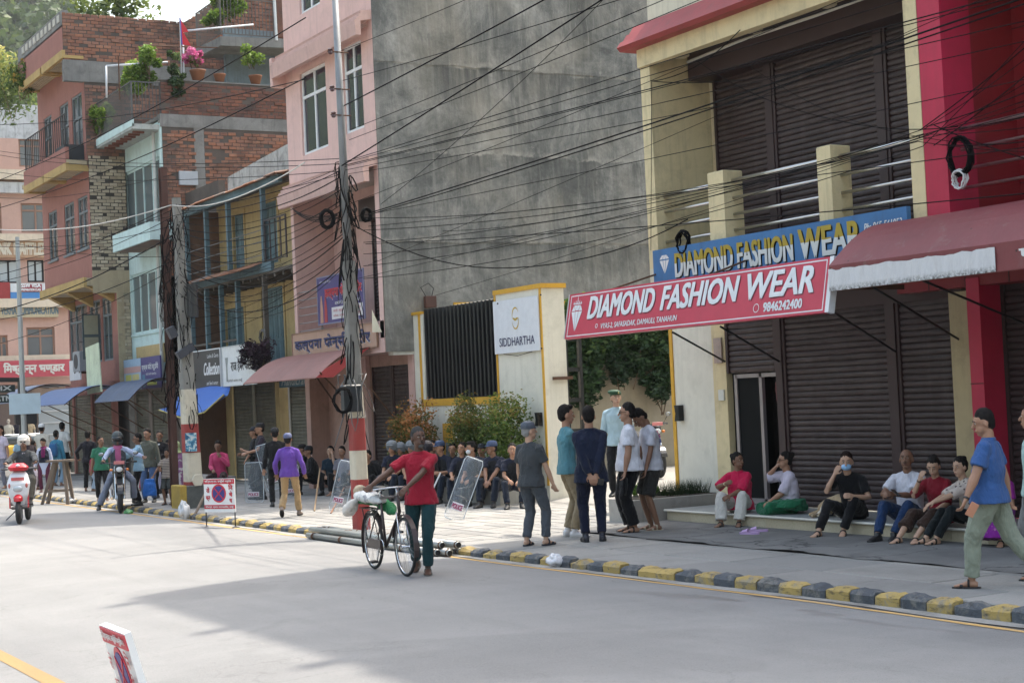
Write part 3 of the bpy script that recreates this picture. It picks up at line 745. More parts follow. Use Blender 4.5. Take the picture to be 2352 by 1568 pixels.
            for dx,dz,w_,h_,cc in((.03,.05,.05,.03,(.55,.12,.25)),(-.02,.0,.07,.02,(.5,.2,.35)),(.0,-.06,.08,.03,(.15,.2,.5)),(.02,-.11,.05,.015,(.2,.25,.5))):
                q_=MB();o_=c2-f2*(.128*s)+r2*dx*s+u2*dz*s;q_.loft([(o_-u2*h_*s,r2*w_*s,f2*.012*s),(o_+u2*h_*s,r2*w_*s*.8,f2*.012*s)],8,4);q_.build('back_print',plain(cc,.9),T)
        elif k=='bracelet':
            W_,E_=(WL,EL) if e[2]=='l' else (WR,ER);d=(W_-E_).normalized()
            MB().tube([W_-d*.022*s,W_-d*.002*s],[.031*s,.031*s],12).build(e[3] if len(e)>3 else 'bracelet',plain(e[1],.4),T,True)
    J=dict(T=T,WL=WL,WR=WR,EL=EL,ER=ER,hd=hd,sp=sp,s=s,hc=hc,KL=KL,KR=KR,AL=AL,AR=AR,pel=pel)
    T.update_tag();J['mw']=M.Translation(T.location)@M.Rotation(T.rotation_euler[2],4,'Z')
    return J
# ================================================================ building helpers
def rX(X,u0,v0,u1,v1):
    a=PX(u0,v0,X);b=PX(u1,v1,X);return min(a.y,b.y),max(a.y,b.y),min(a.z,b.z),max(a.z,b.z)
def rY(Y,u0,v0,u1,v1):
    a=PY(u0,v0,Y);b=PY(u1,v1,Y);return min(a.x,b.x),max(a.x,b.x),min(a.z,b.z),max(a.z,b.z)
slatcache={}
def slat_mesh(L,pitch,m):
    k=(round(L,2),pitch,m.name)
    if k not in slatcache:
        mb=MB();h=pitch;pr=[(0.012,0),(-.004,h*.12),(-.011,h*.35),(-.011,h*.6),(-.004,h*.85),(.012,h*.93)]
        mb.add([(a,-L/2,b) for a,b in pr]+[(a,L/2,b) for a,b in pr],[(i,i+6,i+7,i+1) for i in range(5)]+[tuple(range(6)),tuple(range(11,5,-1))])
        slatcache[k]=mb.mesh('slat',m)
    return slatcache[k]
def shutter(parent,X,y0,y1,z0,z1,m,pitch=.085,label=None,bot=True,frame=None):
    """roller shutter facing the street: back panel, side guides, interlocking slats"""
    s=MB();s.box(X+.02,X+.05,y0,y1,z0,z1);
    o=s.build('shutter',m,parent);
    if label:o['label']=label
    for ya in(y0,y1-.05):MB().box(X-.035,X+.02,ya,ya+.05,z0,z1).build('guide_rail',frame or m,o)
    n=int((z1-z0)/pitch);me=slat_mesh(y1-y0-.11,pitch,m)
    for i in range(n):
        q=link('slat',me,o);q.location=(X,(y0+y1)/2,z0+i*pitch+.01)
    return o
def window(parent,X,y0,y1,z0,z1,fm,gm,cols=2,trans=.3,fw=.055,dep=.06,name='window',sill=None,rows=1,bars=None,ax='x'):
    """window set in the opening: frame with mullions, one pane per light"""
    P=(lambda mb,d0,d1,a,b,c,e:mb.box(d0,d1,a,b,c,e)) if ax=='x' else (lambda mb,d0,d1,a,b,c,e:mb.box(a,b,d0,d1,c,e))
    f=MB();d=dep
    P(f,X,X+d,y0,y0+fw,z0,z1);P(f,X,X+d,y1-fw,y1,z0,z1);P(f,X,X+d,y0+fw,y1-fw,z0,z0+fw);P(f,X,X+d,y0+fw,y1-fw,z1-fw,z1)
    zt=z1-(z1-z0)*trans if trans else z1-fw
    if trans:P(f,X-.004,X+d-.004,y0+fw,y1-fw,zt-fw/2,zt+fw/2)
    cw=(y1-y0)/cols
    for i in range(1,cols):P(f,X-.002,X+d-.002,y0+cw*i-fw/2,y0+cw*i+fw/2,z0+fw,z1-fw)
    o=f.build(name,fm,parent)
    for i in range(cols):
        a=y0+cw*i+(fw/2 if i else fw);b=y0+cw*(i+1)-(fw/2 if i<cols-1 else fw)
        zz=[z0+fw]+[z0+fw+(zt-z0-fw)*k/rows for k in range(1,rows)]+[zt-(fw/2 if trans else 0)]
        for k in range(rows):
            g=MB();P(g,X+d*.5,X+d*.5+.01,a,b,zz[k]+(.02 if k else 0),zz[k+1]);g.build('pane',gm,o)
        if trans:
            g=MB();P(g,X+d*.5,X+d*.5+.01,a,b,zt+fw/2,z1-fw);g.build('pane',gm,o)
    if sill:
        g=MB();P(g,X-.1,X+d,y0-.06,y1+.06,z0-.07,z0-.005);g.build('sill',sill,o)
    return o
def doors(parent,X,y0,y1,z0,z1,m,dark,leaves=2,panels=3,name='door',open_=0):
    f=MB();fw=.07
    f.box(X-.02,X+.06,y0,y0+fw,z0,z1);f.box(X-.02,X+.06,y1-fw,y1,z0,z1);f.box(X-.02,X+.06,y0+fw,y1-fw,z1-fw,z1)
    o=f.build(name,m,parent);w=(y1-y0-2*fw)/leaves
    for i in range(leaves):
        a=y0+fw+w*i+.006;b=a+w-.012;q=MB();q.box(X+.03,X+.06,a,b,z0,z1-fw)
        ph=(z1-fw-z0)/panels
        for k in range(panels):
            zz=z0+ph*k;q.box(X+.012,X+.029,a,a+.05,zz,zz+ph);q.box(X+.012,X+.029,b-.05,b,zz,zz+ph);q.box(X+.013,X+.029,a+.05,b-.05,zz,zz+.05);q.cbox(X+.016,X+.029,a+.09,b-.09,zz+.1,zz+ph-.05,.012)
        q.build('leaf',m,o)
    return o
def bricks(parent,Yp,x0,x1,z0,z1,m,mort,N,holes=(),bl=.27,bh=.112,seed=1,edge=None,bed=None):
    """brick face looking towards -y (the party walls): mortar bed + proud uneven bricks"""
    r=random.Random(seed);mb=MB();mb.wall(Yp-.012,x0,x1,z0,bed or z1,.01,holes,axis='y');mb.build('mortar_bed',mort,parent)
    var=[]
    for s in range(6):
        q=MB();q.cbox(-bl/2+.008,bl/2-.008,-.03+s*.003,.01,-bh/2+.007,bh/2-.007,.008);var.append(q.mesh('brick',m,attr=True))
    lst=[];row=0;z=z0
    while z+bh<z1+.01:
        x=x0-(row%2)*bl/2
        while x<x1:
            xa=max(x,x0);xb=min(x+bl,x1);xc=(xa+xb)/2;zc=z+bh/2
            if xb-xa>.06 and not any(h[0]-.05<xc<h[1]+.05 and h[2]-.02<zc<h[3]+.02 for h in holes) and r.random()>.008:
                if edge is None or edge(xc,zc):lst.append((xc,zc,(xb-xa)/bl))
            x+=bl
        z+=bh;row+=1
    r.shuffle(lst)
    st=MB()
    for i,(xc,zc,fr) in enumerate(lst):
        jz=r.uniform(-.008,.008);sx=r.uniform(.9,1.03)*fr;dy=r.uniform(-.018,.012)
        if i<N:
            o=link('brick',var[i%6],parent);o.location=(xc+r.uniform(-.01,.01),Yp+dy,zc+jz);o.scale=(sx,1,r.uniform(.88,1.05));o.rotation_euler=(0,r.uniform(-.03,.03),r.uniform(-.02,.02))
        else:
            st.r=r.random();a=bl/2*sx-.008;st.cbox(xc-a,xc+a,Yp-.022+dy,Yp+.01,zc-bh/2+.007+jz,zc+bh/2-.007+jz,.008)
    if st.v:
        o=st.build('brickwork',m,parent,attr=True);o['kind']='stuff'
def railing(parent,pts,zb,zt,m,step=.12,r=.008,name='railing',rails=2):
    """polyline balcony railing, every bar a sub-part"""
    f=MB()
    for a,b in zip(pts,pts[1:]):
        f.bar((a[0],a[1],zt),(b[0],b[1],zt),.035);f.bar((a[0],a[1],zb),(b[0],b[1],zb),.025)
        if rails>2:f.bar((a[0],a[1],zt-.12),(b[0],b[1],zt-.12),.02)
    for a in pts:f.bar((a[0],a[1],zb-.03),(a[0],a[1],zt+.02),.04)
    o=f.build(name,m,parent);q=MB();q.box(-r,r,-r,r,0,zt-zb-.04);me=q.mesh('bar',m)
    for a,b in zip(pts,pts[1:]):
        L=math.hypot(b[0]-a[0],b[1]-a[1]);n=max(1,int(L/step))
        for i in range(1,n):
            e=link('bar',me,o);e.location=(a[0]+(b[0]-a[0])*i/n,a[1]+(b[1]-a[1])*i/n,zb+.02)
    return o
UY=V((0,-1,0));UZ=V((0,0,1))   # reading direction on street facades
def sign(name,label,cat,X,y0,y1,z0,z1,bm,fm=None,t=.06,parent=None,fw=.03):
    """flat signboard facing the street; returns object and a text placer"""
    mb=MB();mb.box(X,X+t,y0,y1,z0,z1)
    if parent is None:
        T=thing(name,label,cat,(X,(y0+y1)/2,z0));mw=V(T.location)
        mb.v=[tuple(V(p)-mw) for p in mb.v]
    else:T=parent;mw=V((0,0,0))
    mb.build('board' if parent is None else name,bm,T)
    if fm:
        f=MB();f.v=[];a=.004
        f.box(X-a-.01,X+t*.5,y0-fw,y0,z0-fw,z1+fw);f.box(X-a-.01,X+t*.5,y1,y1+fw,z0-fw,z1+fw);f.box(X-a-.01,X+t*.5,y0,y1,z0-fw,z0);f.box(X-a-.01,X+t*.5,y0,y1,z1,z1+fw)
        f.v=[tuple(V(p)-mw) for p in f.v];f.build('frame',fm,T)
    def tx(s,u0,v0,u1,v1,m,**k):  # fractions: u from the reader's left, v from the bottom
        w=y1-y0;h=z1-z0
        return lettering(T,s,V((X,y1-u0*w,z0+v0*h))-mw,UY,UZ,(u1-u0)*w,(v1-v0)*h,m,**k)
    def patch(u0,v0,u1,v1,m,d=.002,nm='print_patch'):
        w=y1-y0;h=z1-z0;q=MB();q.box(X-d,X+.001,y1-u0*w,y1-u1*w,z0+v0*h,z0+v1*h);q.v=[tuple(V(p)-mw) for p in q.v];return q.build(nm,m,T)
    return T,tx,patch,mw
# colours measured against the lit surfaces
CREAM=paint((.66,.55,.33),.75,.07,.3,.3);CREAM2=paint((.64,.60,.47),.75,.06,.35,.35,(.16,.13,.09))
def shutmat(c,c2,nm):
    t=NT(nm);p=t.pos();oi=t.n('ShaderNodeObjectInfo')
    b=t.mix(t.rng(oi.outputs['Random'],0,1,0,.45),c,tuple(x*1.45 for x in c))
    b=t.mix(t.rng(t.noise(t.pos((1,.5,9)),1.6,7,.75),.5,.7,0,.55),b,c2);b=t.mix(t.rng(t.noise(t.pos((1,3.5,.25)),1.2,5,.65),.55,.72,0,.35),b,c2)
    b=t.mix(t.rng(t.noise(t.pos((1,1.2,14)),2.6,6,.8),.66,.7,0,.8),b,(.30,.27,.25));b=t.mix(t.rng(t.noise(p,.7,5,.7,.8),.55,.7,0,.5),b,tuple(x*.45 for x in c))
    t.col(b);t.l(t.rng(t.noise(p,5,4,.7),.3,.7,.38,.7),t.b.inputs['Roughness']);t.b.inputs['Specular IOR Level'].default_value=.45;t.bump(t.noise(t.pos((1,.6,1)),2.2,4,.6),.35,.05);return t.m
MAROON=shutmat((.044,.028,.028),(.12,.095,.088),'maroon_shutter_paint');MARF=paint((.050,.029,.030),.5,.1,.15,.15)
CONC=paint((.21,.205,.195),.92,.25,.5,.5,(.055,.052,.05),bump=.5)
WHITEP=paint((.68,.65,.56),.75,.05,.25,.22,(.2,.19,.15))
OCHRE=paint((.60,.33,.035),.7,.08,.2,.15)
STEEL=plain((.62,.60,.57),.28,1.);BLACKM=plain((.014,.015,.017),.5,.3);DARK=plain((.012,.011,.011),.8)
RUST=paint((.10,.05,.03),.85,.3,.4,0);GLS=glass();WHITE=plain((.72,.73,.74),.5)
# ================================================================ cream building with the double-height shutters
XR=15.65
DB=thing('shop_building','cream shop building with maroon roller shutters and a steel-railed balcony','building',(XR,17.6,.13));DBo=V(DB.location)
class Loc(MB):
    """mesh builder whose parts are expressed relative to a building's base"""
    def __init__(s,o):super().__init__();s.o=V(o)
    def build(s,name,mats,parent=None,**k):
        s.v=[tuple(V(p)-s.o) for p in s.v];return super().build(name,mats,parent,**k)
def holder(T):
    """all parts of a building are authored in street coordinates under an un-offset building"""
    T.location=(0,0,0);return T
# simple route: building empties sit at the base point but children carry the inverse offset
def base(name,label,cat,p,group=None):
    T=thing(name,label,cat,p,0,group);T['_b']=1;return T
def fixbase():
    for T in [o for o in bpy.data.objects if o.get('_b')]:
        inv=M.Translation(-V(T.location))
        for c in T.children:
            if not c.get('_ok'):c.matrix_basis=inv@c.matrix_basis;c['_ok']=1
    for o in bpy.data.objects:
        for k in('_b','_ok'):
            if k in o:del o[k]
DB['_b']=1
yA=20.7;yZ=14.67
g=lambda u,v,X=XR:PX(u,v,X)
# side wing wall, back walls, slabs
z1f=4.31;zc=7.45
mb=MB();mb.box(14.5,XR,20.45,yA,4.05,zc);mb.build('wing_wall',CREAM,DB)
mb=MB();mb.box(14.5,XR+.3,14.67,14.9,4.05,zc);mb.box(14.5,14.8,14.67,14.9,3.95,4.05);mb.build('wing_wall',CREAM,DB)
mb=MB();mb.box(14.62,XR+.3,14.9,20.45,3.80,4.05);mb.box(14.50,14.62,14.9,yA,3.8,4.05);mb.build('balcony_slab',CREAM2,DB)
mb=MB();mb.box(XR+.1,XR+.3,14.67,20.4,3.4,3.8);mb.box(XR+.1,XR+6,20.42,yA,.13,11.8);mb.box(XR+.11,XR+.3,14.9,20.42,4.05,zc);mb.build('wall',CREAM2,DB)
mb=MB();mb.box(XR-.02,XR+.1,20.36,yA,.13,3.8);mb.build('column',CREAM,DB)
# upper cornice, soffit and storeys above, raised out of view to shape the road shadow
mb=MB();mb.box(14.45,XR+.3,12,yA+.05,7.02,7.06);mb.v=[];mb.f=[];mb.mi=[];mb.rn=[]
mb.box(14.46,14.62,14.67,yA+.02,7.22,7.5);mb.box(14.62,XR+.3,14.67,yA,7.42,7.5);mb.build('soffit_slab',CREAM,DB)
mb=MB();mb.prism([(14.28,7.5),(14.22,7.56),(14.30,7.66),(14.34,7.67),(14.42,7.78),(14.46,7.79),(14.56,7.92),(15.9,7.92),(15.9,7.5)],'y',14.2,yA+.22);mb.build('cornice',paint((.30,.045,.045),.6,.12,.35,.3),DB)
mb=MB();mb.wall(14.62,14.3,20.42,7.92,19.6,.2,[(16.2,18.6,9.1,10.6),(16.2,18.6,12.4,13.9),(16.2,18.6,15.7,17.2)]);mb.box(14.82,22,14.3,20.42,19.3,19.5);mb.box(14.62,22,20.42,20.6,7.92,19.6);mb.build('shadow_storey',CREAM2,DB)
for z_ in(9.1,12.4,15.7):window(DB,14.7,16.2,18.6,z_,z_+1.5,MARF,GLS)
for yy in(14.9,17.4,20.2):MB().box(14.7,14.9,yy-.1,yy+.1,19.6,20.5).build('roof_post',CONC,DB)
# shutters upstairs
gU=[20.33,g(1772,247).y,g(2030,247).y,15.02]
MB().box(15.22,XR+.1,15.0,20.42,7.0,7.44).build('roller_box',MARF,DB)
for a,b in((gU[1]+.07,gU[0]),(gU[2]+.07,gU[1]-.07),(gU[3]-.1,gU[2]-.07)):shutter(DB,XR,a,b,4.06,7.0,MAROON,frame=MARF)
for y_ in gU[1:3]:MB().box(XR-.05,XR+.09,y_-.065,y_+.065,4.06,7.02).build('shutter_post',MARF,DB)
# shutters downstairs
c1=g(1793,800).y;c2=g(2058,850).y;c3=g(2225,900).y;cl=20.33
zd=g(1740,857).z
MB().box(XR-.04,XR+.1,c3,20.36,3.2,3.8).build('roller_box',MARF,DB)
zs=.33
for y_ in(c1,c2):MB().box(XR-.06,XR+.09,y_-.075,y_+.075,zs,3.2).build('shutter_post',MARF,DB)
shutter(DB,XR,c1+.08,cl,zd+.02,3.2,MAROON,label='half raised maroon shutter above the shop entrance',frame=MARF)
shutter(DB,XR,c2+.08,c1-.08,zs,3.2,MAROON,frame=MARF);shutter(DB,XR,c3,c2-.08,zs,3.2,MAROON,frame=MARF)
# entrance: near-black panels standing in for interior shade, aluminium frame door, hanging clothes
ALU=plain((.32,.29,.30),.4,.6)
mb=MB();mb.box(XR+.9,XR+.95,c1-.2,20.41,zs,3.2);mb.box(XR+.105,XR+.9,20.38,20.415,zs,3.2);mb.box(XR+.105,XR+.9,c1-.2,20.38,zd+.2,zd+.25);mb.box(XR+.105,XR+.9,c1-.2,c1-.15,zs,3.2);mb.build('interior_shade_panel',DARK,DB)
mb=MB();d1=g(1688,900).y;d2=g(1745,900).y
for y_ in(d1,d2,c1+.12):mb.box(XR+.02,XR+.08,y_-.035,y_+.035,zs,zd)
mb.box(XR+.02,XR+.08,c1+.1,d1,zd-.06,zd);mb.box(XR+.02,XR+.08,c1+.1,d1,zs,zs+.09);o=mb.build('entrance_door',ALU,DB)
MB().box(XR+.045,XR+.055,d2,d1,zs+.09,zd-.06).build('pane',plain((.006,.007,.008),.6,0,.1),o)
for k,(yy,c) in enumerate(((d2-.25,(.30,.11,.11)),(d2-.42,(.22,.2,.23)),(d2-.58,(.06,.06,.09)),(d2-.33,(.28,.26,.3)))):
    mb=MB();zt=zd-.05 if k<1 else zd-.25;x=XR+.2+.05*k
    mb.loft([((x,yy,zt),V((0,.05,0)),V((.03,0,0))),((x,yy,zt-.15),V((0,.11,0)),V((.05,0,0))),((x+.01,yy,zt-.45),V((0,.10,0)),V((.05,0,0))),((x,yy,zt-(.5 if k else .3)-.25*(k>0)),V((0,.06,0)),V((.04,0,0)))],12,2)
    remesh(tag(mb.build('hanging_garment',cloth(c)),['pale pink garment hanging at the top of the shop doorway','grey garment hanging in the shop doorway','dark garment hanging deepest in the shop doorway','long grey lilac garment hanging beside the door frame'][k],'garment'),.02,.02,None,1)
# balcony posts and rails
for a,b in((1626,1662),(1879,1911)):
    y1_=PX(a,430,14.5).y;y0_=PX(b,430,14.5).y
    MB().cbox(14.5,14.85,y0_,y1_,4.05,5.33,.012).build('balcony_post',CREAM,DB)
pz=[20.47,PX(1626,430,14.5).y,PX(1662,430,14.5).y,PX(1879,400,14.5).y,PX(1911,400,14.5).y,14.9]
rail=MB();rail.tube([(14.66,20.46,4.0),(14.66,20.46,4.05)],.02);
o=None
for k,(zz,rr) in enumerate(((5.17,.034),(4.92,.022),(4.68,.022),(4.45,.022))):
    for a,b in((pz[0],pz[1]-.05),(pz[2]+.05,pz[3]-.05),(pz[4]+.05,pz[5])):
        q=MB();q.tube([(14.67,a,zz),(14.67,b,zz)],rr,10);q.build('balcony_rail',STEEL,DB,smooth=True)
# step / platform in front
MARB=paint((.42,.38,.30),.35,.12,.3,0,(.2,.17,.12),spec=.5);TILE=rndmat([(.52,.45,.32),(.47,.41,.30),(.56,.50,.37)],.35,name='step_tile',stain=.3,stainc=(.28,.22,.14),bump=.05)
st=base('shop_step','low tiled stone step running along the cream shop front','step',(14.5,16,.13))
MB().box(14.46,XR+.9,10.9,20.57,.281,.315).build('step_top',paint((.30,.31,.30),.35,.12,.2,0),st)
MB().box(14.53,XR+.3,10.95,20.55,.10,.281).build('step_core',CREAM2,st)
y=20.55
while y>11:
    MB().box(14.5,14.53,y-.595,y,.12,.281).build('tile',TILE,st);y-=.6
MB().tube([(14.465,20.57,.298),(14.465,10.9,.298)],.018,8).build('step_nosing',plain((.65,.62,.55),.3),st)
# right-hand column pair (cream + red) ground floor
yr0=PX(2270,900,XR).y;yr1=PX(2222,900,XR).y
MB().box(XR-.25,XR+.1,yr0,yr1,.13,3.25).build('column',paint((.42,.33,.19),.75,.07,.3,.25),DB)
# blue painted board on the balcony face
BLUE=paint((.05,.165,.37),.5,.1,.25,.25);GOLD=plain((.42,.30,.03),.5)
def twotone():
    t=NT('gold_white_lettering');p=t.pos(obj=True);sx=t.n('ShaderNodeSeparateXYZ');t.l(p,sx.inputs[0])
    t.col(t.mix(t.rng(t.math('ADD',sx.outputs[2],t.math('MULTIPLY',t.noise(p,9,2),.03)),.275,.28),(.62,.64,.64),(.40,.29,.03)));t.b.inputs['Roughness'].default_value=.5;return t.m
T,tx,patch,mw=sign('shop_sign','blue painted sign board reading DIAMOND FASHION WEAR in gold and white','sign',14.40,14.92,20.46,3.80,4.315,BLUE,t=.07)
tx('DIAMOND FASHION',.105,.10,.60,.80,twotone(),bold=.035,shadow=(plain((.01,.01,.015)),.025,-.02),name='lettering')
tx('WEAR',.625,.10,.845,.86,twotone(),bold=.04,shadow=(plain((.01,.01,.015)),.025,-.02),name='lettering')
tx('Ph: 065-561053',.86,.55,.985,.74,WHITE,shear=.2,bold=.02,name='phone_number')
mb=MB()   # cut diamond emblem
cx,cz,s_=20.46-.055*5.54,4.09,.13
for tri in(((-1,.5),(-.5,1),(-.3,.5)),((-.5,1),(0,1),(-.3,.5)),((0,1),(.3,.5),(-.3,.5)),((0,1),(.5,1),(.3,.5)),((.5,1),(1,.5),(.3,.5)),((-1,.42),(-.33,.42),(0,-1.3)),((-.28,.42),(.28,.42),(0,-1.3)),((.33,.42),(1,.42),(0,-1.3))):
    c_=V((sum(p[0] for p in tri)/3,sum(p[1] for p in tri)/3));pts=[(14.396,cx-(c_[0]+(p[0]-c_[0])*.9)*s_,cz+(c_[1]+(p[1]-c_[1])*.9)*s_) for p in tri]
    mb.add([tuple(V(p)-mw) for p in pts],[(0,1,2)])
o=mb.build('diamond_emblem',WHITE,T);o['kind']='stuff'
# clutter along the soffit: conduits, brackets, hanging lamp base
mb=MB();mb.tube([(15.2,20.4,7.30),(15.15,19.0,7.33),(15.1,17.2,7.30),(15.2,15,7.36)],.022,6);mb.build('conduit',plain((.6,.58,.52),.6),DB)
for yy in(20.0,18.2,16.6):MB().cbox(14.75,14.95,yy,yy+.2,7.28,7.42,.02).build('lamp_base',plain((.55,.47,.32),.6),DB)
MB().box(XR-.045,XR-.02,20.42,20.56,1.95,2.12).build('meter_plate',plain((.6,.6,.55),.6),DB)
# ---- red awning fascia box, shop sign and awning are added with the street things
# ================================================================ red building at the right edge
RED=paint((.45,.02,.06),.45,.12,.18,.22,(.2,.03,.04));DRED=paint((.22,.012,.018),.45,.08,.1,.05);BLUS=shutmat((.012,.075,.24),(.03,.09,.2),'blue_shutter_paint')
RB=base('red_building','glossy red shop building with blue roller shutters at the right edge','building',(15.5,12,.13))
MB().box(14.5,14.5+.5,14.28,14.66,3.95,9).build('column',RED,RB)
MB().box(14.5,15.2,8,14.28,7.15,9).build('beam',RED,RB)
mb=MB();mb.wall(15.75,8,14.66,4.0,9,.2,[(8.6,13.35,4.05,6.95)]);mb.box(15.0,15.75,14.29,14.66,4.0,9);mb.build('wall',DRED,RB)
for zz in(4.55,5.55,6.5):
    MB().box(15.742,15.75,13.36,14.29,zz,zz+.012).build('wall_joint',plain((.05,.004,.006)),RB)
MB().box(15.742,15.75,13.8,13.81,4.0,7.1).build('wall_joint',plain((.05,.004,.006)),RB)
shutter(RB,15.6,8.6,13.34,4.05,6.95,BLUS,pitch=.095,label='blue roller shutter on the upper floor')
MB().box(14.5,15.9,8,14.66,3.78,4.0).build('balcony_slab',DRED,RB)
for k,(zz,rr) in enumerate(((5.17,.034),(4.92,.022),(4.68,.022),(4.45,.022))):
    q=MB();q.tube([(14.67,14.2,zz),(14.67,8,zz)],rr,10);q.build('balcony_rail',STEEL,RB,smooth=True)
mb=MB();mb.box(XR-.3,XR+.3,PX(2300,900,XR).y,yr0-.003,.13,3.4);mb.build('column',RED,RB)
yb=PX(2300,900,XR).y
mb=MB();mb.box(XR-.28,XR+.3,8,yr1+.9,3.3,3.79);mb.v=[tuple(p) for p in mb.v];mb.build('lintel_panel',DRED,RB)
for yy in(yr1+.3,yr1-.35,yb-.5):MB().box(XR-.288,XR-.28,yy,yy+.012,3.3,3.78).build('wall_joint',plain((.05,.004,.006)),RB)
for zz in(1.2,2.05):MB().box(XR-.308,XR-.3,yb,yr0,zz,zz+.012).build('wall_joint',plain((.05,.004,.006)),RB)
shutter(RB,XR+.1,8,yb-.01,.33,3.3,paint((.045,.028,.03),.6),label='dark roller shutter at street level')
MB().box(14.6,22,4,14.28,9,19.7).build('shadow_storey',RED,RB)  # storeys out of view, added to carry the roof shadow along the road
for yy in(11.9,9.0,6):MB().box(14.62,14.82,yy-.1,yy+.1,19.7,20.5).build('roof_post',CONC,RB)
# ================================================================ compound wall with window grille, gate pillars
XW=16.0
CW=base('compound_wall','cream compound wall with ochre trim and a black barred opening','wall',(XW,29,.13))
ya0=26.5;yw1=32.08
sy=PX(1137,693,XW).y   # left edge of pillar panel
gy1=PX(970,717,XW).y;gy0=sy+.03
zt1=PX(956,717,XW).z;zt2=PX(1137,678,XW).z;zsl=PX(1060,922,XW).z
mb=MB();mb.wall(XW,sy,yw1,.13,zt1-.06,.25,[(gy0,gy1,zsl+.08,9)]);mb.build('wall',WHITEP,CW)
mb=MB();mb.box(XW-.01,XW+.5,ya0,sy,.13,zt2+.0);mb.build('pillar',WHITEP,CW)
mb=MB();mb.box(XW-.04,XW+.54,ya0-.04,sy+.02,zt2,zt2+.09);mb.build('pillar_cap',OCHRE,CW)
mb=MB();mb.box(XW-.03,XW-.01,ya0-.004,ya0+.06,.13+.3,zt2-.002);mb.box(XW-.03,XW-.01,sy-.05,sy,zsl,zt2-.002);mb.build('ochre_edge',OCHRE,CW)
mb=MB();mb.box(XW-.04,XW+.26,gy1+.02,yw1,zt1-.06,zt1);mb.build('wall_cap',OCHRE,CW)
mb=MB();mb.box(XW-.02,XW,gy1+.12,gy1+.2,zsl-.1,zt1-.06);mb.box(XW-.02,XW+.0,gy0-.05,gy1+.2,zsl-.07,zsl+.08);mb.build('ochre_frame',OCHRE,CW)
mb=MB();mb.box(XW+.16,XW+.18,gy0,gy1,zsl+.08,zt1+.02);mb.build('grille_backing',plain((.012,.014,.018),.8),CW)
gr=MB();
for zz in(zsl+.45,zt1-.45):gr.box(XW+.08,XW+.12,gy0,gy1,zz,zz+.05)
gr=gr.build('grille',BLACKM,CW)
n=19;q=MB();q.cbox(-.03,.03,-.035,.035,0,zt1-zsl-.06,.01);me=q.mesh('bar',BLACKM)
for i in range(n):
    o=link('bar',me,gr);o.location=(XW+.05,gy0+.06+(gy1-gy0-.12)*i/(n-1),zsl+.1)
# low ochre niche
ny=PX(1030,1000,XW).y
mb=MB();mb.box(XW-.02,XW,ny-.22,ny+.22,.5,PX(1035,972,XW).z);mb.build('niche_panel',OCHRE,CW)
mb=MB();mb.box(XW-.03,XW-.02,ny-.09,ny+.09,.6,1.25);mb.build('niche_slot',plain((.2,.21,.24)),CW)
def updown(X,y,z,lab):
    mb=MB();mb.prism([(y-.06,z-.13),(y+.06,z-.13),(y+.03,z),(y+.06,z+.13),(y-.06,z+.13),(y-.06,z)],'x',X-.1,X);tag(mb.build('wall_lamp',BLACKM),lab,'wall lamp')
q=PX(1245,962,XW);updown(XW-.03,q.y,q.z,'black hourglass wall lamp on the left gate pillar')
XG=15.65;q=PX(1566,948,XG);updown(XG-.01,q.y,q.z,'black hourglass wall lamp on the right gate pillar')
GP=base('gate_pillar','tall cream gate pillar with an ochre edge beside the cream shop','pillar',(XG,21.4,.13))
yg1=PX(1545,900,XG).y
mb=MB();mb.box(XG,XG+.6,yA+.005,yg1,.13,3.9);mb.build('pillar',WHITEP,GP)
mb=MB();mb.box(XG-.02,XG,yg1-.07,yg1+.01,.3,3.9);mb.build('ochre_edge',OCHRE,GP)
MB().box(XG-.04,XG+.64,yA+.005,yg1+.04,3.9,4.0).build('pillar_cap',OCHRE,GP)
# inner courtyard wall with creeper behind the gate
IW=base('courtyard_wall','plain plastered courtyard wall behind the open gate','wall',(24,28,.13))
mb=MB();mb.box(16.3,26,30.7,30.95,.1,4.2);mb.box(26,26.2,20,30.95,.1,4.6);mb.build('wall',paint((.33,.29,.22),.85,.1,.3,.2),IW)
MB().box(16.3,26.2,30.66,30.7,4.1,4.25).build('wall_cap',OCHRE,IW)
# cloth banner SIDDHARTHA on the pillar
T,tx,patch,mw=sign('banner','white banner with gold S emblem reading SIDDHARTHA on the gate wall','banner',XW-.06,PX(1244,750,XW).y,PX(1140,750,XW).y,PX(1245,804,XW).z,PX(1140,693,XW).z,plain((.66,.68,.72),.55),t=.02)
NAVY=plain((.02,.02,.09),.5);tx('SIDDHARTHA',.12,.13,.9,.29,NAVY,bold=.012)
mb=MB();GOL=plain((.55,.36,.03),.4)
yb0,yb1,zb0,zb1=PX(1244,750,XW).y,PX(1140,750,XW).y,PX(1245,804,XW).z,PX(1140,693,XW).z
cy=(yb0+yb1)/2;cz=zb0+(zb1-zb0)*.62;rr_=.17
def arc(a0,a1,rx,rz_,dz,w0,w1,n=24):
    for i in range(n):
        t0=R(a0+(a1-a0)*i/n);t1=R(a0+(a1-a0)*(i+1)/n);wa=w0+(w1-w0)*math.sin(math.pi*i/n);wb=w0+(w1-w0)*math.sin(math.pi*(i+1)/n)
        P=lambda t,w:tuple(V((XW-.065,cy-math.cos(t)*(rx-w),cz+dz+math.sin(t)*(rz_-w)))-mw)
        mb.quad(P(t0,0),P(t1,0),P(t1,wb),P(t0,wa))
arc(20,200,rr_*.75,rr_*.95,rr_*.45,.004,.03);arc(180,395,rr_*.75,rr_*.95,-rr_*.25,.004,.03)
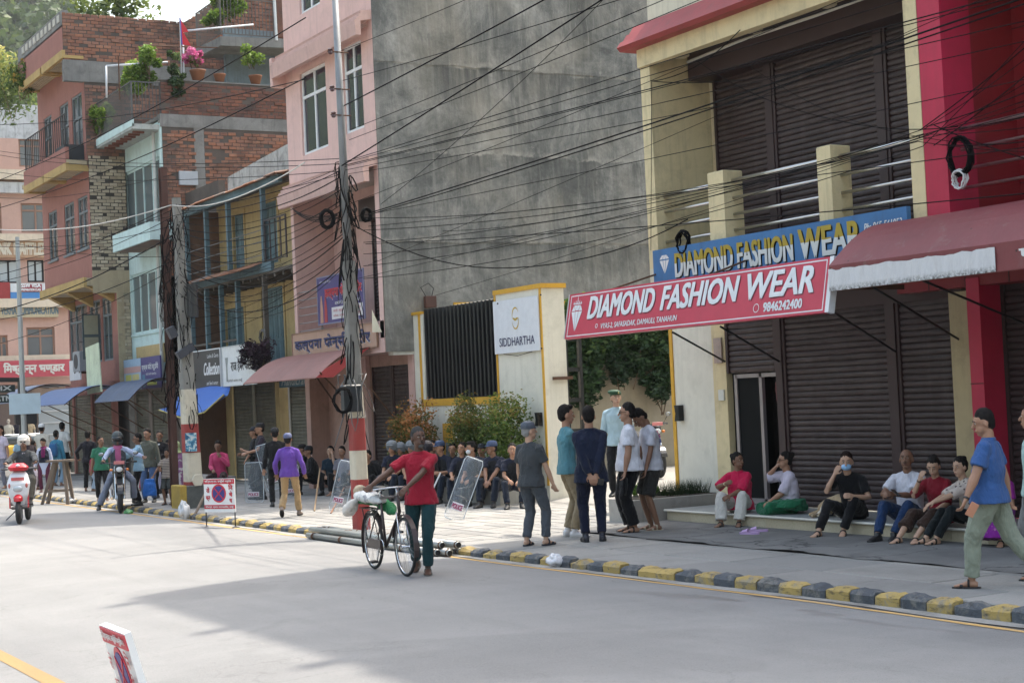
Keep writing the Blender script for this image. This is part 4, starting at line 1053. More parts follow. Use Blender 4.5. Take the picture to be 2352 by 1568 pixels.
mb.add([tuple(V((XW-.066,cy-y,cz+.02+z))-mw) for y,z in((-.12,.0),(-.05,.01),(0,-.015),(.05,.01),(.12,0),(.06,-.03),(0,-.06),(-.06,-.03))],[tuple(range(8))])
o=mb.build('emblem',GOL,T);o['kind']='stuff'
for k,(u,v) in enumerate(((1143,697),(1242,677),(1244,800))):
    q=PX(u,v,XW-.07);MB().ell(V((XW-.07,q.y,q.z))-mw,.018).build('tie',DARK,T)
mb=MB();mb.tube([V((XW-.03,yb1-.3,zb0-.01))-mw,V((XW-.05,cy,zb0-.07))-mw,V((XW-.03,yb0+.35,zb0-.01))-mw],.006,5);mb.build('loose_cord',DARK,T)
# planter bench in front of the wall, where the officers sit
PB=base('planter_bench','long grey cement planter bench in front of the compound wall','planter',(15.3,29.5,.13))
XB=14.95
mb=MB();mb.wall(XB,26.6,32.2,.1,.38,.12);mb.box(XB+.12,XW-.01,26.6,26.72,.1,.38);mb.box(XB-.01,XB+.14,26.58,32.2,.38,.42);mb.build('bench_wall',paint((.36,.35,.32),.85,.12,.35,.3),PB)
MB().box(XB+.125,XW-.02,26.73,32.2,.1,.34).build('soil',plain((.06,.045,.03),1),PB)
# low triangular planter by the step
LP=base('flower_bed','low cement flower bed wedged between pillar and shop step','planter',(14.9,21,.13))
pa=V(G(1417,1197)).xy;pb=G(1540,1190)
mb=MB();poly=[(13.95,21.35),(13.95,20.65),(15.6,20.65),(15.6,22.0)];mb.prism(poly,'z',.1,.48);mb.build('bed_wall',paint((.36,.34,.31),.85,.12,.3,.3),LP)
MB().prism([(14.03,21.27),(14.03,20.73),(15.6,20.73),(15.6,21.9)],'z',.48,.49).build('soil',plain((.05,.04,.03),1),LP)
# ================================================================ pink building with the bare grey party wall
XP=15.3;YP=32.1;YPL=37.2
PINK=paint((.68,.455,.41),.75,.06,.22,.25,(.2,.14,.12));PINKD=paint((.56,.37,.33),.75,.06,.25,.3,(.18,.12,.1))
PB_=base('pink_building','pink four storey building with a bare grey party wall','building',(16,34.8,.13))
w1=rX(XP,688,171,746,349);w1=(PX(746,141,XP).y,PX(688,171,XP).y,7.87,10.25);w2=(PX(832,180,XP).y,PX(788,180,XP).y,8.1,10.32)
w1=(w1[0],w1[1],PX(698,358,XP).z,PX(688,171,XP).z);w2=(w2[0],w2[1],PX(836,293,XP).z,PX(828,90,XP).z)
zcorn=PX(655,145,XP).z;zl2=PX(650,451,XP).z
mb=MB();mb.wall(XP,YP+.205,YPL,zl2-.05,zcorn-.15,.2,[w1,w2]);mb.build('wall',PINK,PB_)
w3=(PX(735,10,XP).y,PX(688,10,XP).y,PX(690,35,XP).z,13.2)
w4=(w3[0]-2.3,w3[0]-.8,w3[2],w3[3])
mb=MB();mb.wall(XP,YP+.205,YPL,zcorn+.16,17.0,.2,[w3]);mb.build('wall',PINK,PB_)
for a in(w1,w2):window(PB_,XP+.05,a[0],a[1],a[2],a[3],WHITE,glass((.008,.014,.03),.08),cols=2,trans=.3,fw=.07)
window(PB_,XP+.05,*w3,WHITE,glass((.008,.014,.03),.08),cols=2,trans=.3,fw=.07)
# cornice (upper) and string slab (lower) with grooved edge
for z_,x_,ye in((zcorn,14.92,YP+1.55),(zl2+.02,14.97,YP+.02)):
    yend=YPL-.02
    mb=MB();mb.prism([(x_,z_-.42),(x_-.03,z_-.10),(x_+.02,z_-.08),(x_+.02,z_-.03),(x_+.08,z_-.01),(x_+.08,z_+.05),(x_+.14,z_+.08),(x_+.12,z_+.13),(XP,z_+.16),(XP,z_-.05),(x_+.12,z_-.10),(x_+.12,z_-.42)],'y',YP-.0,yend)
    mb.build('cornice',PINKD,PB_)
MB().box(14.94,XP,YPL-.05,YPL+.10,zcorn-.62,zcorn+.1).build('cornice_return',PINK,PB_)
# grey party wall, lift seams as ledges
def concrete():
    t=NT('rain_streaked_concrete');p=t.pos()
    b=t.ramp(t.noise(p,.6,9,.78,.35),[(.34,(.062,.066,.064)),(.45,(.135,.138,.133)),(.55,(.235,.233,.22)),(.67,(.37,.365,.34))]);b=t.mix(t.rng(t.noise(p,.25,4,.6,.6),.48,.66,0,.55),b,(.26,.235,.19))
    st=t.noise(t.pos((3.2,3.2,.32)),1,6,.7,.3);b=t.mix(t.rng(st,.50,.70,0,.5),b,(.075,.079,.077));sp=t.noise(t.pos((.9,.9,.3)),1,8,.78,.8);b=t.mix(t.rng(sp,.50,.62,0,.65),b,(.085,.088,.085))
    st2=t.noise(t.pos((8,8,.5)),1.3,5,.7);b=t.mix(t.rng(st2,.55,.75,0,.5),b,(.36,.35,.32))
    b=t.mix(t.rng(t.noise(p,1.3,8,.78,.4),.56,.7,0,.7),b,(.075,.077,.075));b=t.mix(t.rng(t.noise(p,3.3,8,.8,.3),.6,.72,0,.5),b,(.40,.39,.36))
    sx=t.n('ShaderNodeSeparateXYZ');t.l(p,sx.inputs[0]);z=t.math('ADD',sx.outputs[2],t.math('MULTIPLY',t.math('SUBTRACT',t.noise(t.pos((1.3,1,.0)),1,5,.7),.5),.35))
    z=t.math('ADD',z,t.math('MULTIPLY',t.math('SUBTRACT',t.noise(t.pos((.35,1,.0)),1,2,.5),.5),.5))
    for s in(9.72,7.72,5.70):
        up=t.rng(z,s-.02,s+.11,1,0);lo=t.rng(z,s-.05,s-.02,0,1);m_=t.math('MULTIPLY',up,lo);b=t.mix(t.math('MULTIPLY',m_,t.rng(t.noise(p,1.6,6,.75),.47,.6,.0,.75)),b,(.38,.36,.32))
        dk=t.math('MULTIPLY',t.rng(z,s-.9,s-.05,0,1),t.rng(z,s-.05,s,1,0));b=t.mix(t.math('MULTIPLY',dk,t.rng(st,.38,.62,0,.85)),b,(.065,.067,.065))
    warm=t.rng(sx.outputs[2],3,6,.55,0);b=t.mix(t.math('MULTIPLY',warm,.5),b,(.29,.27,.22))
    t.col(b);t.b.inputs['Roughness'].default_value=.93;t.bump(t.noise(p,14,7,.75),.7,.02);return t.m
gw=MB();gw.box(XP+.006,XP+.02,YP-.04,YP,3.6,17);r2=random.Random(4);bands=[3.27,5.70,7.72,9.72,17.0]
nx=44
for bi,(za,zb) in enumerate(zip(bands,bands[1:])):
    off=(.0,.014,.0,.012)[bi];x0=XP+.2 if bi==0 else XP+.2
    vs=[];nz=10
    for j in range(nz+1):
        for i in range(nx+1):
            x=(XP+.006)+(24-XP-.006)*i/nx;z=za+(zb-za)*j/nz
            if j in(0,nz) and 0<bi or (j==nz and bi==0):z+=.07*mn.noise(V((x*1.3,bi+(j==nz),0)))
            vs.append((x,YP-off-.034+.02*mn.noise(V((x*.9,z*.9,3))),z))
    gw.add(vs,[(j*(nx+1)+i,j*(nx+1)+i+1,(j+1)*(nx+1)+i+1,(j+1)*(nx+1)+i) for j in range(nz) for i in range(nx)])
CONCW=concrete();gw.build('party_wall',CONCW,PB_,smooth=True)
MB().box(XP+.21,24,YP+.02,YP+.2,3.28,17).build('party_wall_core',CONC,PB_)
MB().box(XP,XP+.2,YP-.015,YP+.2,zl2-3.85,17).build('corner_pier',PINK,PB_)
MB().box(XP+.2,XW,YP-.01,YP+.25,3.2,3.27).build('ledge',paint((.6,.58,.52),.8),PB_)
# lower floors: open balcony at first floor, ground-floor shop
zf=3.97
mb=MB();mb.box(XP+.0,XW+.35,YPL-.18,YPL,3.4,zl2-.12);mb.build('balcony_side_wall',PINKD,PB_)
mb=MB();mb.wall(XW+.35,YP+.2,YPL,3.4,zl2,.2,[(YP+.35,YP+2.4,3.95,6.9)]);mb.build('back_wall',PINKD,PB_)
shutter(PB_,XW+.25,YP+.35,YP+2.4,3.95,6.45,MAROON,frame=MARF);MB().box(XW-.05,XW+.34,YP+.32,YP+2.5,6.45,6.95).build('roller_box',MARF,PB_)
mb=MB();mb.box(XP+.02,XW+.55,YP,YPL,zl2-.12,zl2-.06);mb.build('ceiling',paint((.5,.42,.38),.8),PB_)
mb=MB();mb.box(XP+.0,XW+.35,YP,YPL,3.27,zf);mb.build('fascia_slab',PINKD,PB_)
yr_=PX(679,673,XP).y
f=MB()
for k in range(6):f.tube([(XP+.05,yr_,zf+.03+k*.19),(XP+.05,PX(732,660,XP).y-.1,zf+.03+k*.19)],.014,6)
for yy in(yr_,PX(732,660,XP).y):f.tube([(XP+.05,yy,zf),(XP+.05,yy,zf+1.02)],.022,6)
f.build('balcony_rail',plain((.25,.24,.23),.4,.8),PB_)
# painted shop name on the fascia
FM=plain((.03,.035,.12),.6)
zn0,zn1=PX(678,792,XP).z,PX(674,762,XP).z
yn1=PX(676,775,XP).y;yn0=YP+.3
sgn,tx,patch,mw=sign('shop_sign','long painted shop name board in navy Devanagari letters on the pink fascia','sign',XP-.05,yn0,yn1,3.42,3.93,paint((.42,.27,.20),.7,.08,.2,.2),plain((.25,.15,.1),.7),t=.045)
tx('कल्पना फेन्सी स्टोर',.03,.08,.93,.82,FM,bold=.035,shadow=(plain((.6,.6,.62)),.02,-.03))
# purple hoarding over the balcony
sgn,tx,patch,mw=sign('shop_hoarding','purple shop hoarding with red Devanagari name and two figures behind the pole','hoarding',XP-.04,PX(838,640,XP).y,PX(733,660,XP).y,PX(736,745,XP).z,PX(733,641,XP).z,plain((.06,.045,.17),.5),plain((.2,.2,.3),.5),t=.03)
tx('श्री कल्पना फेन्सी',.05,.86,.30,.94,WHITE);tx('कल्पना फेन्सी स्टोर',.16,.50,.96,.80,plain((.5,.03,.05),.5),bold=.03,shadow=(plain((.7,.6,.65)),.015,-.02))
tx('दमौली-२, सफासडक',.38,.36,.92,.45,WHITE,bold=.01);patch(.30,.06,.97,.32,plain((.62,.6,.62)));tx('साडी, कुर्ता तथा रेडिमेड कपडा',.34,.20,.93,.28,plain((.45,.05,.08)),off=.006);tx('थोक तथा खुद्रा पाइन्छ',.34,.09,.93,.17,plain((.45,.05,.08)),off=.006)
for k,(u,c) in enumerate(((.09,(.45,.25,.18)),(.2,(.35,.04,.05)))):
    mb=MB();yy=PX(733,660,XP).y-u*2.2;zz=PX(736,745,XP).z
    mb.prism([(yy-.09,zz+.02),(yy+.09,zz+.02),(yy+.07,zz+.35),(yy+.05,zz+.52),(yy+.035,zz+.56),(yy+.03,zz+.66),(yy-.03,zz+.66),(yy-.035,zz+.56),(yy-.05,zz+.52),(yy-.08,zz+.35)],'x',XP-.046,XP-.041);mb.v=[tuple(V(p)-mw) for p in mb.v];mb.build('printed_figure',plain(c,.6),sgn)
# ground floor
yc=PX(832,900,XW).y
mb=MB();mb.box(XW-.02,XW+.25,YP,YP+.28,.13,3.2);mb.build('pilaster',PINKD,PB_)
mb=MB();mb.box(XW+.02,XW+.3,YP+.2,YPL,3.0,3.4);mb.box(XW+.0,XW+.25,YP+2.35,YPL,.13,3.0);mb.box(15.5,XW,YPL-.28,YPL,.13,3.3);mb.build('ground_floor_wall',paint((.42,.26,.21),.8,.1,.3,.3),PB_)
MB().box(XW-.1,XW,YP+2.35,YP+2.6,.13,3.27).build('pilaster',PINKD,PB_)
shutter(PB_,XW+.08,YP+1.33,YP+2.34,.16,3.0,MAROON,frame=MARF);shutter(PB_,XW+.08,YP+.29,YP+1.25,.16,3.0,MAROON,frame=MARF)
MB().box(XW+.03,XW+.12,YP+1.25,YP+1.33,.16,3.0).build('shutter_post',MARF,PB_)
MB().box(XW,24,YP,YPL,16.9,17.05).build('roof',CONC,PB_)
MB().box(20,24,YP,YPL,.1,3.2).build('rear_block',CONC,PB_)
# ================================================================ old yellow house with wooden balconies
YH=base('balcony_house','old yellow house with teal wooden balconies and a rusty tin roof','building',(16.4,41,.13))
YEL=paint((.44,.33,.16),.85,.1,.4,.35,(.14,.1,.06));TEAL=paint((.085,.14,.165),.7,.2,.45,.3,(.05,.045,.04));TEALD=paint((.13,.20,.225),.75,.15,.3,.3,(.05,.05,.05))
y0,y1=YPL+.02,45.6;XY=15.3;XYW=16.4
zE=8.0;zM=5.85
D=[(43.35,44.25,6.1,7.75),(40.8,41.85,6.1,7.8),(43.6,45.2,2.9,5.1),(40.6,42.2,3.3,5.45),(38.2,39.7,3.3,5.45),(38.3,39.6,6.1,7.8)]
mb=MB();mb.wall(XYW,y0,y1,.13,8.2,.25,D+[(y0+.2,41.2,.13,2.95),(41.5,44.9,.13,2.95)]);mb.build('wall',YEL,YH)
for d in D:doors(YH,XYW+.08,*d,TEALD,None,leaves=4 if d[1]-d[0]>1.2 else 2,panels=3)
for d in D:
    f=MB();f.box(XYW-.03,XYW,d[0]-.1,d[0],d[2],d[3]+.1);f.box(XYW-.03,XYW,d[1],d[1]+.1,d[2],d[3]+.1);f.box(XYW-.03,XYW,d[0],d[1],d[3],d[3]+.1);f.build('door_surround',YEL,YH)
SHG=shutmat((.14,.13,.10),(.06,.055,.045),'drab_shutter_paint')
for a,b in((y0+.25,38.9),(39.1,40.5),(41.6,43.1),(43.3,44.8)):shutter(YH,XYW+.05,a,b,.16,2.9,SHG,pitch=.09)
WOOD=paint((.10,.085,.07),.9,.25,.4,0)
MB().box(XY+.1,XYW,y0,y1,5.62,5.72).build('balcony_floor',WOOD,YH);MB().box(XY+.05,XY+.14,y0+1.55,y1,5.68,5.92).build('fascia_beam',TEAL,YH)
MB().box(XY+.1,XYW,y0,y1,2.95,3.1).build('balcony_floor',WOOD,YH);MB().box(XY+.0,XY+.1,y0,y1,3.0,3.2).build('fascia_beam',WOOD,YH)
for yy in range(14):MB().box(XY+.12,XYW,y0+.3+yy*.58,y0+.4+yy*.58,5.52,5.62).build('joist',WOOD,YH)
pw=.12
for yy in(45.4,43.7,41.9,39.3,):
    MB().cbox(XY+.04,XY+.04+pw,yy-.06,yy+.06,5.92,8.0,.01).build('post',TEAL,YH)
for yy in(45.2,43.9,42.7,41.4,39.4):
    MB().cbox(XY+.04,XY+.04+pw,yy-.055,yy+.055,3.2,5.62,.01).build('post',TEAL if yy!=39.4 else WOOD,YH)
MB().box(XY+.02,XY+.14,38.0,45.6,7.86,8.06).build('eave_beam',TEAL,YH)
# low rails
railing(YH,[(XY+.08,39.2),(XY+.08,37.75),],5.95,7.0,plain((.06,.05,.05),.7),.3,.015,'balcony_railing',3)
for a,b in((45.2,43.9),(43.9,42.7),(42.7,41.4)):
    MB().bar((XY+.1,a,4.05),(XY+.1,b,4.05),.06).build('rail',WOOD,YH)
for a,b in((45.4,43.7),(43.7,41.9),(41.9,39.3)):
    for zz in(6.15,6.5,6.8):MB().bar((XY+.1,a,zz),(XY+.1,b,zz),.02).build('rail',plain((.12,.12,.12),.6),YH)
# corrugated tin roof strips, rusted edge
TIN=rndmat([(.28,.12,.06),(.22,.2,.18),(.32,.15,.08)],.8,name='rusty_tin',stain=.5,stainc=(.08,.05,.04))
def tin(x0,z0,x1,z1,ya,yb,nm,par,m=TIN,amp=.018,pit=.09):
    w=.8;yy=ya
    while yy<yb-.05:
        e=min(yb,yy+w);mb=MB();mb.r=rnd.random();n=int((e-yy)/pit*2)+1;vs=[];dz=rnd.uniform(-.012,.012);dx=rnd.uniform(-.05,.03)
        for k in range(n+1):
            y_=yy+(e-yy)*k/n;h=amp*(1 if k%2 else -1);vs+=[(x0+dx,y_,z0+h+dz),(x1,y_,z1+h+dz),(x0+dx,y_,z0+h+dz-.012),(x1,y_,z1+h+dz-.012)]
        mb.add(vs,[(4*k,4*k+1,4*k+5,4*k+4) for k in range(n)]+[(4*k+2,4*k+6,4*k+7,4*k+3) for k in range(n)]+[(4*k,4*k+4,4*k+6,4*k+2) for k in range(n)])
        mb.build(nm,m,par,attr=True);yy=e-.03
tin(XY-.12,8.05,XYW+.3,8.32,37.7,45.7,'roof_sheet',YH);tin(XY-.28,5.80,XY+.12,5.97,39.4,45.7,'roof_sheet',YH,amp=.015,pit=.08)
MB().box(XY+.3,XY+.4,37.6,45.6,7.9,8.0).build('ridge_beam',WOOD,YH)
mb=MB();ya_,yb_=37.6,43.2
mb.add([(15.9,ya_,8.25),(15.9,yb_,8.30),(15.9,yb_,8.72),(15.9,ya_,9.0),(16.1,ya_,8.25),(16.1,yb_,8.30),(16.1,yb_,8.72),(16.1,ya_,9.0)],[(0,1,2,3),(7,6,5,4),(3,2,6,7),(0,3,7,4),(1,5,6,2)]);mb.build('parapet',paint((.42,.42,.40),.9,.2,.75,.8,(.05,.05,.05)),YH)
MB().box(16.1,22,37.6,45.6,8.2,8.35).build('roof',CONC,YH)
mb=MB();mb.box(XY+.2,XYW,45.45,45.6,.13,8);mb.build('end_wall',rndmat([(.17,.1,.07)],.9,name='dark_brick_end',stain=.5),YH)
# signs of the row of shops
sgn,tx,patch,mw=sign('shop_sign','charcoal shop sign with white script word Collection behind the cable pole','sign',XY-.16,PX(520,850,XY).y+.02,44.6,PX(520,890,XY).z,PX(520,800,XY).z,plain((.045,.045,.048),.5),WHITE,t=.06)
tx('Collection',.42,.36,.97,.68,WHITE,shear=.35,bold=.035);tx('and feed center',.5,.1,.9,.2,WHITE,shear=.3);tx('Ladies & Gents',.55,.8,.95,.9,WHITE)
ys1=PX(524,850,XY).y;ys0=PX(600,850,XY).y
sgn,tx,patch,mw=sign('shop_sign','white barber shop sign with black Devanagari lettering and a comb emblem','sign',XY-.16,ys0,ys1-.03,PX(541,884,XY).z,PX(574,792,XY).z,plain((.66,.68,.68),.5),plain((.5,.52,.52),.5),t=.06)
BK=plain((.03,.03,.035),.5)
tx('राज हेयर कटिङ',.26,.32,.97,.68,BK,bold=.02);tx('प्रो. राजु ९८४६०३१५७६',.45,.82,.95,.92,BK);tx('दमौली बजार तनहुँ',.15,.06,.6,.16,BK)
mb=MB();yy=ys1-.35
mb.prism([(yy-.06,PX(541,884,XY).z+.1),(yy+.06,PX(541,884,XY).z+.1),(yy+.05,PX(541,884,XY).z+.5),(yy+.1,PX(541,884,XY).z+.75),(yy-.1,PX(541,884,XY).z+.75),(yy-.04,PX(541,884,XY).z+.5)],'x',XY-.168,XY-.161);mb.v=[tuple(V(p)-mw) for p in mb.v];mb.build('comb_emblem',plain((.25,.27,.26)),sgn)
sgn,tx,patch,mw=sign('fascia_sign','faded blue painted fascia sign with cursive letters over the beige shutter','sign',XYW-.35,38.0,40.3,2.68,3.0,paint((.05,.12,.17),.7,.2,.5,.3),t=.05);tx('Handicrafts',.08,.15,.92,.85,plain((.35,.38,.38)),shear=.4,bold=.02)
# ================================================================ light blue house
XBL=15.83;BH=base('blue_house','narrow light blue house with tall barred windows and a plant-filled balcony','building',(15.8,50,.13))
LB=paint((.50,.64,.63),.75,.07,.25,.3,(.15,.17,.16));GB=glass((.10,.13,.14),.12)
BR=rndmat([(.31,.135,.08),(.23,.10,.065),(.36,.175,.11),(.19,.09,.065),(.28,.145,.10),(.25,.125,.09)],.9,name='old_brick',stain=.75,stainc=(.035,.03,.028))
MORT=paint((.095,.078,.068),.95,.2,.5,.3)
Y0=48.7;Y1=52.68
wa=rX(XBL,287,399,369,505);wb=rX(XBL,300,634,374,748)
wa=(PX(369,440,XBL).y,PX(286,440,XBL).y,PX(289,541,XBL).z,PX(284,399,XBL).z);wb=(PX(374,680,XBL).y,PX(302,700,XBL).y,PX(307,769,XBL).z,PX(298,634,XBL).z)
mb=MB();mb.wall(XBL,Y0,Y1,3.1,11.3,.25,[wa,wb]);mb.build('wall',LB,BH)
for w_ in(wa,wb):window(BH,XBL+.06,*w_,LB,GB,cols=4,trans=0,fw=.07,sill=LB)
mb=MB();mb.box(XBL-.07,XBL+.0,Y0,Y0+.14,3.1,11.2);mb.build('corner_strip',LB,BH)
MB().tube([(XBL-.1,Y0+.55,3.1),(XBL-.1,Y0+.55,11.0)],.055,8).build('drain_pipe',plain((.5,.5,.48),.6),BH)
MB().box(XBL-.02,XBL,Y0+.3,Y1-.5,3.75,4.35).build('yellow_band',YEL,BH)
# projecting ledge between floors
zl=PX(300,545,14.95).z
ylL=PX(259,565,14.95).y;ylR=PX(344,529,14.95).y
MB().box(14.95,15.03,ylR,ylL,zl-.28,zl+.26).build('ledge_parapet',LB,BH);MB().box(15.03,XBL,ylR,ylL,zl-.28,zl-.18).build('ledge_slab',paint((.2,.14,.11),.9,.3,.6,0),BH)
MB().box(15.03,XBL,ylR-.001,ylR+.08,zl-.28,zl+.26).build('ledge_return',LB,BH)
# top balcony
bx=14.9;byR=48.72;byL=53.0;bz=PX(300,284,14.9).z
MB().box(bx,XBL,byR,byL,bz-.18,bz-.02).build('balcony_slab',paint((.36,.38,.36),.85,.2,.4,.4),BH)
MB().box(bx-.02,bx+.06,byR,byL,bz-.1,bz+.12).build('balcony_kerb',LB,BH)
railing(BH,[(XBL,byR+.04),(bx+.03,byR+.04),(bx+.03,byL-.05)],bz+.15,bz+1.3,plain((.09,.09,.09),.6),.11,.009,'balcony_railing')
for k in range(9):MB().box(bx+.15,bx+.5,byR+.4+k*.45,byR+.5+k*.45,bz-.24,bz-.18).build('soffit_batten',paint((.2,.08,.06),.9),BH)
# party wall in brick with beam, pillar
zp=PY(640,200,Y0).z;zb1_=PY(500,268,Y0).z;zb0_=PY(500,297,Y0).z
bricks(BH,Y0,XBL,20.6,zb1_,zp,rndmat([(.16,.07,.05),(.20,.08,.05),(.12,.06,.05),(.26,.10,.06)],.92,name='sooty_brick',stain=.85,stainc=(.03,.028,.028)),MORT,90,seed=3)
bricks(BH,Y0,XBL,20.6,6.4,zb0_,BR,MORT,200,seed=4,holes=[(16.85,17.2,6.3,zb0_)])
MB().box(XBL-.05,20.6,Y0-.03,Y0+.2,zb0_,zb1_).build('ring_beam',CONC,BH)
MB().box(16.86,17.19,Y0-.02,Y0+.2,6.4,zb0_).build('column',CONC,BH)
MB().box(XBL,20.6,Y0,Y0+.2,3,6.4).build('party_wall',MORT,BH)
MB().box(XBL,20.6,Y0,Y1,zb1_-.1,zb1_).build('roof_terrace',CONC,BH)
MB().box(XBL-.03,20.6,Y0-.04,Y0+.26,zp,zp+.04).build('parapet_coping',CONC,BH)
q=PY(432,410,Y0-.05);mb=MB();mb.cbox(q.x-.3,q.x+.3,Y0-.12,Y0-.02,q.z-.22,q.z+.22,.01);mb.build('tin_patch',plain((.4,.43,.47),.5,.3),BH)
# rooftop room with overhanging slab
YR=51.0;RR=base('rooftop_room','weathered grey blue rooftop room under an overhanging balcony slab','building',(21,51,11.3))
GBL=paint((.20,.26,.30),.8,.12,.5,.4,(.08,.08,.08))
MB().box(18.95,24,YR+.2,YR+.4,11.2,15).build('wall',GBL,RR)
xs=PY(440,112,YR-.1).x
mb=MB();zz0=PY(590,60,49.2).z
mb.add([(18.2,49.6,14.0),(24,49.6,14.2),(24,52.0,14.3),(18.2,52.0,14.1),(18.2,49.6,14.3),(24,49.6,14.5),(24,52.0,14.6),(18.2,52.0,14.4)],[(3,2,1,0),(4,5,6,7),(0,1,5,4),(3,0,4,7),(1,2,6,5),(2,3,7,6)]);mb.build('slab',CONC,RR)
railing(RR,[(18.25,52.0),(18.25,49.65),(20.2,49.65)],14.42,15.6,plain((.12,.11,.10),.7),.12,.01,'balcony_railing')
mb=MB();mb.box(20.25,24,49.9,50.1,14.5,17);mb.build('upper_wall',rndmat([(.2,.09,.06),(.3,.11,.06)],.9,name='upper_brick',stain=.8),RR)
MB().tube([(20.15,49.6,14.3),(20.1,49.6,17.5)],.05,8).build('drain_pipe',plain((.6,.62,.62),.5),RR)
MB().box(20.7,21.1,YR+.15,YR+.2,11.4,13.2).build('blue_door',plain((.02,.04,.16),.5),RR)
# ================================================================ terracotta corner building
TC=base('terracotta_building','terracotta corner building with dark railed balcony and yellow trimmed canopies','building',(14.6,57,.13))
TER=paint((.31,.135,.108),.8,.08,.25,.3,(.12,.07,.06));YT_=paint((.42,.29,.11),.75,.15,.35,.2);CREAMS=paint((.40,.33,.22),.85,.12,.35,.3)
WG=paint((.17,.19,.20),.7,.15,.3,.2);GT=glass((.05,.065,.07),.1)
y0=52.72;y1=59.0;XB1,XB2,XB3,XPJ=15.4,14.6,14.56,13.9
def wr(X,*l):
    out=[]
    for (u0,u1,vt,vb,uc) in l:
        a=PX(u0,vt,X);b=PX(u1,vt,X);c=PX(u0,vb,X);out.append((b.y,a.y,c.z,a.z))
    return out
W3=wr(XB3,(163,187,209,400,0),(136,156,232,430,0),(100,118,268,440,0));W3=[(a,b,10.3,12.95 if i<2 else 12.9) for i,(a,b,c,d) in enumerate(W3)]
W2=wr(XB2,(178,201,459,574,0),(147,170,476,590,0),(111,131,503,620,0));W2=[(a,b,7.75,9.5) for a,b,c,d in W2]
W1=wr(XB1,(242,262,700,800,0),(222,240,710,800,0),(196,214,720,850,0),(160,190,730,850,0));W1=[(PX(236,760,XB1).y-3.2,PX(236,760,XB1).y-2.2,3.9,6.1)]
yw=[PX(u,760,XB1).y for u in(258,236,233,207,190,160)]
W1=[(yw[0],yw[1],4.0,6.15),(yw[2]+.05,yw[3],4.0,6.15),(yw[3]+.3,yw[5],4.0,6.15)]
mb=MB();mb.wall(XB3,y0,y1,10.4,14.1,.25,W3);mb.build('wall',TER,TC)
mb=MB();mb.wall(XB2,y0,y1,6.7,10.4,.25,W2);mb.build('wall',TER,TC)
mb=MB();mb.wall(XB1,y0,y1,3.3,6.7,.25,W1);mb.build('wall',TER,TC)
for a in W3:window(TC,XB3+.03,*a,WG,GT,cols=2,trans=.3,fw=.07,rows=2)
for a in W2:window(TC,XB2+.03,*a,WG,GT,cols=2,trans=.3,fw=.07,rows=2,sill=WG)
for a in W1:window(TC,XB1+.03,*a,WG,GT,cols=3 if a[1]-a[0]>1.5 else 2,trans=.28,fw=.07,rows=2)
# one casement standing open
mb=MB();q=W1[1];a=q[0]+.1
mb.box(XB1-.62,XB1-.0,a-.03,a,q[2]+.1,q[3]-.5);o=mb.build('open_casement',paint((.07,.10,.11),.7),TC)
for k in range(2):MB().box(XB1-.56,XB1-.08,a-.036,a-.03,q[2]+.2+k*.75,q[2]+.85+k*.75).build('pane',plain((.30,.30,.22),.5),o)
# parapet storey projecting
zpa,zpb=14.25,15.1
mb=MB();mb.box(XPJ,XPJ+.2,y0,y1,14.2,15.05);mb.build('parapet',TER,TC)
mb=MB();mb.box(XPJ+.01,XPJ+.2,y0,y1,15.05,15.55)
mb.build('parapet_top',CONC,TC)
for k in range(10):
    yy=y0+.3+k*.55;MB().box(XPJ-.02,XPJ+.01,yy,yy+.3,15.22,15.45).build('parapet_block',plain((.5,.48,.42),.8),TC)
def canopy(z,ya,yb,xo=XPJ,xi=XB3,nr=6):
    MB().box(xo-.03,xi,ya,yb,z-.10,z+.04).build('canopy_slab',YT_,TC)
    MB().box(xo-.05,xo+.06,ya-.05,yb+.05,z-.2,z+.06).build('canopy_edge',YT_,TC);MB().box(xo+.06,xi,ya-.05,ya+.06,z-.2,z-.1).build('canopy_edge',YT_,TC);MB().box(xo+.06,xi,yb-.06,yb+.05,z-.2,z-.1).build('canopy_edge',YT_,TC)
    for k in range(nr):
        x=xo+.09+(xi-xo-.12)*k/nr;MB().box(x,x+(xi-xo)/nr*.6,ya+.08,yb-.08,z-.125,z-.1).build('soffit_board',CREAMS,TC)
canopy(14.15,y0+.02,55.4);canopy(14.15,55.7,58.7)
# 3rd floor balcony
zb=10.55
MB().box(XPJ,XB2,y0,y1,zb-.1,zb+.05).build('balcony_slab',CREAMS,TC);MB().box(XPJ-.02,XPJ+.1,y0+.1,y1-.4,zb-.1,zb+.48).build('balcony_parapet',TER,TC)
canopy(zb-.12,y0+.02,55.6,xi=XB2);canopy(zb-.12,55.8,58.5,xi=XB2)
railing(TC,[(XPJ+.05,y0+.3),(XPJ+.05,y1-.5)],zb+.5,zb+1.6,plain((.03,.025,.025),.6),.26,.012,'balcony_railing')
MB().box(XPJ+.0,XB3,y0+.3,y0+1.4,zb+.05,zb+.6).build('planter_trough',plain((.025,.03,.035),.7),TC)
# lower canopy over first floor
MB().box(XB2-.25,XB1,y0-.02,58.6,6.45,6.7).build('canopy_slab',CREAMS,TC);MB().box(XB2-.3,XB2-.2,y0-.03,58.6,6.40,6.72).build('canopy_edge',YT_,TC)
for yy in(53.0,55.6,58.0):MB().prism([(XB2-.1,6.45),(XB1,6.45),(XB1,5.95)],'y',yy,yy+.35).build('bracket',YT_,TC)
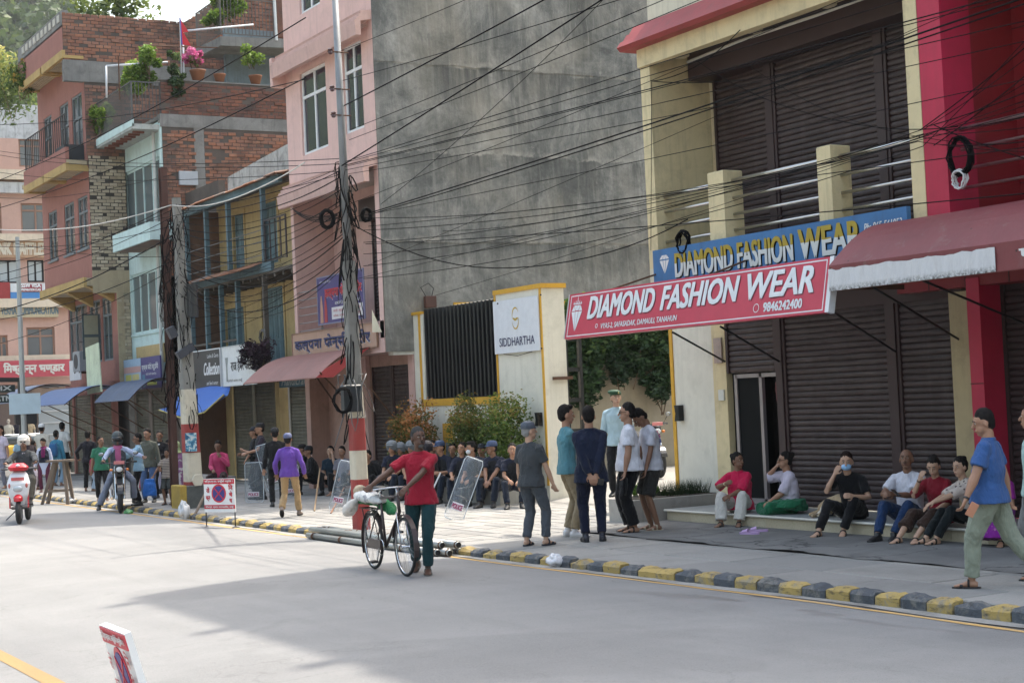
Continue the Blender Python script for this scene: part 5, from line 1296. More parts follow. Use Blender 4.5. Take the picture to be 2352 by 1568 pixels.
# side walls (facing -y): bare brick, whitewashed below, cement band
WBR=rndmat([(.50,.42,.30),(.42,.35,.25),(.58,.50,.38),(.35,.28,.2)],.92,name='whitewashed_brick',stain=.45,stainc=(.12,.10,.07))
bricks(TC,y0,XB2,XBL-.0,6.95,10.75,WBR,paint((.06,.052,.045),.95),150,seed=6)
bricks(TC,y0+.01,XB3,21.5,10.75,13.2,rndmat([(.26,.13,.09),(.22,.11,.085),(.32,.16,.11),(.18,.1,.08)],.92,name='weathered_brick',stain=.6),MORT,30,seed=7)
bricks(TC,y0+.01,XPJ,24,13.9,17.2,BR,MORT,110,seed=8,edge=lambda x,z:z<(15.45 if x<18.0 else 15.45+(x-18.0)*.62),bed=15.4)
MB().prism([(18,15.4),(24,15.4),(24,19.0),(18,15.42)],'y',y0+.0,y0+.2).build('raked_wall',MORT,TC)
MB().box(XPJ,24,y0-.03,y0+.2,13.2,13.9).build('ring_beam',CONC,TC)
bricks(TC,y0,XB1,XBL,3.3,6.2,WBR,paint((.30,.27,.2),.95),40,seed=9);MB().box(XB2,XBL+.02,y0-.03,y0+.02,6.2,6.95).build('ring_beam',CREAMS,TC)
MB().box(XB1-.02,XB1+.2,y0-.04,y0,3.0,6.2).build('corner_plaster',CREAMS,TC)
MB().box(XPJ,24,y0,y1,15.0,15.05).build('roof',CONC,TC)
MB().box(XB1+.35,24,y0+.3,y1,.13,15).build('core',CONC,TC)
for a,b in((53.2,55.4),(55.7,57.9),(58.1,58.9)):shutter(TC,XB1-.1,a,b,.16,2.9,SHG,pitch=.1)
MB().box(XB1-.2,XB1,52.7,59.0,2.9,3.3).build('lintel',TER,TC)
for yy in(53.0,55.5,57.92):MB().box(XB1-.2,XB1-.02,yy,yy+.2,.13,2.9).build('pilaster',TER,TC)
for a in((49.3,50.8),(51.1,52.5),):shutter(BH,XBL+.05,a[0],a[1],.16,2.9,SHG,pitch=.1)
mb=MB();mb.wall(XBL,Y0,Y1,.13,3.1,.2,[(49.3,50.8,.13,2.9),(51.1,52.5,.13,2.9)]);mb.build('ground_floor_wall',paint((.25,.2,.17),.9,.1,.4,.3),BH)
MB().box(XYW+.1,XYW+.3,45.6,Y0,.1,9).build('infill_wall',MORT,BH)
# ac unit, ad boards
q=PX(185,830,XB1-.4);ac=base('air_conditioner','grey air conditioner unit bracketed under the open casement','air conditioner',(XB1-.3,q.y,q.z-.35))
MB().cbox(XB1-.55,XB1-.15,q.y-.45,q.y+.45,q.z-.35,q.z+.35,.02).build('casing',plain((.28,.30,.32),.5),ac)
mb=MB();mb.tube([(XB1-.552,q.y+.05,q.z),(XB1-.56,q.y+.05,q.z)],.26,20);mb.build('fan_grille',plain((.05,.05,.055),.6),ac)
for d in(-.3,.3):MB().bar((XB1,q.y+d,q.z-.4),(XB1-.55,q.y+d,q.z-.38),.04).build('bracket',RUST,ac)
q=PX(222,848,14.6);mb=MB();mb.add([(-.03,-.95,-.75),(-.03,.75,-.8),(-.0,.9,.75),(-.0,-.65,.85),(.0,-.95,-.75),(.0,.75,-.8),(.03,.9,.75),(.03,-.65,.85)],[(0,1,2,3),(7,6,5,4),(0,3,7,4),(3,2,6,7),(2,1,5,6),(1,0,4,5)])
o=mb.build('advert_board',paint((.55,.62,.45),.6,.12,.3,.3));o.location=(14.5,q.y,q.z);tag(o,'pale green blank board leaning out above the blue awnings','board')
q=PX(173,850,14.9);mb=MB();mb.box(-.02,.02,-.7,.7,-.35,.35);o=mb.build('notice_board',plain((.55,.56,.58),.6));o.location=(14.9,q.y,q.z);tag(o,'small white notice board under the air conditioner','board')
ysb=PX(386,830,15.7).y
sgn,tx,patch,mw=sign('shop_sign','purple photo studio sign with white and yellow lettering below the blue house','sign',15.5,Y0+.02,Y0+2.0,2.95,3.95,plain((.075,.06,.19),.5),t=.05)
tx('प्रज्ञा फोटो स्टुडियो',.05,.55,.9,.8,WHITE,bold=.02);tx('फोटो कपी पासपोर्ट',.25,.4,.8,.5,WHITE);patch(.3,.1,.8,.3,plain((.5,.5,.1)));patch(.05,.05,.2,.45,plain((.08,.2,.3)))
sgn,tx,patch,mw=sign('shop_sign','faded blue and yellow picture sign left of the purple sign','sign',15.5,Y0+2.05,Y0+3.9,2.95,3.95,plain((.30,.42,.55),.6),t=.05)
patch(0,.55,1,.75,plain((.5,.3,.28)));patch(.1,.06,.45,.5,plain((.5,.5,.12)));patch(.5,.06,.9,.5,plain((.5,.45,.2)))
# ================================================================ far pink building across the junction
FB=84;FT=base('hotel_building','long pink commercial building across the junction with sign bands','building',(16,FB,0))
FP=paint((.52,.33,.27),.8,.05,.2,.2,(.3,.2,.17));FPo=paint((.50,.30,.20),.8,.05,.2,.2,(.3,.2,.17));FW=paint((.62,.52,.40),.8,.05,.2,.2)
bz_=[0,5.3,8.2,11.4,14.6,16.9]
wz=[(rY(FB,0,660,0,540)),]
def fy(u,v):q=PY(u,v,FB);return q.x,q.z
WN=[];
for (u0,u1,vt,vb) in((-60,5,465,540),(42,110,318,385),(47,118,466,535),(-10,20,770,840),(60,128,752,830),(-60,-20,318,385)):
    a=fy(u0,vt);b=fy(u1,vb);WN.append((a[0],b[0],b[1],a[1]))
for (u0,u1,vt,vb) in((-5,45,597,650),(62,102,597,648),(-70,-20,597,650)):
    a=fy(u0,vt);b=fy(u1,vb);WN.append((a[0],b[0],b[1],a[1]))
WN+=[(x_,x_+2.0,z_,z_+1.7) for x_ in(3,6.6,10.2,13.6) for z_ in(5.6,8.9,12.2)]
mb=MB();mb.wall(FB,2,30,3.9,16.6,.3,WN,axis='y');mb.build('wall',FP,FT)
for k,a in enumerate(WN):window(FT,FB+.1,*a,(plain((.3,.17,.12),.7) if k<6 or k>8 else BLACKM),glass((.12,.13,.14),.15) if k<6 or k>8 else glass((.45,.5,.52),.2),cols=2,trans=.25 if k<6 else 0,fw=.09,ax='y')
for (v,h) in((404,.5),(547,.35),(697,.45),(826,.4)):
    zz=fy(40,v)[1];mb=MB();mb.box(2,30,FB-.5,FB,zz-h/2,zz+h/2);mb.build('ledge',FW,FT)
zz=fy(40,425)[1];MB().box(2,30,FB-.35,FB,zz-.45,zz+.1).build('railing_panel',paint((.5,.5,.5),.8,.1,.5,.6),FT)
zz=fy(60,575)[1];MB().box(2,30,FB-.3,FB,zz-.4,zz+.45).build('sign_band',paint((.42,.26,.16),.8),FT)
a=fy(-40,586);b=fy(103,562);lettering(FT,'DRINK RAFFLES',(a[0],FB-.31,fy(0,586)[1]),(1,0,0),UZ,b[0]-a[0],.62,plain((.62,.56,.45),.6),bold=.06)
def board(u0,v0,u1,v1,m,nm,dy=.32,par=FT):
    a=fy(u0,v0);b=fy(u1,v1);q=MB();q.box(a[0],b[0],FB-dy-.06,FB-dy,b[1],a[1]);q.build(nm,m,par);return (a[0],b[0],b[1],a[1])
board(-60,650,20,689,plain((.28,.03,.03)),'sign_board');bb=board(20,652,112,672,plain((.6,.62,.64)),'sign_board');board(20,672,112,690,plain((.06,.22,.5)),'sign_board')
rb=board(40,654,92,671,plain((.28,.03,.05)),'sign_board',.36)
lettering(FT,'SSW VISA',(rb[0]+.1,FB-.43,rb[2]+.22),(1,0,0),UZ,(rb[1]-rb[0])*.85,.2,WHITE,bold=.06);lettering(FT,'PREPARATION CLASS',(rb[0]+.1,FB-.43,rb[2]+.04),(1,0,0),UZ,(rb[1]-rb[0])*.85,.12,WHITE,bold=.05)
a=fy(0,728);b=fy(130,706);q=MB();q.box(a[0]-2,b[0],FB-.3,FB,a[1]-.05,a[1]+.75);q.build('sign_band',paint((.5,.42,.28),.8),FT)
lettering(FT,'VERMA COMMUNICATION',(a[0],FB-.305,a[1]+.1),(1,0,0),UZ,b[0]-a[0],.42,plain((.12,.18,.22)),bold=.03)
a=fy(-40,870);b=fy(137,838);q=MB();q.box(2,b[0]+.3,FB-.9,FB-.8,a[1],a[1]+.85);q.build('sign_board',plain((.42,.06,.08),.6),FT)
lettering(FT,'मिष्ठान्न भण्डार'.replace('मि','िम'),(fy(0,866)[0],FB-.91,a[1]+.12),(1,0,0),UZ,b[0]-fy(0,866)[0],.62,plain((.62,.6,.55)),bold=.04)
MB().box(2,30,FB,FB+.3,0,3.9).build('ground_floor_wall',paint((.25,.18,.14),.9),FT)
SHF=paint((.17,.12,.10),.8,.1,.3,.3)
for xa,xb in((12.2,14.4),(14.7,17.2),(17.5,19.9)):
    s=MB();s.box(xa,xb,FB-.06,FB-.03,.4,3.8);o=s.build('shutter',SHF,FT)
    n=34
    me=MB();me.box(-(xb-xa)/2,(xb-xa)/2,-.03,0,0,.075);me=me.mesh('slat',SHF)
    for i in range(n):e=link('slat',me,o);e.location=((xa+xb)/2,FB-.06,.4+i*.1)
MB().box(9,30,FB-2.2,FB-.4,0,.45).build('plinth',paint((.42,.4,.36),.9),FT)
# shop opening with pale glass and shelves
a=fy(115,905);b=fy(150,985);q=MB();q.box(20.2,22.5,FB-.1,FB-.05,.5,3.0);q.build('shop_window',glass((.3,.32,.33),.2),FT)
for k in range(4):MB().box(20.3,22.4,FB-.16,FB-.1,.7+k*.6,.75+k*.6).build('shelf',plain((.5,.5,.5)),FT)
q=MB();q.box(17.8,20.1,FB-.04,FB-.02,.45,3.0);q.build('doorway',plain((.02,.02,.02),.9),FT)
# roof terrace: whitewashed parapet, stair and lattice
a=fy(0,238);b=fy(78,325);MB().box(2,b[0]+.3,FB,FB+.25,16.6,a[1]).build('roof_parapet',paint((.48,.49,.50),.9,.15,.6,.5),FT)
q=MB();x0_=b[0]+1.1
q.add([(x0_,FB-.6,15.2),(x0_+2.6,FB-.6,18.0),(x0_+2.6,FB-.6,18.6),(x0_,FB-.6,15.8),(x0_,FB-.2,15.2),(x0_+2.6,FB-.2,18.0),(x0_+2.6,FB-.2,18.6),(x0_,FB-.2,15.8)],[(0,1,2,3),(7,6,5,4),(3,2,6,7),(4,5,1,0),(0,3,7,4),(1,5,6,2)]);q.build('stair_flight',FP,FT)
q=MB()
for k in range(4):q.bar((b[0]+.5+.0*k,FB,16.6),(b[0]+.5,FB,19),.08);q.bar((b[0]+1.4,FB,16.6),(b[0]+1.4,FB,19),.08);q.bar((b[0]+.5,FB,16.9+k*.6),(b[0]+1.4,FB,16.9+k*.6),.07)
o=q.build('lattice_post',plain((.4,.4,.38)),FT)
mb=MB();mb.box(2,30,FB+.3,FB+12,0,16.6);mb.build('block',FPo,FT)
# ================================================================ awnings, hanging signs
def awning(name,label,cat,Xf,zf,Xb,zb,y0,y1,m,bulge=.12,val=.0,group=None,frame=None,n=10,my=None,valm=None,seg=1):
    T=thing(name,label,cat,(Xb,(y0+y1)/2,zb),0,group);T['_b']=1
    def prof(t):
        x=Xb+(Xf-Xb)*t;z=zb+(zf+val-zb)*t;return x,z+bulge*math.sin(math.pi*min(1,t))**1.0+bulge*.6*math.sin(math.pi*t*.5)*0
    Y=[y0+(y1-y0)*k/seg for k in range(seg+1)]
    for a,b in zip(Y,Y[1:]):
        mb=MB();P=[prof(t/n) for t in range(n+1)]
        if val:P.append((Xf,zf))
        vs=[];k=len(P);ny=6
        for j in range(ny+1):
            yy=a+(b-a)*j/ny
            for i,(x,z) in enumerate(P):vs.append((x,yy,z+.008*mn.noise(V((x*3,yy*2,z)))))
        for j in range(ny+1):
            yy=a+(b-a)*j/ny
            for i,(x,z) in enumerate(P):vs.append((x+.004,yy,z-.012+.008*mn.noise(V((x*3,yy*2,z)))))
        o_=(ny+1)*k;fs=[]
        for j in range(ny):
            for i in range(k-1):
                q=(j*k+i,j*k+i+1,j*k+k+i+1,j*k+k+i);fs+=[q,tuple(o_+w_ for w_ in q[::-1])]
        for i in range(k-1):fs+=[(i+1,i,o_+i,o_+i+1),(ny*k+i,ny*k+i+1,o_+ny*k+i+1,o_+ny*k+i)]
        for j in range(ny):fs+=[(j*k+k-1,(j+1)*k+k-1,o_+(j+1)*k+k-1,o_+j*k+k-1)]
        mb.add(vs,fs);mb.build('awning_sheet',m,T,smooth=False)
    fm=frame or RUST
    for yy in(y0+.03,(y0+y1)/2,y1-.03):
        mb=MB();mb.tube([(x,yy,z-.03) for x,z in [prof(t/n) for t in range(n+1)]],.014,5);mb.build('frame_rib',fm,T)
    MB().tube([(Xf+.02,y0,zf+.0),(Xf+.02,y1,zf+.0)],.016,6).build('frame_bar',fm,T)
    return T
def strut(T,a,b,m=None,r=.018):MB().tube([a,b],r,7).build('strut',m or BLACKM,T)
def awnpaint(c,nm):
    t=NT(nm);p=t.pos();b=t.ramp(t.noise(p,1.2,5,.6,.4),[(.3,tuple(x*.75 for x in c)),(.7,c)])
    b=t.mix(t.rng(t.noise(p,4,6,.75,.6),.55,.75,0,.5),b,(.22,.17,.15));v=t.n('ShaderNodeTexVoronoi');v.inputs['Scale'].default_value=3.2;t.l(p,v.inputs[0])
    b=t.mix(t.rng(v.outputs['Distance'],.035,.05,.9,0),b,(.03,.015,.012));t.col(b);t.b.inputs['Roughness'].default_value=.55;t.bump(t.noise(p,5,4,.6),.4,.02);return t.m
# maroon awning with peeling white band
AWM=awnpaint((.21,.045,.05),'maroon_tin');xf=13.2
T=awning('awning','maroon tin awning with a white taped valance over the red shop front','awning',xf,3.27,14.46,4.1,7.5,15.05,AWM,.20,.30)
mb=MB();r2=random.Random(2);vs=[];n=40
ye=PX(2288,590,xf).y
for j in range(n+1):
    y=15.05-(15.05-ye)*j/n;vs+=[(xf-.012+.006*math.sin(j*1.7),y,3.262),(xf-.016+.006*math.sin(j*1.1),y,3.52+r2.uniform(-.012,.012))]
mb.add(vs,[(2*j,2*j+1,2*j+3,2*j+2) for j in range(n)])
t=NT('peeling_white_tape');p=t.pos();b=t.mix(t.rng(t.noise(t.pos((4,6,1.4)),1.5,5,.7),.45,.7,0,.35),(.66,.66,.68),(.42,.42,.44));sx=t.n('ShaderNodeSeparateXYZ');t.l(p,sx.inputs[0])
b=t.mix(t.math('MULTIPLY',t.rng(sx.outputs[2],3.27,3.34,1,0),t.rng(t.noise(p,22,4,.8),.4,.6)),b,(.06,.06,.055));t.col(b);t.b.inputs['Roughness'].default_value=.35;t.bump(t.noise(t.pos((1,8,2)),3,5,.7),.8,.03)
mb.build('white_band',t.m,T)
lettering(T,'एहेम फेन्सी',(xf-.02,ye-.35,3.33),UY,UZ,1.6,.18,WHITE,bold=.05)
for (u0,v0,u1,v1) in((1910,714,2058,808),(1990,650,2220,790),(2110,640,2352,742)):
    a=PX(u0,v0,13.3);b=PX(u1,v1,15.6);strut(T,a,b,BLACKM,.015)
MB().box(13.2,14.4,15.03,15.06,3.28,3.34).build('end_bar',RUST,T)
# red sign board, leaning slightly back
a=PX(1297,780,13.2);b=PX(1895,716,13.2);c=PX(1310,677,13.34);d=PX(1910,588,13.34)
yL,yR=a.y,b.y;zb=(a.z+b.z)/2;zt=(c.z+d.z)/2
RS=thing('shop_sign','long tilted red sign board reading DIAMOND FASHION WEAR with crowned gem','sign',(13.25,(yL+yR)/2,zb));RS['_b']=1
W_=(V((.14,0,zt-zb))).normalized();H_=math.hypot(.14,zt-zb);Lw=yL-yR;O_=V((13.2,yL,zb));N_=UY.cross(W_)
def rp(u,v,o=0):return O_+UY*u+W_*v+N_*o
def rbox(u0,u1,v0,v1,o0,o1,m,nm,par=None):
    mb=MB();vs=[rp(u,v,o) for o in(o0,o1) for (u,v) in((u0,v0),(u1,v0),(u1,v1),(u0,v1))]
    mb.add(vs,[(3,2,1,0),(4,5,6,7),(0,1,5,4),(1,2,6,5),(2,3,7,6),(3,0,4,7)]);return mb.build(nm,m,par or RS)
REDB=plain((.50,.035,.07),.4);WB=plain((.70,.72,.75),.45)
rbox(0,Lw,0,H_,-.06,0,REDB,'board');rbox(-.02,0,0,H_,-.07,.01,plain((.5,.5,.5),.4),'edge_trim');rbox(Lw,Lw+.07,-.0,H_,-.09,.01,WB,'edge_trim')
for q in((.05,Lw-.05,.03,.045),(.05,Lw-.05,H_-.045,H_-.03),(.05,.065,.045,H_-.045),(Lw-.065,Lw-.05,.045,H_-.045)):rbox(*q,0,.003,WB,'white_line')
SHD=plain((.20,.02,.04),.5)
def rt(s,u0,v0,u1,v1,m=WB,**k):lettering(RS,s,rp(u0*Lw,v0*H_),UY,W_,(u1-u0)*Lw,(v1-v0)*H_,m,**k)
rt('DIAMOND',.098,.40,.385,.88,shear=.16,bold=.045,shadow=(SHD,.018,-.018));rt('FASHION',.415,.40,.705,.88,shear=.16,bold=.045,shadow=(SHD,.018,-.018));rt('WEAR',.735,.40,.955,.88,shear=.16,bold=.045,shadow=(SHD,.018,-.018))
rt('VYAS-2, SAFASADAK, DAMAULI, TANAHUN',.165,.13,.485,.26,shear=.1,bold=.03);rt('9846242400',.80,.13,.925,.30,bold=.05)
mb=MB();cu,cv=.145*1+.12,.36
def gp(x,y,s=.15,o=.005):return rp(cu+x*s,cv+y*s*1.3,o)
for poly in(((-1,.35),(-.62,.8),(-.3,.35)),((-.55,.8),(-.02,.8),(-.28,.38)),((.0,.8),(.28,.38),(-.24,.38)),((.02,.8),(.55,.8),(.3,.38)),((.62,.8),(1,.35),(.34,.35)),((-1,.29),(-.33,.29),(-.05,-1.3)),((-.27,.29),(.27,.29),(0,-1.3)),((.33,.29),(1,.29),(.05,-1.3)),):
    mb.add([gp(*q) for q in poly],[(0,1,2)])
for k in range(5):
    x=-.7+.35*k;h=1.55 if k==2 else 1.3-.1*abs(k-2);mb.add([gp(x-.09,.95),gp(x+.09,.95),gp(x+.02,h),gp(x-.02,h)],[(0,1,2,3)])
mb.add([gp(-.8,.88),gp(.8,.88),gp(.8,.95),gp(-.8,.95)],[(0,1,2,3)])
o=mb.build('gem_emblem',WB,RS);o['kind']='stuff'
def ringp(u,v,r,w,nm):
    mb=MB()
    for i in range(16):
        a0=2*math.pi*i/16;a1=2*math.pi*(i+1)/16
        mb.add([rp(u+math.cos(a0)*r,v+math.sin(a0)*r,.005),rp(u+math.cos(a1)*r,v+math.sin(a1)*r,.005),rp(u+math.cos(a1)*(r-w),v+math.sin(a1)*(r-w),.005),rp(u+math.cos(a0)*(r-w),v+math.sin(a0)*(r-w),.005)],[(0,1,2,3)])
    o=mb.build(nm,WB,RS);o['kind']='stuff'
ringp(.775*Lw,.215*H_,.06,.01,'phone_icon');ringp(.145*Lw,.22*H_,.035,.012,'pin_icon')
for (u0,v0,u1,v1) in((1545,763,1665,830),(1655,750,1790,830)):
    strut(RS,PX(u0,v0,13.27),PX(u1,v1,15.58),BLACKM,.015)
for k in(.3,3.0,5.7):strut(RS,rp(k,H_*.9,-.08),(14.42,yL-k-.05 if yL-k<20.4 else 20.4,3.95),RUST,.015)
# small wall shrine picture and hanging wire coil
q=PX(1650,805,XR-.04);mb=MB();mb.box(XR-.06,XR-.04,q.y-.1,q.y+.1,q.z-.2,q.z+.2);tag(mb.build('tile_picture',rndmat([(.3,.35,.4),(.4,.3,.25)],.5,name='picture_print')),'small blue and white picture tile with a dried garland on the yellow column','picture')
def coil(x,y,z,r,n,label,m,ax='y',name='cable_coil',wr=.012,grp=None):
    mb=MB();r2=random.Random(int(x*97+z*31));pts=[]
    for i in range(n*14+1):
        a=2*math.pi*i/14;rr=r*(1+.10*math.sin(i*.37+r2.random())+r2.uniform(-.04,.04));d=r2.uniform(-.03,.03)+.03*math.sin(i*.11)
        pts.append((x+d,y+rr*math.cos(a)*.8,z+rr*math.sin(a)) if ax=='y' else (x+rr*math.cos(a)*.8,y+d,z+rr*math.sin(a)))
    mb.tube(pts,wr,5);return tag(mb.build(name,m,smooth=True),label,'cable coil',grp)
CABLE=plain((.007,.007,.008),.85,0,.12)
q=PX(1572,555,14.45);coil(14.42,q.y,q.z,.16,7,'black cable coil hanging above the blue sign at its left end',CABLE)
q=PX(2208,350,14.45);coil(14.42,q.y,q.z-.05,.22,9,'large black cable coil hanging from the red balcony rail',CABLE)
q=PX(2204,412,14.4);coil(14.4,q.y,q.z,.11,5,'white cable coil beside the red column',plain((.6,.6,.6)))
q=PX(373,674,15.2);coil(15.2,q.y,q.z,.24,5,'dark cable coil hanging before the light blue windows',CABLE)
q=PX(603,775,15.1);coil(15.1,q.y,q.z,.2,5,'cable coil hanging from the brown post of the yellow house',plain((.12,.11,.1),.6))
# dusty red awning of the pink building
AWP=awnpaint((.30,.13,.105),'faded_red_tin')
T=awning('awning','faded dusty red tin awning of the pink building','awning',13.9,2.77,XP-.06,3.42,32.75,37.25,AWP,.17,0,seg=2)
for (u0,v0,u1,v1) in((727,866,790,955),(735,855,824,950),(850,890,930,990)):strut(T,PX(u0,v0,13.95),PX(u1,v1,15.95),RUST)
MB().prism([(13.9,2.77),(14.1,2.95),(14.6,3.2),(15.2,3.4),(14.3,2.77)],'y',32.70,32.73).build('end_gusset',plain((.38,.05,.05),.6),T)
# blue arched awnings further down
AWB=awnpaint((.055,.085,.15),'blue_grey_tin')
AB_='blue arched awnings down the street'
T=awning('awning','blue grey arched awning nearest the cable pole','awning',14.0,2.58,15.45,3.15,47.2,50.9,AWB,.30,0,AB_)
for yy in(47.3,50.5):strut(T,(14.05,yy,2.6),(15.5,yy+.2,1.7),RUST);strut(T,(14.6,yy,2.9),(15.5,yy+.2,2.1),RUST)
T=awning('awning','second blue awning, a plain stronger blue, before the corner building','awning',13.3,2.58,15.1,3.05,51.8,57.0,plain((.09,.16,.33),.45),.30,0,AB_)
for yy in(52,54.5,56.8):strut(T,(13.4,yy,2.6),(15.2,yy-1.6,1.5),RUST)
T=awning('awning','furthest blue arched awning partly behind the street lamp pole','awning',13.0,2.75,15.1,3.3,58.0,61.0,AWB,.3,0,AB_)
# bright blue tarpaulin
mb=MB();A=[PX(366,940,14.25),PX(415,958,14.25),PX(470,946,14.25),PX(515,905,14.6)];B=[PX(420,895,15.2),PX(440,890,15.2),PX(490,880,15.2),PX(530,885,15.2)];n=8;vs=[]
for j in range(n+1):
    t=j/n*3;i=min(2,int(t));f=t-i
    for k in range(5):
        g_=k/4;p_=A[i].lerp(A[i+1],f).lerp(B[i].lerp(B[i+1],f),g_);p_.z-=.16*math.sin(math.pi*g_);vs.append(p_)
mb.add(vs,[(j*5+k,j*5+k+1,j*5+6+k,j*5+5+k) for j in range(n) for k in range(4)])
o=mb.build('tarpaulin',cloth((.035,.14,.50),rough=.5),smooth=True);sm=o.modifiers.new('thick','SOLIDIFY');sm.thickness=.01;tag(o,'bright blue tarpaulin slung behind the cable pole','tarpaulin')
MB().tube([a_+V((-.01,0,-.01)) for a_ in A],.02,6).build('hem',plain((.45,.38,.12)),o)
# ================================================================ poles
def bandmat():
    return None
P1=thing('utility_pole','leaning utility pole with red and cream painted bands, thick with cables','pole',(10.85,23.92,.13));P1['_b']=1
def seg(T,Yp,v0,v1,ucf,w0,w1,m,nm='band',n=8,sq=True):
    a=PY(ucf(v0),v0,Yp);b=PY(ucf(v1),v1,Yp);mb=MB()
    if sq:
        k=.18;mb.loft([(a,V((w0/2,0,0)),V((0,w0/2,0))),(b,V((w1/2,0,0)),V((0,w1/2,0)))],16,5)
    else:mb.tube([a,b],[w0/2,w1/2],14)
    return mb.build(nm,m,T,smooth=not sq)
c1_=lambda v:831+(v-1215)*(831-790)/(1215-400)
PR=paint((.30,.045,.04),.7,.12,.4,.25,(.15,.12,.1));PC=paint((.55,.50,.40),.75,.08,.45,.3,(.15,.13,.11));PG=paint((.22,.215,.20),.8,.12,.35,.3);PS=paint((.23,.24,.25),.5,.1,.3,.2,metal=.3)
seg(P1,23.9,1216,1100,c1_,.25,.245,PR);seg(P1,23.9,1100,1034,c1_,.245,.24,PC);seg(P1,23.9,1034,960,c1_,.24,.23,PR);seg(P1,23.9,960,893,c1_,.23,.22,PC)
seg(P1,23.9,893,600,c1_,.215,.19,PG,'concrete_shaft');seg(P1,23.9,620,-60,c1_,.15,.10,PS,'steel_tube',sq=False)
for v in(205,265,120):
    q=PY(c1_(v),v,23.85);mb=MB();mb.tube([q+V((-.18,0,0)),q+V((.18,0,0))],.012,6);mb.build('crossarm',RUST,P1);MB().lathe([(.02,-.05),(.04,-.03),(.03,0),(.045,.03),(.02,.05)],q+V((-.14,-.02,0)),8).build('insulator',plain((.06,.02,.02),.3),P1)
mb=MB();q=PY(812,900,23.75);mb.cbox(q.x-.2,q.x+.12,q.y-.06,q.y+.06,q.z-.32,q.z+.12,.02);mb.build('junction_box',plain((.03,.035,.04),.5),P1)
P2=thing('utility_pole','grey concrete pole with a red band, blue poster and striped base','pole',(11.2,33.1,.13));P2['_b']=1
c2_=lambda v:447+(v-1165)*(447-405)/(1165-460)
seg(P2,33.2,1165,1132,c2_,.36,.36,PC);seg(P2,33.2,1132,1105,c2_,.355,.35,PR);seg(P2,33.2,1105,1039,c2_,.35,.34,PC);seg(P2,33.2,1039,973,c2_,.34,.32,PR);seg(P2,33.2,973,894,c2_,.32,.30,PC);seg(P2,33.2,894,455,c2_,.30,.17,PG,'concrete_shaft')
mb=MB()
for k in range(12):
    v=880-k*33;q=PY(c2_(v),v,33.2-.17);mb.ell(q+V((.0,0,0)),(.02,.012,.02),None,8,6)
o=mb.build('climbing_holes',DARK,P2);o['kind']='stuff'
a=PY(c2_(1037)-13,1037,33.0);b=PY(c2_(993)+14,993,33.0);MB().box(a.x,b.x,32.995,33.0,a.z,b.z).build('poster',rndmat([(.03,.13,.25)],.5,name='poster_print'),P2)
pt=NT('poster_faces');p=pt.pos();pt.col(pt.ramp(pt.noise(p,9,3,.6,1),[(.42,(.02,.1,.2)),(.5,(.1,.32,.45)),(.58,(.5,.55,.56))]));
bpy.data.objects['poster'].data.materials[0]=pt.m
g_=G(447,1170);
MB().cbox(10.78,10.92,32.85,33.45,.05,.62,.02).build('striped_base',rndmat([(.40,.27,.05)],.85,name='base_yellow',stain=.4),P2);MB().cbox(10.925,11.48,32.85,33.45,.05,.6,.02).build('striped_base',rndmat([(.1,.105,.1)],.85,name='base_grey',stain=.4),P2)
q=PY(455,1102,32.8);MB().tube([q+V((0,.02,0)),q],[.14,.13],6).build('concrete_plug',PC,P2)
P3=thing('steel_post','rusty brown steel post wrapped in cables beside the concrete pole','post',(11.03,34,.13));P3['_b']=1
mb=MB();a=G(400,1160);mb.box(10.98,11.12,33.95,33.97,.1,7.5);mb.box(10.98,11.12,34.11,34.13,.1,7.5);mb.box(11.04,11.06,33.97,34.11,.1,7.5);mb.build('i_beam',paint((.075,.035,.028),.8,.3,.4,0),P3)
P4=thing('lamp_post','slim galvanised lamp post near the junction','lamp post',(11.13,48,.13));P4['_b']=1
MB().tube([(11.13,48,.13),(11.12,48,4),(11.12,48,7.5)],[.085,.075,.06],10).build('pole_shaft',plain((.38,.40,.40),.5,.5),P4)
# banner on lamp pole, junction signals
q=PY(57,915,47.9);mb=MB();mb.box(q.x-.45,q.x+.45,47.9,47.92,q.z-.45,q.z+.15);tag(mb.build('pole_banner',plain((.45,.58,.66),.6)),'pale blue cloth banner tied to the street lamp pole','banner')
SG=thing('direction_gantry','black frame with small dark direction panels at the left edge','sign',(8.6,52,0));SG['_b']=1
q0=PY(-25,872,52);q1=PY(47,872,52);q2=PY(47,1040,52)
mb=MB();mb.bar(q0,q1,.14);mb.bar(q1,(q1.x,52,.1),.16);mb.build('frame',plain((.02,.022,.022),.5),SG)
for k,(v0,v1,s) in enumerate(((883,902,'HX'),(905,926,'ATM'))):
    a=PY(-22,v1,51.9);b=PY(34,v0,51.9);MB().box(a.x,b.x,51.88,51.9,a.z,b.z).build('panel',plain((.015,.03,.03),.4),SG);lettering(SG,s,(b.x-.62,51.87,a.z+.06),(1,0,0),UZ,.5,(b.z-a.z)*.6,plain((.5,.52,.5)),bold=.05)
TS=thing('traffic_signal','back of a black traffic signal on a striped post near the junction','traffic signal',(9.6,50,.1));TS['_b']=1
a=PY(35,975,50);b=PY(82,926,50);MB().cbox(a.x,b.x,49.9,50.1,a.z,b.z,.03).build('signal_head',plain((.018,.018,.02),.5),TS)
for k,(s_) in enumerate((0,1)):
    pass
cx=(a.x+b.x)/2
for k in range(7):MB().tube([(cx,50,.1+k*.42),(cx,50,.1+(k+1)*.42-.005)],.06,8).build('post_band',plain((.55,.55,.55) if k%2 else (.02,.02,.02),.6),TS)
TS2=thing('signal_post','dark steel post standing beside the traffic signal','post',(9.2,52,.1));MB().tube([(0,0,0),(0,0,3.2)],.05,8).build('post_shaft',plain((.03,.03,.03),.5),TS2)
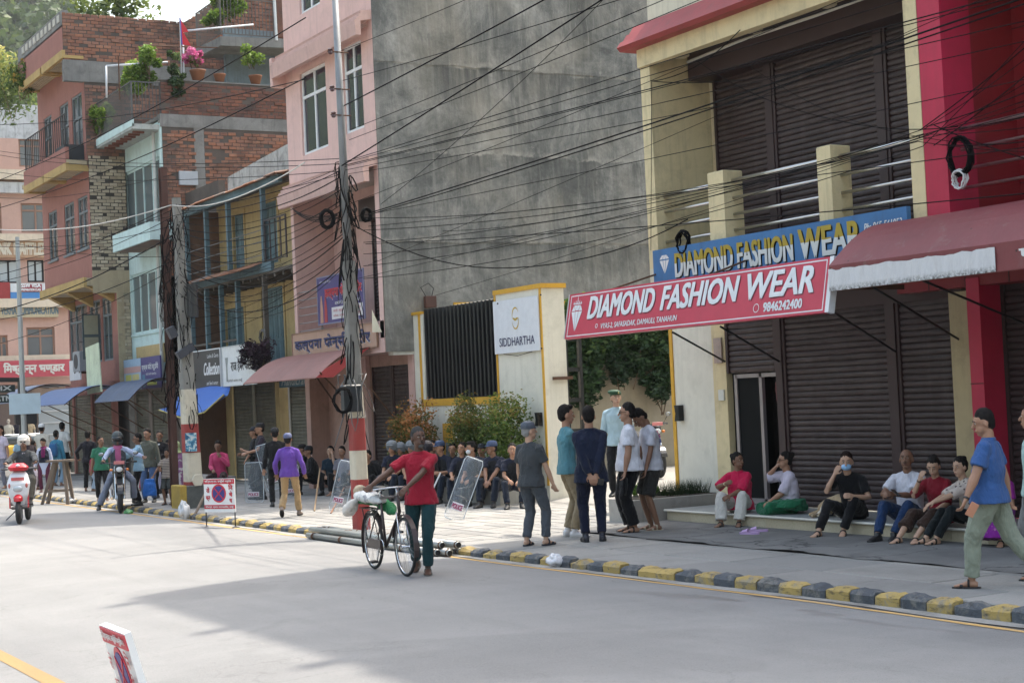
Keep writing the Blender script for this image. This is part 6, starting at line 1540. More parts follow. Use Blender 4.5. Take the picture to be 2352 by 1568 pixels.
# ================================================================ overhead cables
GC='overhead cables strung along the street'
def wire(a,b,sag,r,label='black overhead cable running between the street poles',m=None,n=18):
    a=V(a);b=V(b);r*=.8;L=(b-a).length;pts=[];k=rnd.uniform(-.3,.3)
    for i in range(n+1):
        t=i/n;p_=a.lerp(b,t);p_.z-=sag*4*t*(1-t)+.03*sag*math.sin(9*t+k*9);pts.append(p_)
    mb=MB();mb.tube(pts,r,5,False);return tag(mb.build('overhead_cable',m or CABLE,smooth=True),label,'cable',label.replace('black cable ','black cables ').replace('cable ','cables ',1) if 'cables' not in label else label)
def ext(u0,v0,u1,v1,ue):return (ue,v0+(v1-v0)*(ue-u0)/(u1-u0))
RW=[(783,117,1051,0,1130,.010),(788,244,1227,0,1290,.022),(788,185,1368,0,1420,.012),(783,382,1368,0,1430,.022),(807,297,1470,10,1560,.011),(802,322,1470,39,1650,.011),
 (790,372,1470,151,1900,.012),(790,375,1470,168,1960,.010),(790,380,1470,195,2060,.014),(788,384,1470,206,2080,.010),(790,392,1470,235,2250,.010),(800,400,1470,262,2420,.009),
 (846,490,1470,283,2120,.020),(846,494,1470,290,2150,.016),(800,470,1470,180,1900,.008),(805,500,1470,360,2420,.009),(846,609,1470,331,2100,.007),(1000,678,1470,517,2420,.007),(820,640,1470,475,2420,.008),(846,520,1470,440,2420,.010),(840,560,1470,505,2420,.012)]
for k,(u0,v0,u1,v1,ue,r_) in enumerate(RW):
    e=ext(u0,v0,u1,v1,ue);a=PY(u0,v0,23.9);b=PX(e[0],e[1],10.95);b=a+(b-a)*(1.9 if e[1]<60 else 1.25);wire(a,b,.05+.02*(k%3),r_*.62)
# the deep sagging cable bundle and service drops to the shops
for k,(u0,v0,u1,v1,X1,s,r_) in enumerate(((798,512,1580,500,14.4,.75,.014),(876,468,1385,0,11,.1,.007),(1017,531,1515,455,14.4,.1,.007),(1497,185,1495,575,14.42,.0,.008),(1700,70,1500,186,14.4,.15,.012),(1716,150,2300,330,14.5,.3,.006),(1497,186,2110,70,14.4,.25,.010),(1600,140,2200,290,14.45,.35,.010))):
    a=PY(u0,v0,23.9) if u0<1100 else PX(u0,v0,14.4);wire(a,PX(u1,v1,X1),s,r_*.8,'thin black service cable dropping to the cream shop front')
for k in range(12):   # fan towards the red building
    a=PX(2145+rnd.uniform(-40,30),300+rnd.uniform(-12,40),14.40);b=PX(2420,20+k*33,13.6);wire(a,b,.03,.006+.003*(k%2),'black cable fanning past the red column towards the right')
    a2=PX(1480,640-k*22,11.6);
    if k%2==0:wire(PY(835,640-k*14,23.9),a,.25,.007,'black cable reaching from the banded pole to the red column')
LWs=[(-60,435,702,42,50,.013),(-60,492,702,180,50,.013),(-60,285,705,183,50,.010),(-60,337,790,365,50,.008),(-60,346,790,375,50,.008),(-60,388,790,392,50,.008),(-60,560,790,398,50,.008),(-60,640,395,470,50,.013),(-60,655,395,500,50,.010),(-60,728,395,543,50,.018),(-60,740,395,600,50,.012),(-60,800,395,620,50,.010),(-60,560,395,520,50,.010),(-60,530,395,588,50,.008),(-60,610,400,480,50,.010),(-60,450,400,400,50,.008)]
for k,(u0,v0,u1,v1,Y0_,r_) in enumerate(LWs):
    a=PY(u0,v0,Y0_);b=PY(u1,v1,23.9 if u1>600 else 33.3);wire(a,b,.25,r_,'black cable running left from the poles towards the junction')
a=PY(-60,520,50);wire(a,PY(394,472,33.3),.3,.016,'pale grey cable passing between the poles',plain((.5,.48,.45)));wire(PY(394,472,33.3),PY(700,372,24.2),.25,.014,'pale grey cable passing between the poles',plain((.5,.48,.45)))
for k in range(16):  # pole to pole
    v0=470+k*13;a=PY(405+k%3*6,v0,33.3);b=PY(790+k,375+k*15+rnd.uniform(-8,8),23.9);wire(a,b,.2+.04*k,.007+.003*(k%3),'black cable slung between the two main poles')
for k in range(9):
    a=PY(430,600+k*22,33.2);b=PX(640+k*6,560+k*14,15.2);wire(a,b,.2,.006,'thin cable dropping from the concrete pole to the balconies')
for k in range(5):
    a=PX(670+k*3,478+k*3,14.9);b=PY(775,490+k*3,23.9);wire(a,b,.12,.010,'bundle cable looping from the pink building to the pole')
# tangles
def tangle(name,label,ctr,Yp,v0,v1,n,rad,seed,dense=1.,m=None):
    r=random.Random(seed);mb=MB()
    for k in range(n):
        v=r.uniform(v0,v1);p0=PY(ctr(v),v,Yp)
        pts=[];a=r.uniform(0,6.28);h=r.uniform(.3,1.5);rr=rad*r.uniform(.55,1.3);st_=r.uniform(-1.5,1.5);m_=9
        loop=r.random()<.30
        for i in range(m_+1):
            t=i/m_
            if loop:
                b=2*math.pi*t*1.2;o=V((math.cos(a),math.sin(a),0));pts.append(p0+o*(rad*.7+rad*1.1*(1-math.cos(b))*.5)+V((-math.sin(a),math.cos(a),0))*math.sin(b)*rad*.3+V((0,0,-h*.35*(1-math.cos(b))*.5*1.6+.1*math.sin(b))))
            else:
                v_=v+h*140*(t-.5)*.8;v_=max(v0,min(v1,v_));pc=PY(ctr(v_),v_,Yp);b=a+st_*t+.3*math.sin(7*t+k)
                pts.append(pc+V((math.cos(b)*rr*(1+.2*math.sin(5*t+k)),math.sin(b)*rr,0)))
        mb.tube(pts,r.choice((.005,.007,.009,.012)),5,False)
    o=mb.build(name,m or CABLE,smooth=True);return tag(o,label,'cable tangle',None,'stuff')
tangle('cable_tangle','dense tangle of black cables hugging the leaning banded pole',c1_,23.9,375,960,85,.12,5)
tangle('cable_tangle','loose grey cable loops around the banded pole above its red band',lambda v:c1_(v)-8,23.85,860,960,16,.2,9,m=plain((.09,.09,.09),.5))
tangle('cable_tangle','thick black mass of cables down the concrete pole',c2_,33.2,470,960,90,.18,6)
tangle('cable_tangle','black cables wound around the rusty steel post',lambda v:396+(v-1050)*.01,34,540,960,70,.16,7)
q=PY(765,503,23.8);coil(q.x-.1,q.y,q.z,.14,10,'round black cable reel on the left of the banded pole',CABLE,'x',wr=.016);q=PY(836,493,23.8);coil(q.x+.05,q.y,q.z,.10,10,'black cable splice drum on the right of the banded pole',CABLE,'x',wr=.016)
q=PY(795,905,23.7);coil(q.x-.1,q.y-.1,q.z-.1,.19,8,'loose bundle of looped cable hanging low on the banded pole',CABLE,'x',wr=.009)
for (u0,v0,u1,v1,w_,lab) in((408,818,443,795,.16,'dark slanted splice box on the concrete pole'),(389,752,400,775,.16,'small black box on the rusty post')):
    a=PY(u0,v0,33.0);b=PY(u1,v1,33.0);mb=MB();mb.bar(a,b,w_,w_,up=(0,1,0));tag(mb.build('splice_box',plain((.03,.035,.05),.5)),lab,'box')
a=PY(442,690,33.0);MB_=MB();MB_.tube([a+V((0,0,-.35)),a+V((0,0,.35))],.12,12);tag(MB_.build('splice_drum',plain((.02,.022,.025),.4)),'black cylindrical splice drum right of the concrete pole','drum')
# ================================================================ no parking boards
def parking_sign(name,label,p,rz_,face='front',w_=.70):
    T=thing(name,label,'sign',p,rz_)
    h_=.60;W=plain((.72,.72,.72),.45);Rr=plain((.50,.02,.04),.45)
    MB().box(-w_/2,w_/2,-.012,.012,.30,.30+h_).build('board',W,T)
    for x in(-w_/2+.02,w_/2-.02):
        MB().tube([(x,0,.02),(x,0,.30)],.011,7).build('leg',BLACKM,T);MB().loft([((x,0,0),V((.055,0,0)),V((0,.16,0))),((x,0,.05),V((.012,0,0)),V((0,.012,0)))],8,4).build('foot',BLACKM,T)
    def bx(x0,x1,z0,z1,m,nm):MB().box(x0,x1,-.016,-.012,z0,z1).build(nm,m,T)
    bx(-w_/2,w_/2,.30+h_-.095,.30+h_-.008,Rr,'red_band');bx(-w_/2,w_/2,.36,.43,Rr,'red_band')
    def L(s,x0,z0,w,h,m,**k):lettering(T,s,(x0,-.016,z0),(1,0,0),(0,0,1),w,h,m,off=.003,**k)
    L('जि.ट्रा.प्र.का. तनहुँको अनुरोध ।',-.32,.825,.64,.055,W,bold=.03);L('सौजन्य: व्यास नगरपालिका, तनहुँ',-.32,.37,.64,.045,W,bold=.03)
    L('रो',-.29,.65,.07,.10,Rr,bold=.05);L('क्न',-.30,.50,.09,.09,Rr,bold=.05);L('िन',.22,.70,.09,.10,Rr,bold=.05);L('षे',.23,.58,.07,.09,Rr,bold=.05);L('ध',.235,.47,.06,.07,Rr,bold=.05)
    def disc(r_,y,m,nm):
        mb=MB();mb.add([(r_*math.cos(2*math.pi*i/28)-.01,y,.635+r_*math.sin(2*math.pi*i/28)) for i in range(28)]+[(r_*math.cos(2*math.pi*i/28)-.01,y+.003,.635+r_*math.sin(2*math.pi*i/28)) for i in range(28)],[tuple(range(28)),tuple(range(55,27,-1))]+[(i,(i+1)%28+0,28+(i+1)%28,28+i) for i in range(28)]);return mb.build(nm,m,T)
    disc(.165,-.0165,Rr,'no_parking_disc');disc(.135,-.0185,plain((.03,.03,.18),.45),'blue_disc')
    for s in(-1,1):
        MB().bar((-.01-.1*s,-.0195,.535),(-.01+.1*s,-.0195,.735),.02,.003,up=(0,1,0)).build('cross_bar',Rr,T)
    return T
a=G(473,1215,.02);b=G(543,1215,.02)
parking_sign('no_parking_sign','white no parking board with red bands standing at the kerb',((a.x+b.x)/2,(a.y+b.y)/2,.03),math.atan2(b.y-a.y,b.x-a.x))
a=G(237,1426,1.0);b=G(292,1447,1.0)
d_=V((b.x-a.x,b.y-a.y,0));c_=a+d_.normalized()*.35
c_=a+d_.normalized()*.26+V((.23,0,0));NS=parking_sign('no_parking_sign','worn no parking board cut off at the lower left edge of the picture',(c_.x,c_.y,.12),math.atan2(d_.y,d_.x));NS.scale=(.72,1.6,1.0);NS.rotation_euler[0]=R(15)
# ================================================================ pipes along the kerb
PT=rndmat([(.36,.38,.37),(.30,.31,.30),(.40,.41,.38)],.35,name='galvanised_pipe',stain=.35,stainc=(.14,.09,.05),bump=.1)
PT.node_tree.nodes['Principled BSDF'].inputs['Metallic'].default_value=.55
r2=random.Random(12)
for k in range(9):
    lay=0 if k<6 else 1;x=9.93+.105*k if k<6 else 10.03+.12*(k-6);y0_=19.1+r2.uniform(-.0,.75)+(.1*k if k<6 else .35);y1_=23.9+r2.uniform(-.25,.3);z=.055+.095*lay+rz(x)
    T=thing('pipe',f'{["outermost roadside","second","third","fourth","fifth","kerbside","upper roadside","upper middle","upper kerbside"][k]} jointed metal pipe in the bundle along the kerb','pipe',(x,y0_,z),0,'pipes bundled along the kerb');T['_b']=1
    MB().tube([(x,y0_,z),(x+r2.uniform(-.06,.06),y1_,z)],.047,12).build('tube',PT,T,smooth=True)
    for q in range(5):
        yy=y0_+.02+q*(y1_-y0_)/4.3;MB().tube([(x,yy,z),(x,yy+.03,z)],.052,12).build('joint_ring',RUST,T,smooth=True)
    MB().tube([(x,y0_-.004,z),(x,y0_,z)],.038,12).build('dark_bore',DARK,T)
# wooden stool ladder
q=G(142,1160,.02);WS=thing('wooden_stand','tall splayed wooden stand at the kerb edge','stand',(q.x,q.y,.03),R(-30));WM=paint((.17,.13,.10),.85,.15,.3,0)
for sx_,sy_ in((-1,-1),(1,-1),(-1,1),(1,1)):MB().bar((sx_*(.42 if sx_<0 else .22),sy_*.25,0),(sx_*.12,sy_*.12,1.05),.07).build('leg',WM,WS)
MB().box(-.3,.3,-.2,.2,1.05,1.1).build('top_board',WM,WS)
for zz in(.35,):
    for sy_ in(-1,1):MB().bar((-.33,sy_*.22,zz),(.2,sy_*.22,zz),.05).build('cross_rail',WM,WS)
# litter
def bag(p,s,c,label,seed):
    mb=MB();mb.ell((0,0,s*.5),(s*.7,s*.55,s*.5),None,14,9);o=mb.build('plastic_bag',clear(c,.75,.25) if c[2]>.5 else plain(c,.4),smooth=True);t=bpy.data.textures.new('crumple','VORONOI');t.noise_scale=s*.45
    d=o.modifiers.new('crumple','DISPLACE');d.texture=t;d.strength=s*.55;d.texture_coords='LOCAL';su=o.modifiers.new('fine','SUBSURF');su.levels=1;su.render_levels=1;o.modifiers.move(1,0);o.location=p;return tag(o,label,'litter')
q=G(1262,1305,.02);bag((10.38,q.y,.03),.17,(.75,.76,.8),'crumpled clear plastic bag against the kerb in the shade',1)
q=G(424,1195,.02);o=bag((q.x,q.y,.03),.26,(.7,.72,.75),'silvery plastic bag propped by the striped pole base',2);o.scale=(.6,.7,1.5)
MB_=MB();MB_.bar((q.x+.1,q.y-.2,.05),(q.x+.5,q.y,.62),.05,.03);tag(MB_.build('stick',WM),'short wooden stick leaning by the silvery bag','stick')
q=G(160,1158,.02);bag((q.x,q.y,.03),.2,(.75,.75,.75),'white plastic bag lying by the wooden stand',3);q=G(295,1182,.02);bag((q.x,q.y,.02),.13,(.1,.3,.12),'green and white wrapper under the black motorcycle',4)
q=G(1255,1545,.1);bag((q.x,q.y,q.z-.03),.02,(.75,.75,.75),'tiny white scrap on the shaded road',5)
# ================================================================ planting
def shrub(name,label,cat,c,rad,n,size,cols,seed,stems=6,group=None,flat=.6,tr=.35,box=False,asp=.5,kind=None,mat=None):
    T=thing(name,label,cat,(c[0],c[1],c[2]-rad[2]),0,group);T['_b']=1;r=random.Random(seed)
    LMm=mat or leafmat(cols,name+'_leaves',tr);mb=MB();cl=[]
    for k in range(max(7,n//110)):
        while 1:
            d=V((r.uniform(-1,1),r.uniform(-1,1),r.uniform(-1,1)))
            if d.length<1:break
        cl.append((V((c[0]+d.x*rad[0]*.78,c[1]+d.y*rad[1]*.78,c[2]+d.z*rad[2]*.78)),r.uniform(.25,.5)*min(rad[0],rad[1],rad[2])*1.3,r.uniform(-.2,.25)))
    for k in range(n):
        cc,cr,tn=r.choice(cl);d=V((r.gauss(0,1),r.gauss(0,1),r.gauss(0,1)));d.normalize();p_=cc+d*cr*r.uniform(.4,1.15)
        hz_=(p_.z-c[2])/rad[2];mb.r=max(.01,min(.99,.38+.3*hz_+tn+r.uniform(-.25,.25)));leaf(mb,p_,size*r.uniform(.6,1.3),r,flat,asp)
    mb.build('foliage',LMm,T,attr=True)
    st=MB()
    for k in range(stems):
        cc=cl[k%len(cl)][0];b0=V((c[0]+r.uniform(-.12,.12)*rad[0]*2,c[1]+r.uniform(-.15,.15)*rad[1]*2,c[2]-rad[2]*1.05));st.tube([b0,b0.lerp(cc,.5)+V((r.uniform(-.05,.05),r.uniform(-.05,.05),.03)),cc],[.016,.011,.005],5,False)
    if stems:o=st.build('stems',plain((.12,.08,.05),.9),T);o['kind']='stuff'
    return T
RG=[(.05,.08,.02),(.09,.13,.03),(.17,.17,.04),(.32,.17,.06),(.42,.17,.06)]
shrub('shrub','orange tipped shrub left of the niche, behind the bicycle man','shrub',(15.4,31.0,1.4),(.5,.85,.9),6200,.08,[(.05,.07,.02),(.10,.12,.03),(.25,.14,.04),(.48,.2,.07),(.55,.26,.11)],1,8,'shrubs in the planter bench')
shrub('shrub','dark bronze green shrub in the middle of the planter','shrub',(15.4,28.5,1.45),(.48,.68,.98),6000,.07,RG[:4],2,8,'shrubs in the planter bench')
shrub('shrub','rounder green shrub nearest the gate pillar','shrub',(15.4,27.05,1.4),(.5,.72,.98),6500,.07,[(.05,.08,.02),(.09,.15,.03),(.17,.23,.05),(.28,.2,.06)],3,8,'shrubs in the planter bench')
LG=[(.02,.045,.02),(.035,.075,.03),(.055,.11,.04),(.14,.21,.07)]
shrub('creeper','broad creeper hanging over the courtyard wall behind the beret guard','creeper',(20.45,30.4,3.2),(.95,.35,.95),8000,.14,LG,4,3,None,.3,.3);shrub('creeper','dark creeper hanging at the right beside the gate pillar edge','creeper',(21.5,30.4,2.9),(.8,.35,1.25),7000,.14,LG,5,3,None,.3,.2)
shrub('creeper','leafy creeper spilling behind the open gate leaf','creeper',(19.3,30.35,2.9),(.62,.4,1.25),6500,.14,LG,6,3,None,.3,.4);shrub('creeper','creeper top along the courtyard wall, leaves coloured as sunlit','creeper',(20.3,30.3,4.0),(2.4,.45,.42),6200,.14,[(.04,.09,.02),(.09,.17,.04),(.16,.26,.06),(.3,.4,.12)],7,0,None,.3,.5)  # top creeper: brighter leaf palette, sunlight painted into its leaves
shrub('flower_bed_plants','bright green low plants at the street end of the flower bed','plants',(14.6,21.2,.56),(.6,.35,.12),1500,.055,[(.06,.12,.02),(.12,.22,.04),(.2,.33,.06)],8,0,None,1,.4)
mb=MB();r=random.Random(9)
for k in range(700):
    x=r.uniform(14.7,15.55);y=r.uniform(20.78,21.25);a=r.uniform(0,6.28);h=r.uniform(.12,.27);q=V((math.cos(a),math.sin(a),0));mb.r=r.random();mb.add([(x-.004,y,.49),(x+.004,y,.49),(x+q.x*.09,y+q.y*.09,.49+h)],[(0,1,2)])
tag(mb.build('grass_tuft',leafmat([(.015,.03,.012),(.03,.05,.02)],'dark_grass'),attr=True),'dark grassy tufts at the shop end of the flower bed','plants',None,'stuff')
shrub('pot_plant','dark purple trailing plant above the barber sign','plant',(15.0,39.2,3.55),(.35,1.0,.42),2600,.11,[(.012,.006,.012),(.03,.012,.025),(.05,.02,.035)],10,4,None,.8,.1,asp=.35)
bzz=bz
YG=[(.07,.12,.02),(.13,.22,.035),(.24,.34,.06),(.38,.46,.12)]
shrub('balcony_plant','sunlit yellow green plant in the middle of the light blue balcony','plant',(15.3,49.6,12.75),(.45,.6,.62),1700,.15,YG,11,5,'balcony plants',.8,.5);shrub('balcony_plant','tall leafy plant at the right corner of the light blue balcony','plant',(15.6,48.9,13.1),(.42,.4,.72),1500,.15,YG[:3],12,5,'balcony plants',.8,.4)
shrub('balcony_plant','sprawling plant hanging out at the left end of the balcony','plant',(14.95,52.2,12.0),(.35,1.1,.65),1500,.14,YG,13,5,'balcony plants',.8,.5);shrub('balcony_plant','trailing vine falling through the balcony rails at its left end','plant',(14.9,53.2,11.2),(.15,.5,.7),420,.14,YG,14,2,'balcony plants',.8,.4)
q=PY(400,160,Y0);shrub('terrace_plant','dark green climber draped over the brick parapet','plant',(q.x,Y0-.02,12.8),(.4,.25,1.0),1500,.13,[(.02,.045,.015),(.05,.09,.03),(.14,.2,.07)],15,4,'rooftop terrace plants',.8,.3)
q=PY(445,138,Y0+.3);shrub('bougainvillea','pink bougainvillea in a terracotta pot on the terrace parapet','plant',(q.x,Y0+.25,q.z+.1),(.62,.3,.36),1500,.11,[(.10,.16,.04),(.62,.10,.30),(.72,.2,.42),(.75,.35,.5)],16,5,'rooftop terrace plants',.8,.4)
def pot(x,y,z,r_,label):MB_=MB();MB_.lathe([(r_*.6,0),(r_*.95,r_*1.2),(r_,r_*1.25),(r_,r_*1.4),(r_*.85,r_*1.4)],(x,y,z),14);tag(MB_.build('flower_pot',plain((.22,.09,.045),.8),smooth=True),label,'pot','flower pots on the terrace')
pot(q.x+.05,Y0+.12,zp+.04,.26,'terracotta pot holding the pink bougainvillea');q=PY(508,190,Y0);pot(q.x,Y0+.12,zp+.04,.2,'shallow orange pot right of the bougainvillea');q=PY(590,185,Y0);pot(q.x,Y0+.12,zp+.04,.22,'brown pot of the small glossy tree');shrub('terrace_plant','small glossy tree in the brown pot','plant',(q.x-.1,Y0+.15,zp+1.0),(.38,.3,.42),420,.14,YG,17,3,'rooftop terrace plants',.8,.4)
q=PY(540,10,49.5);shrub('terrace_plant','leafy plants behind the upper balcony rail','plant',(q.x,50,15.6),(.7,.5,.6),1500,.15,YG,18,3,'rooftop terrace plants',.8,.4);shrub('terrace_plant','plants low behind the upper balcony bars','plant',(q.x-.6,49.9,14.9),(.6,.3,.35),700,.13,YG[:3],19,3,'rooftop terrace plants',.8,.4)
q=PX(45,165,13.95);shrub('roof_plant','flowering creeper spilling over the far end of the terracotta roof','plant',(14.0,58.6,14.6),(.5,1.1,.9),1500,.16,[(.05,.09,.02),(.14,.2,.04),(.4,.3,.05),(.45,.14,.12)],20,4,None,.8,.4)
q=PY(20,130,75);shrub('roof_tree','yellow green tree rising left of the terracotta building','tree',(q.x-.4,75,q.z-1.2),(2.6,2.0,1.7),2300,.26,[(.09,.13,.05),(.14,.2,.06),(.26,.3,.09),(.42,.38,.12)],21,8,None,.7,.5)
q=PY(245,20,70);shrub('roof_tree','thin tree showing above the brick parapet against the sky','tree',(q.x,70,q.z-.6),(3.0,2,2.0),1300,.34,[(.04,.07,.02),(.09,.13,.04),(.16,.2,.05)],22,7,None,.7,.4)
# flag and pipes on the terrace
FL=thing('flag','small crimson and blue pennant flag on a rooftop pole','flag',(17.0,Y0+.2,zp));FL['_b']=1
a=PY(415,130,Y0+.2);b=PY(413,42,Y0+.2);MB().tube([(a.x,Y0+.2,zp),b],.018,6).build('flag_pole',plain((.5,.5,.5)),FL)
mb=MB();mb.add([b,b+V((.28,.02,-.42)),b+V((.1,0,-.45)),b+V((.34,.03,-.85)),b+V((.03,0,-.85))],[(0,1,2),(0,2,4),(2,3,4)]);mb.build('pennant',plain((.45,.02,.03),.8),FL);MB().tube([b,b+V((.03,0,-.85))],.025,5).build('blue_border',plain((.04,.04,.3)),FL)
TP=thing('drying_rack','white plastic pipe drying rack standing on the terrace','drying rack',(16,Y0+.3,zp));TP['_b']=1
W1_=plain((.62,.64,.68),.5)
for i,pp in enumerate((((245,225),(244,152)),((244,152),(385,143)),((424,240),(420,72)),((420,72),(582,57)))):
    a=PY(*pp[0],Y0+.35);b=PY(*pp[1],Y0+.35);MB().tube([a,b],.03,8).build('pipe',W1_,TP,smooth=True)
for pp in (((340,105),(500,110)),((275,230),(272,128))):
    a=PY(*pp[0],Y0+.25);b=PY(*pp[1],Y0+.25);MB().tube([a,b],.022,6).build('rail',RUST,TP)
# gate leaf and latch
GL=thing('steel_gate','open black steel gate leaf inside the gateway','gate',(16.5,26.7,.13));GL['_b']=1
for x in(16.62,16.95):MB().box(x,x+.07,26.75,26.83,.15,3.4).build('stile',BLACKM,GL)
for k in range(6):MB().box(16.7,16.95,26.77,26.81,.2+k*.6,.28+k*.6).build('gate_rail',BLACKM,GL)
q=PY(1290,868,26.48);MB_=MB();MB_.box(q.x-.2,q.x+.22,26.42,26.49,q.z-.03,q.z+.03);tag(MB_.build('latch_bar',RUST),'rusty latch bar sticking out of the gate pillar','latch')

q=PY(988,693,YP-.12);HB=thing('hanging_box','small brown box hanging by a wire loop on the grey wall above the barred opening','box',(q.x,YP-.12,q.z));MB().cbox(-.13,.13,-.06,.06,-.13,.13,.01).build('box_body',plain((.09,.04,.03),.7),HB);MB().tube([(-.1,0,.12),(-.22,.0,.32),(0,.05,.42),(.1,0,.3),(.05,0,.13)],.008,5).build('wire_loop',CABLE,HB)
q=PY(861,742,YP-.05);mb=MB();mb.add([(q.x-.07,YP-.05,q.z-.2),(q.x+.16,YP-.05,q.z-.2),(q.x-.06,YP-.05,q.z+.3),(q.x-.07,YP-.056,q.z-.2),(q.x+.16,YP-.056,q.z-.2),(q.x-.06,YP-.056,q.z+.3)],[(0,2,1),(3,4,5),(0,1,4,3),(1,2,5,4),(2,0,3,5)]);tag(mb.build('sign_scrap',plain((.6,.57,.45),.7)),'cream triangular scrap fixed low on the grey wall corner','scrap')
for k,(u,v) in enumerate(((905,640),(1010,500),(1190,420),(1350,610))):
    q=PY(u,v,YP-.045);MB_=MB();MB_.ell((q.x,YP-.045,q.z),(.05+.02*k,.01,.03),None,8,6)
# ================================================================ vehicles
TY=plain((.018,.018,.019),.75);CHR=plain((.55,.55,.56),.22,1.);BLKP=plain((.012,.013,.016),.25);BRN=plain((.035,.022,.022),.4)
def ring_mesh(R_,r,c,ax,n=32,m=8,sx=1.):
    vs=[];fs=[]
    for i in range(n):
        a=2*math.pi*i/n
        for j in range(m):
            b=2*math.pi*j/m;rr=R_+r*math.cos(b);vs.append((c[0]+rr*math.cos(a),c[1]+r*sx*math.sin(b),c[2]+rr*math.sin(a)))
    for i in range(n):
        for j in range(m):fs.append((i*m+j,((i+1)%n)*m+j,((i+1)%n)*m+(j+1)%m,i*m+(j+1)%m))
    return vs,fs
def tyre(T,c,R_,r,nm='tyre',m=None,sx=1.,n=32):
    mb=MB();mb.add(*ring_mesh(R_-r,r,c,0,n,8,sx));return mb.build(nm,m or TY,T,smooth=True)
# local frame: x forward, y left, z up, origin under the rear axle
def bicycle(p,rz_,label):
    T=thing('bicycle',label,'bicycle',p,rz_);R0=.345;wb=1.12
    for x,st in((0,0),(wb,.10)):
        wh=MB();wh.add(*ring_mesh(.315,.012,(x,0,R0),0,32,6));w_=wh.build('wheel',CHR,T,smooth=True);tyre(w_,(x,0,R0),R0,.02,n=36)
        mb=MB()
        for k in range(30):
            a=2*math.pi*k/30;b=a+(.35 if k%2 else -.35);s=.03 if k%4<2 else -.03;mb.tube([(x+.02*math.cos(b),s,R0+.02*math.sin(b)),(x+.31*math.cos(a),0,R0+.31*math.sin(a))],.0016,4,False)
        o=mb.build('spokes',CHR,w_);o['kind']='stuff';MB().tube([(x,-.05,R0),(x,.05,R0)],.018,8).build('hub',CHR,w_)
        mb=MB()
        for k in range(14):
            a=R(-15+k*13) if x else R(25+k*13);a2=a+R(13)
            mb.quad(*[(x+(.372)*math.cos(q),y,R0+.372*math.sin(q)) for q,y in((a,-.03),(a2,-.03),(a2,.03),(a,.03))])
        o=mb.build('mudguard',BRN,T);o.modifiers.new('s','SOLIDIFY').thickness=.004
    bb=(.45,0,.30);st=(.32,0,.88);ht=(.92,0,.92);hb=(.97,0,.74)
    f=MB();f.tube([bb,st],.017,8);f.tube([bb,hb],.019,8);f.tube([st,ht],.017,8);f.tube([ht,hb],.022,8)
    for y in(-.045,.045):f.tube([(0,y*1.3,R0),(bb[0],y*.6,bb[2])],.011,6);f.tube([(0,y*1.3,R0),(st[0],y*.5,st[2]-.06)],.009,6)
    f.build('frame',BRN,T,smooth=True)
    f=MB();
    for y in(-.055,.055):f.tube([(hb[0]+.01,y*.8,hb[2]),(wb-.03,y,R0+.12),(wb,y,R0)],.011,6)
    f.build('fork',CHR,T,smooth=True)
    f=MB();f.tube([ht,(.90,0,1.02)],.014,8);f.tube([(.74,-.29,1.0),(.86,-.27,1.01),(.93,-.1,1.03),(.93,.1,1.03),(.86,.27,1.01),(.74,.29,1.0)],.012,8);f.build('handlebar',CHR,T,smooth=True)
    for y in(-.29,.29):MB().tube([(.66,y,.995),(.78,y,1.0)],.017,8).build('grip',BLKP,T)
    for y in(-.2,.2):MB().tube([(.78,y,.97),(.9,y,1.0)],.006,5).build('brake_lever',CHR,T)
    s=MB();s.loft([((.16,0,.99),V((0,.10,0)),V((.0,0,.025))),((.28,0,1.0),V((0,.09,0)),V((0,0,.03))),((.42,0,.99),V((0,.03,0)),V((0,0,.02)))],12);s.build('saddle',plain((.02,.018,.016),.5),T,smooth=True);MB().tube([st,(.3,0,.98)],.013,8).build('seat_post',CHR,T)
    MB().add(*ring_mesh(.09,.006,(bb[0],-.06,bb[2]),0,24,5)).build('chainwheel',CHR,T);MB().box(0,.45,-.075,-.05,.27,.38).build('chain_case',BRN,T)
    MB().tube([(bb[0],-.09,bb[2]),(bb[0]-.05,-.1,bb[2]-.17)],.009,6).build('crank',CHR,T);MB().tube([(bb[0],.09,bb[2]),(bb[0]+.05,.1,bb[2]+.17)],.009,6).build('crank',CHR,T)
    for a in((bb[0]-.05,-.15,bb[2]-.17),(bb[0]+.05,.15,bb[2]+.17)):MB().cbox(a[0]-.05,a[0]+.05,a[1]-.045,a[1]+.045,a[2]-.015,a[2]+.015,.005).build('pedal',BLKP,T)
    c=MB()
    for y in(-.06,.06):c.tube([(.25,y,.74),(-.3,y,.74)],.007,5);c.tube([(-.2,y,.74),(0,y*1.2,R0)],.006,5)
    for x in(.2,0,-.2,-.3):c.tube([(x,-.06,.74),(x,.06,.74)],.006,5)
    c.build('carrier',BLKP,T)
    return T
BKr=V((8.36,18.1,0));BKf=V((8.25,16.99,0));d_=(BKf-BKr);ba=math.atan2(d_.y,d_.x)
BK=bicycle((BKr.x,BKr.y,rz(8.3)),ba,'old black roadster bicycle pushed along the road with sacks on its carrier')
bm=M.Translation((BKr.x,BKr.y,rz(8.3)))@M.Rotation(ba,4,'Z')
def sack(name,label,cs,rs,m,cat,disp=.03,seed=1):
    mb=MB();mb.loft([(c,V((0,r_[0],0)),V((0,0,r_[1]))) for c,r_ in zip(cs,rs)],16,2.4);o=mb.build(name,m);remesh(o,.018,disp,FOLD,2);o.matrix_world=bm;return tag(o,label,cat)
sack('sack','white woven sack lying across the bicycle carrier',[(.35,.02,.84),(.2,0,.86),(-.1,0,.88),(-.4,0,.88),(-.5,0,.87)],[(.05,.03),(.11,.055),(.13,.075),(.10,.06),(.05,.03)],cloth((.62,.62,.60),(.3,.3,.32),'blot'),'sack')
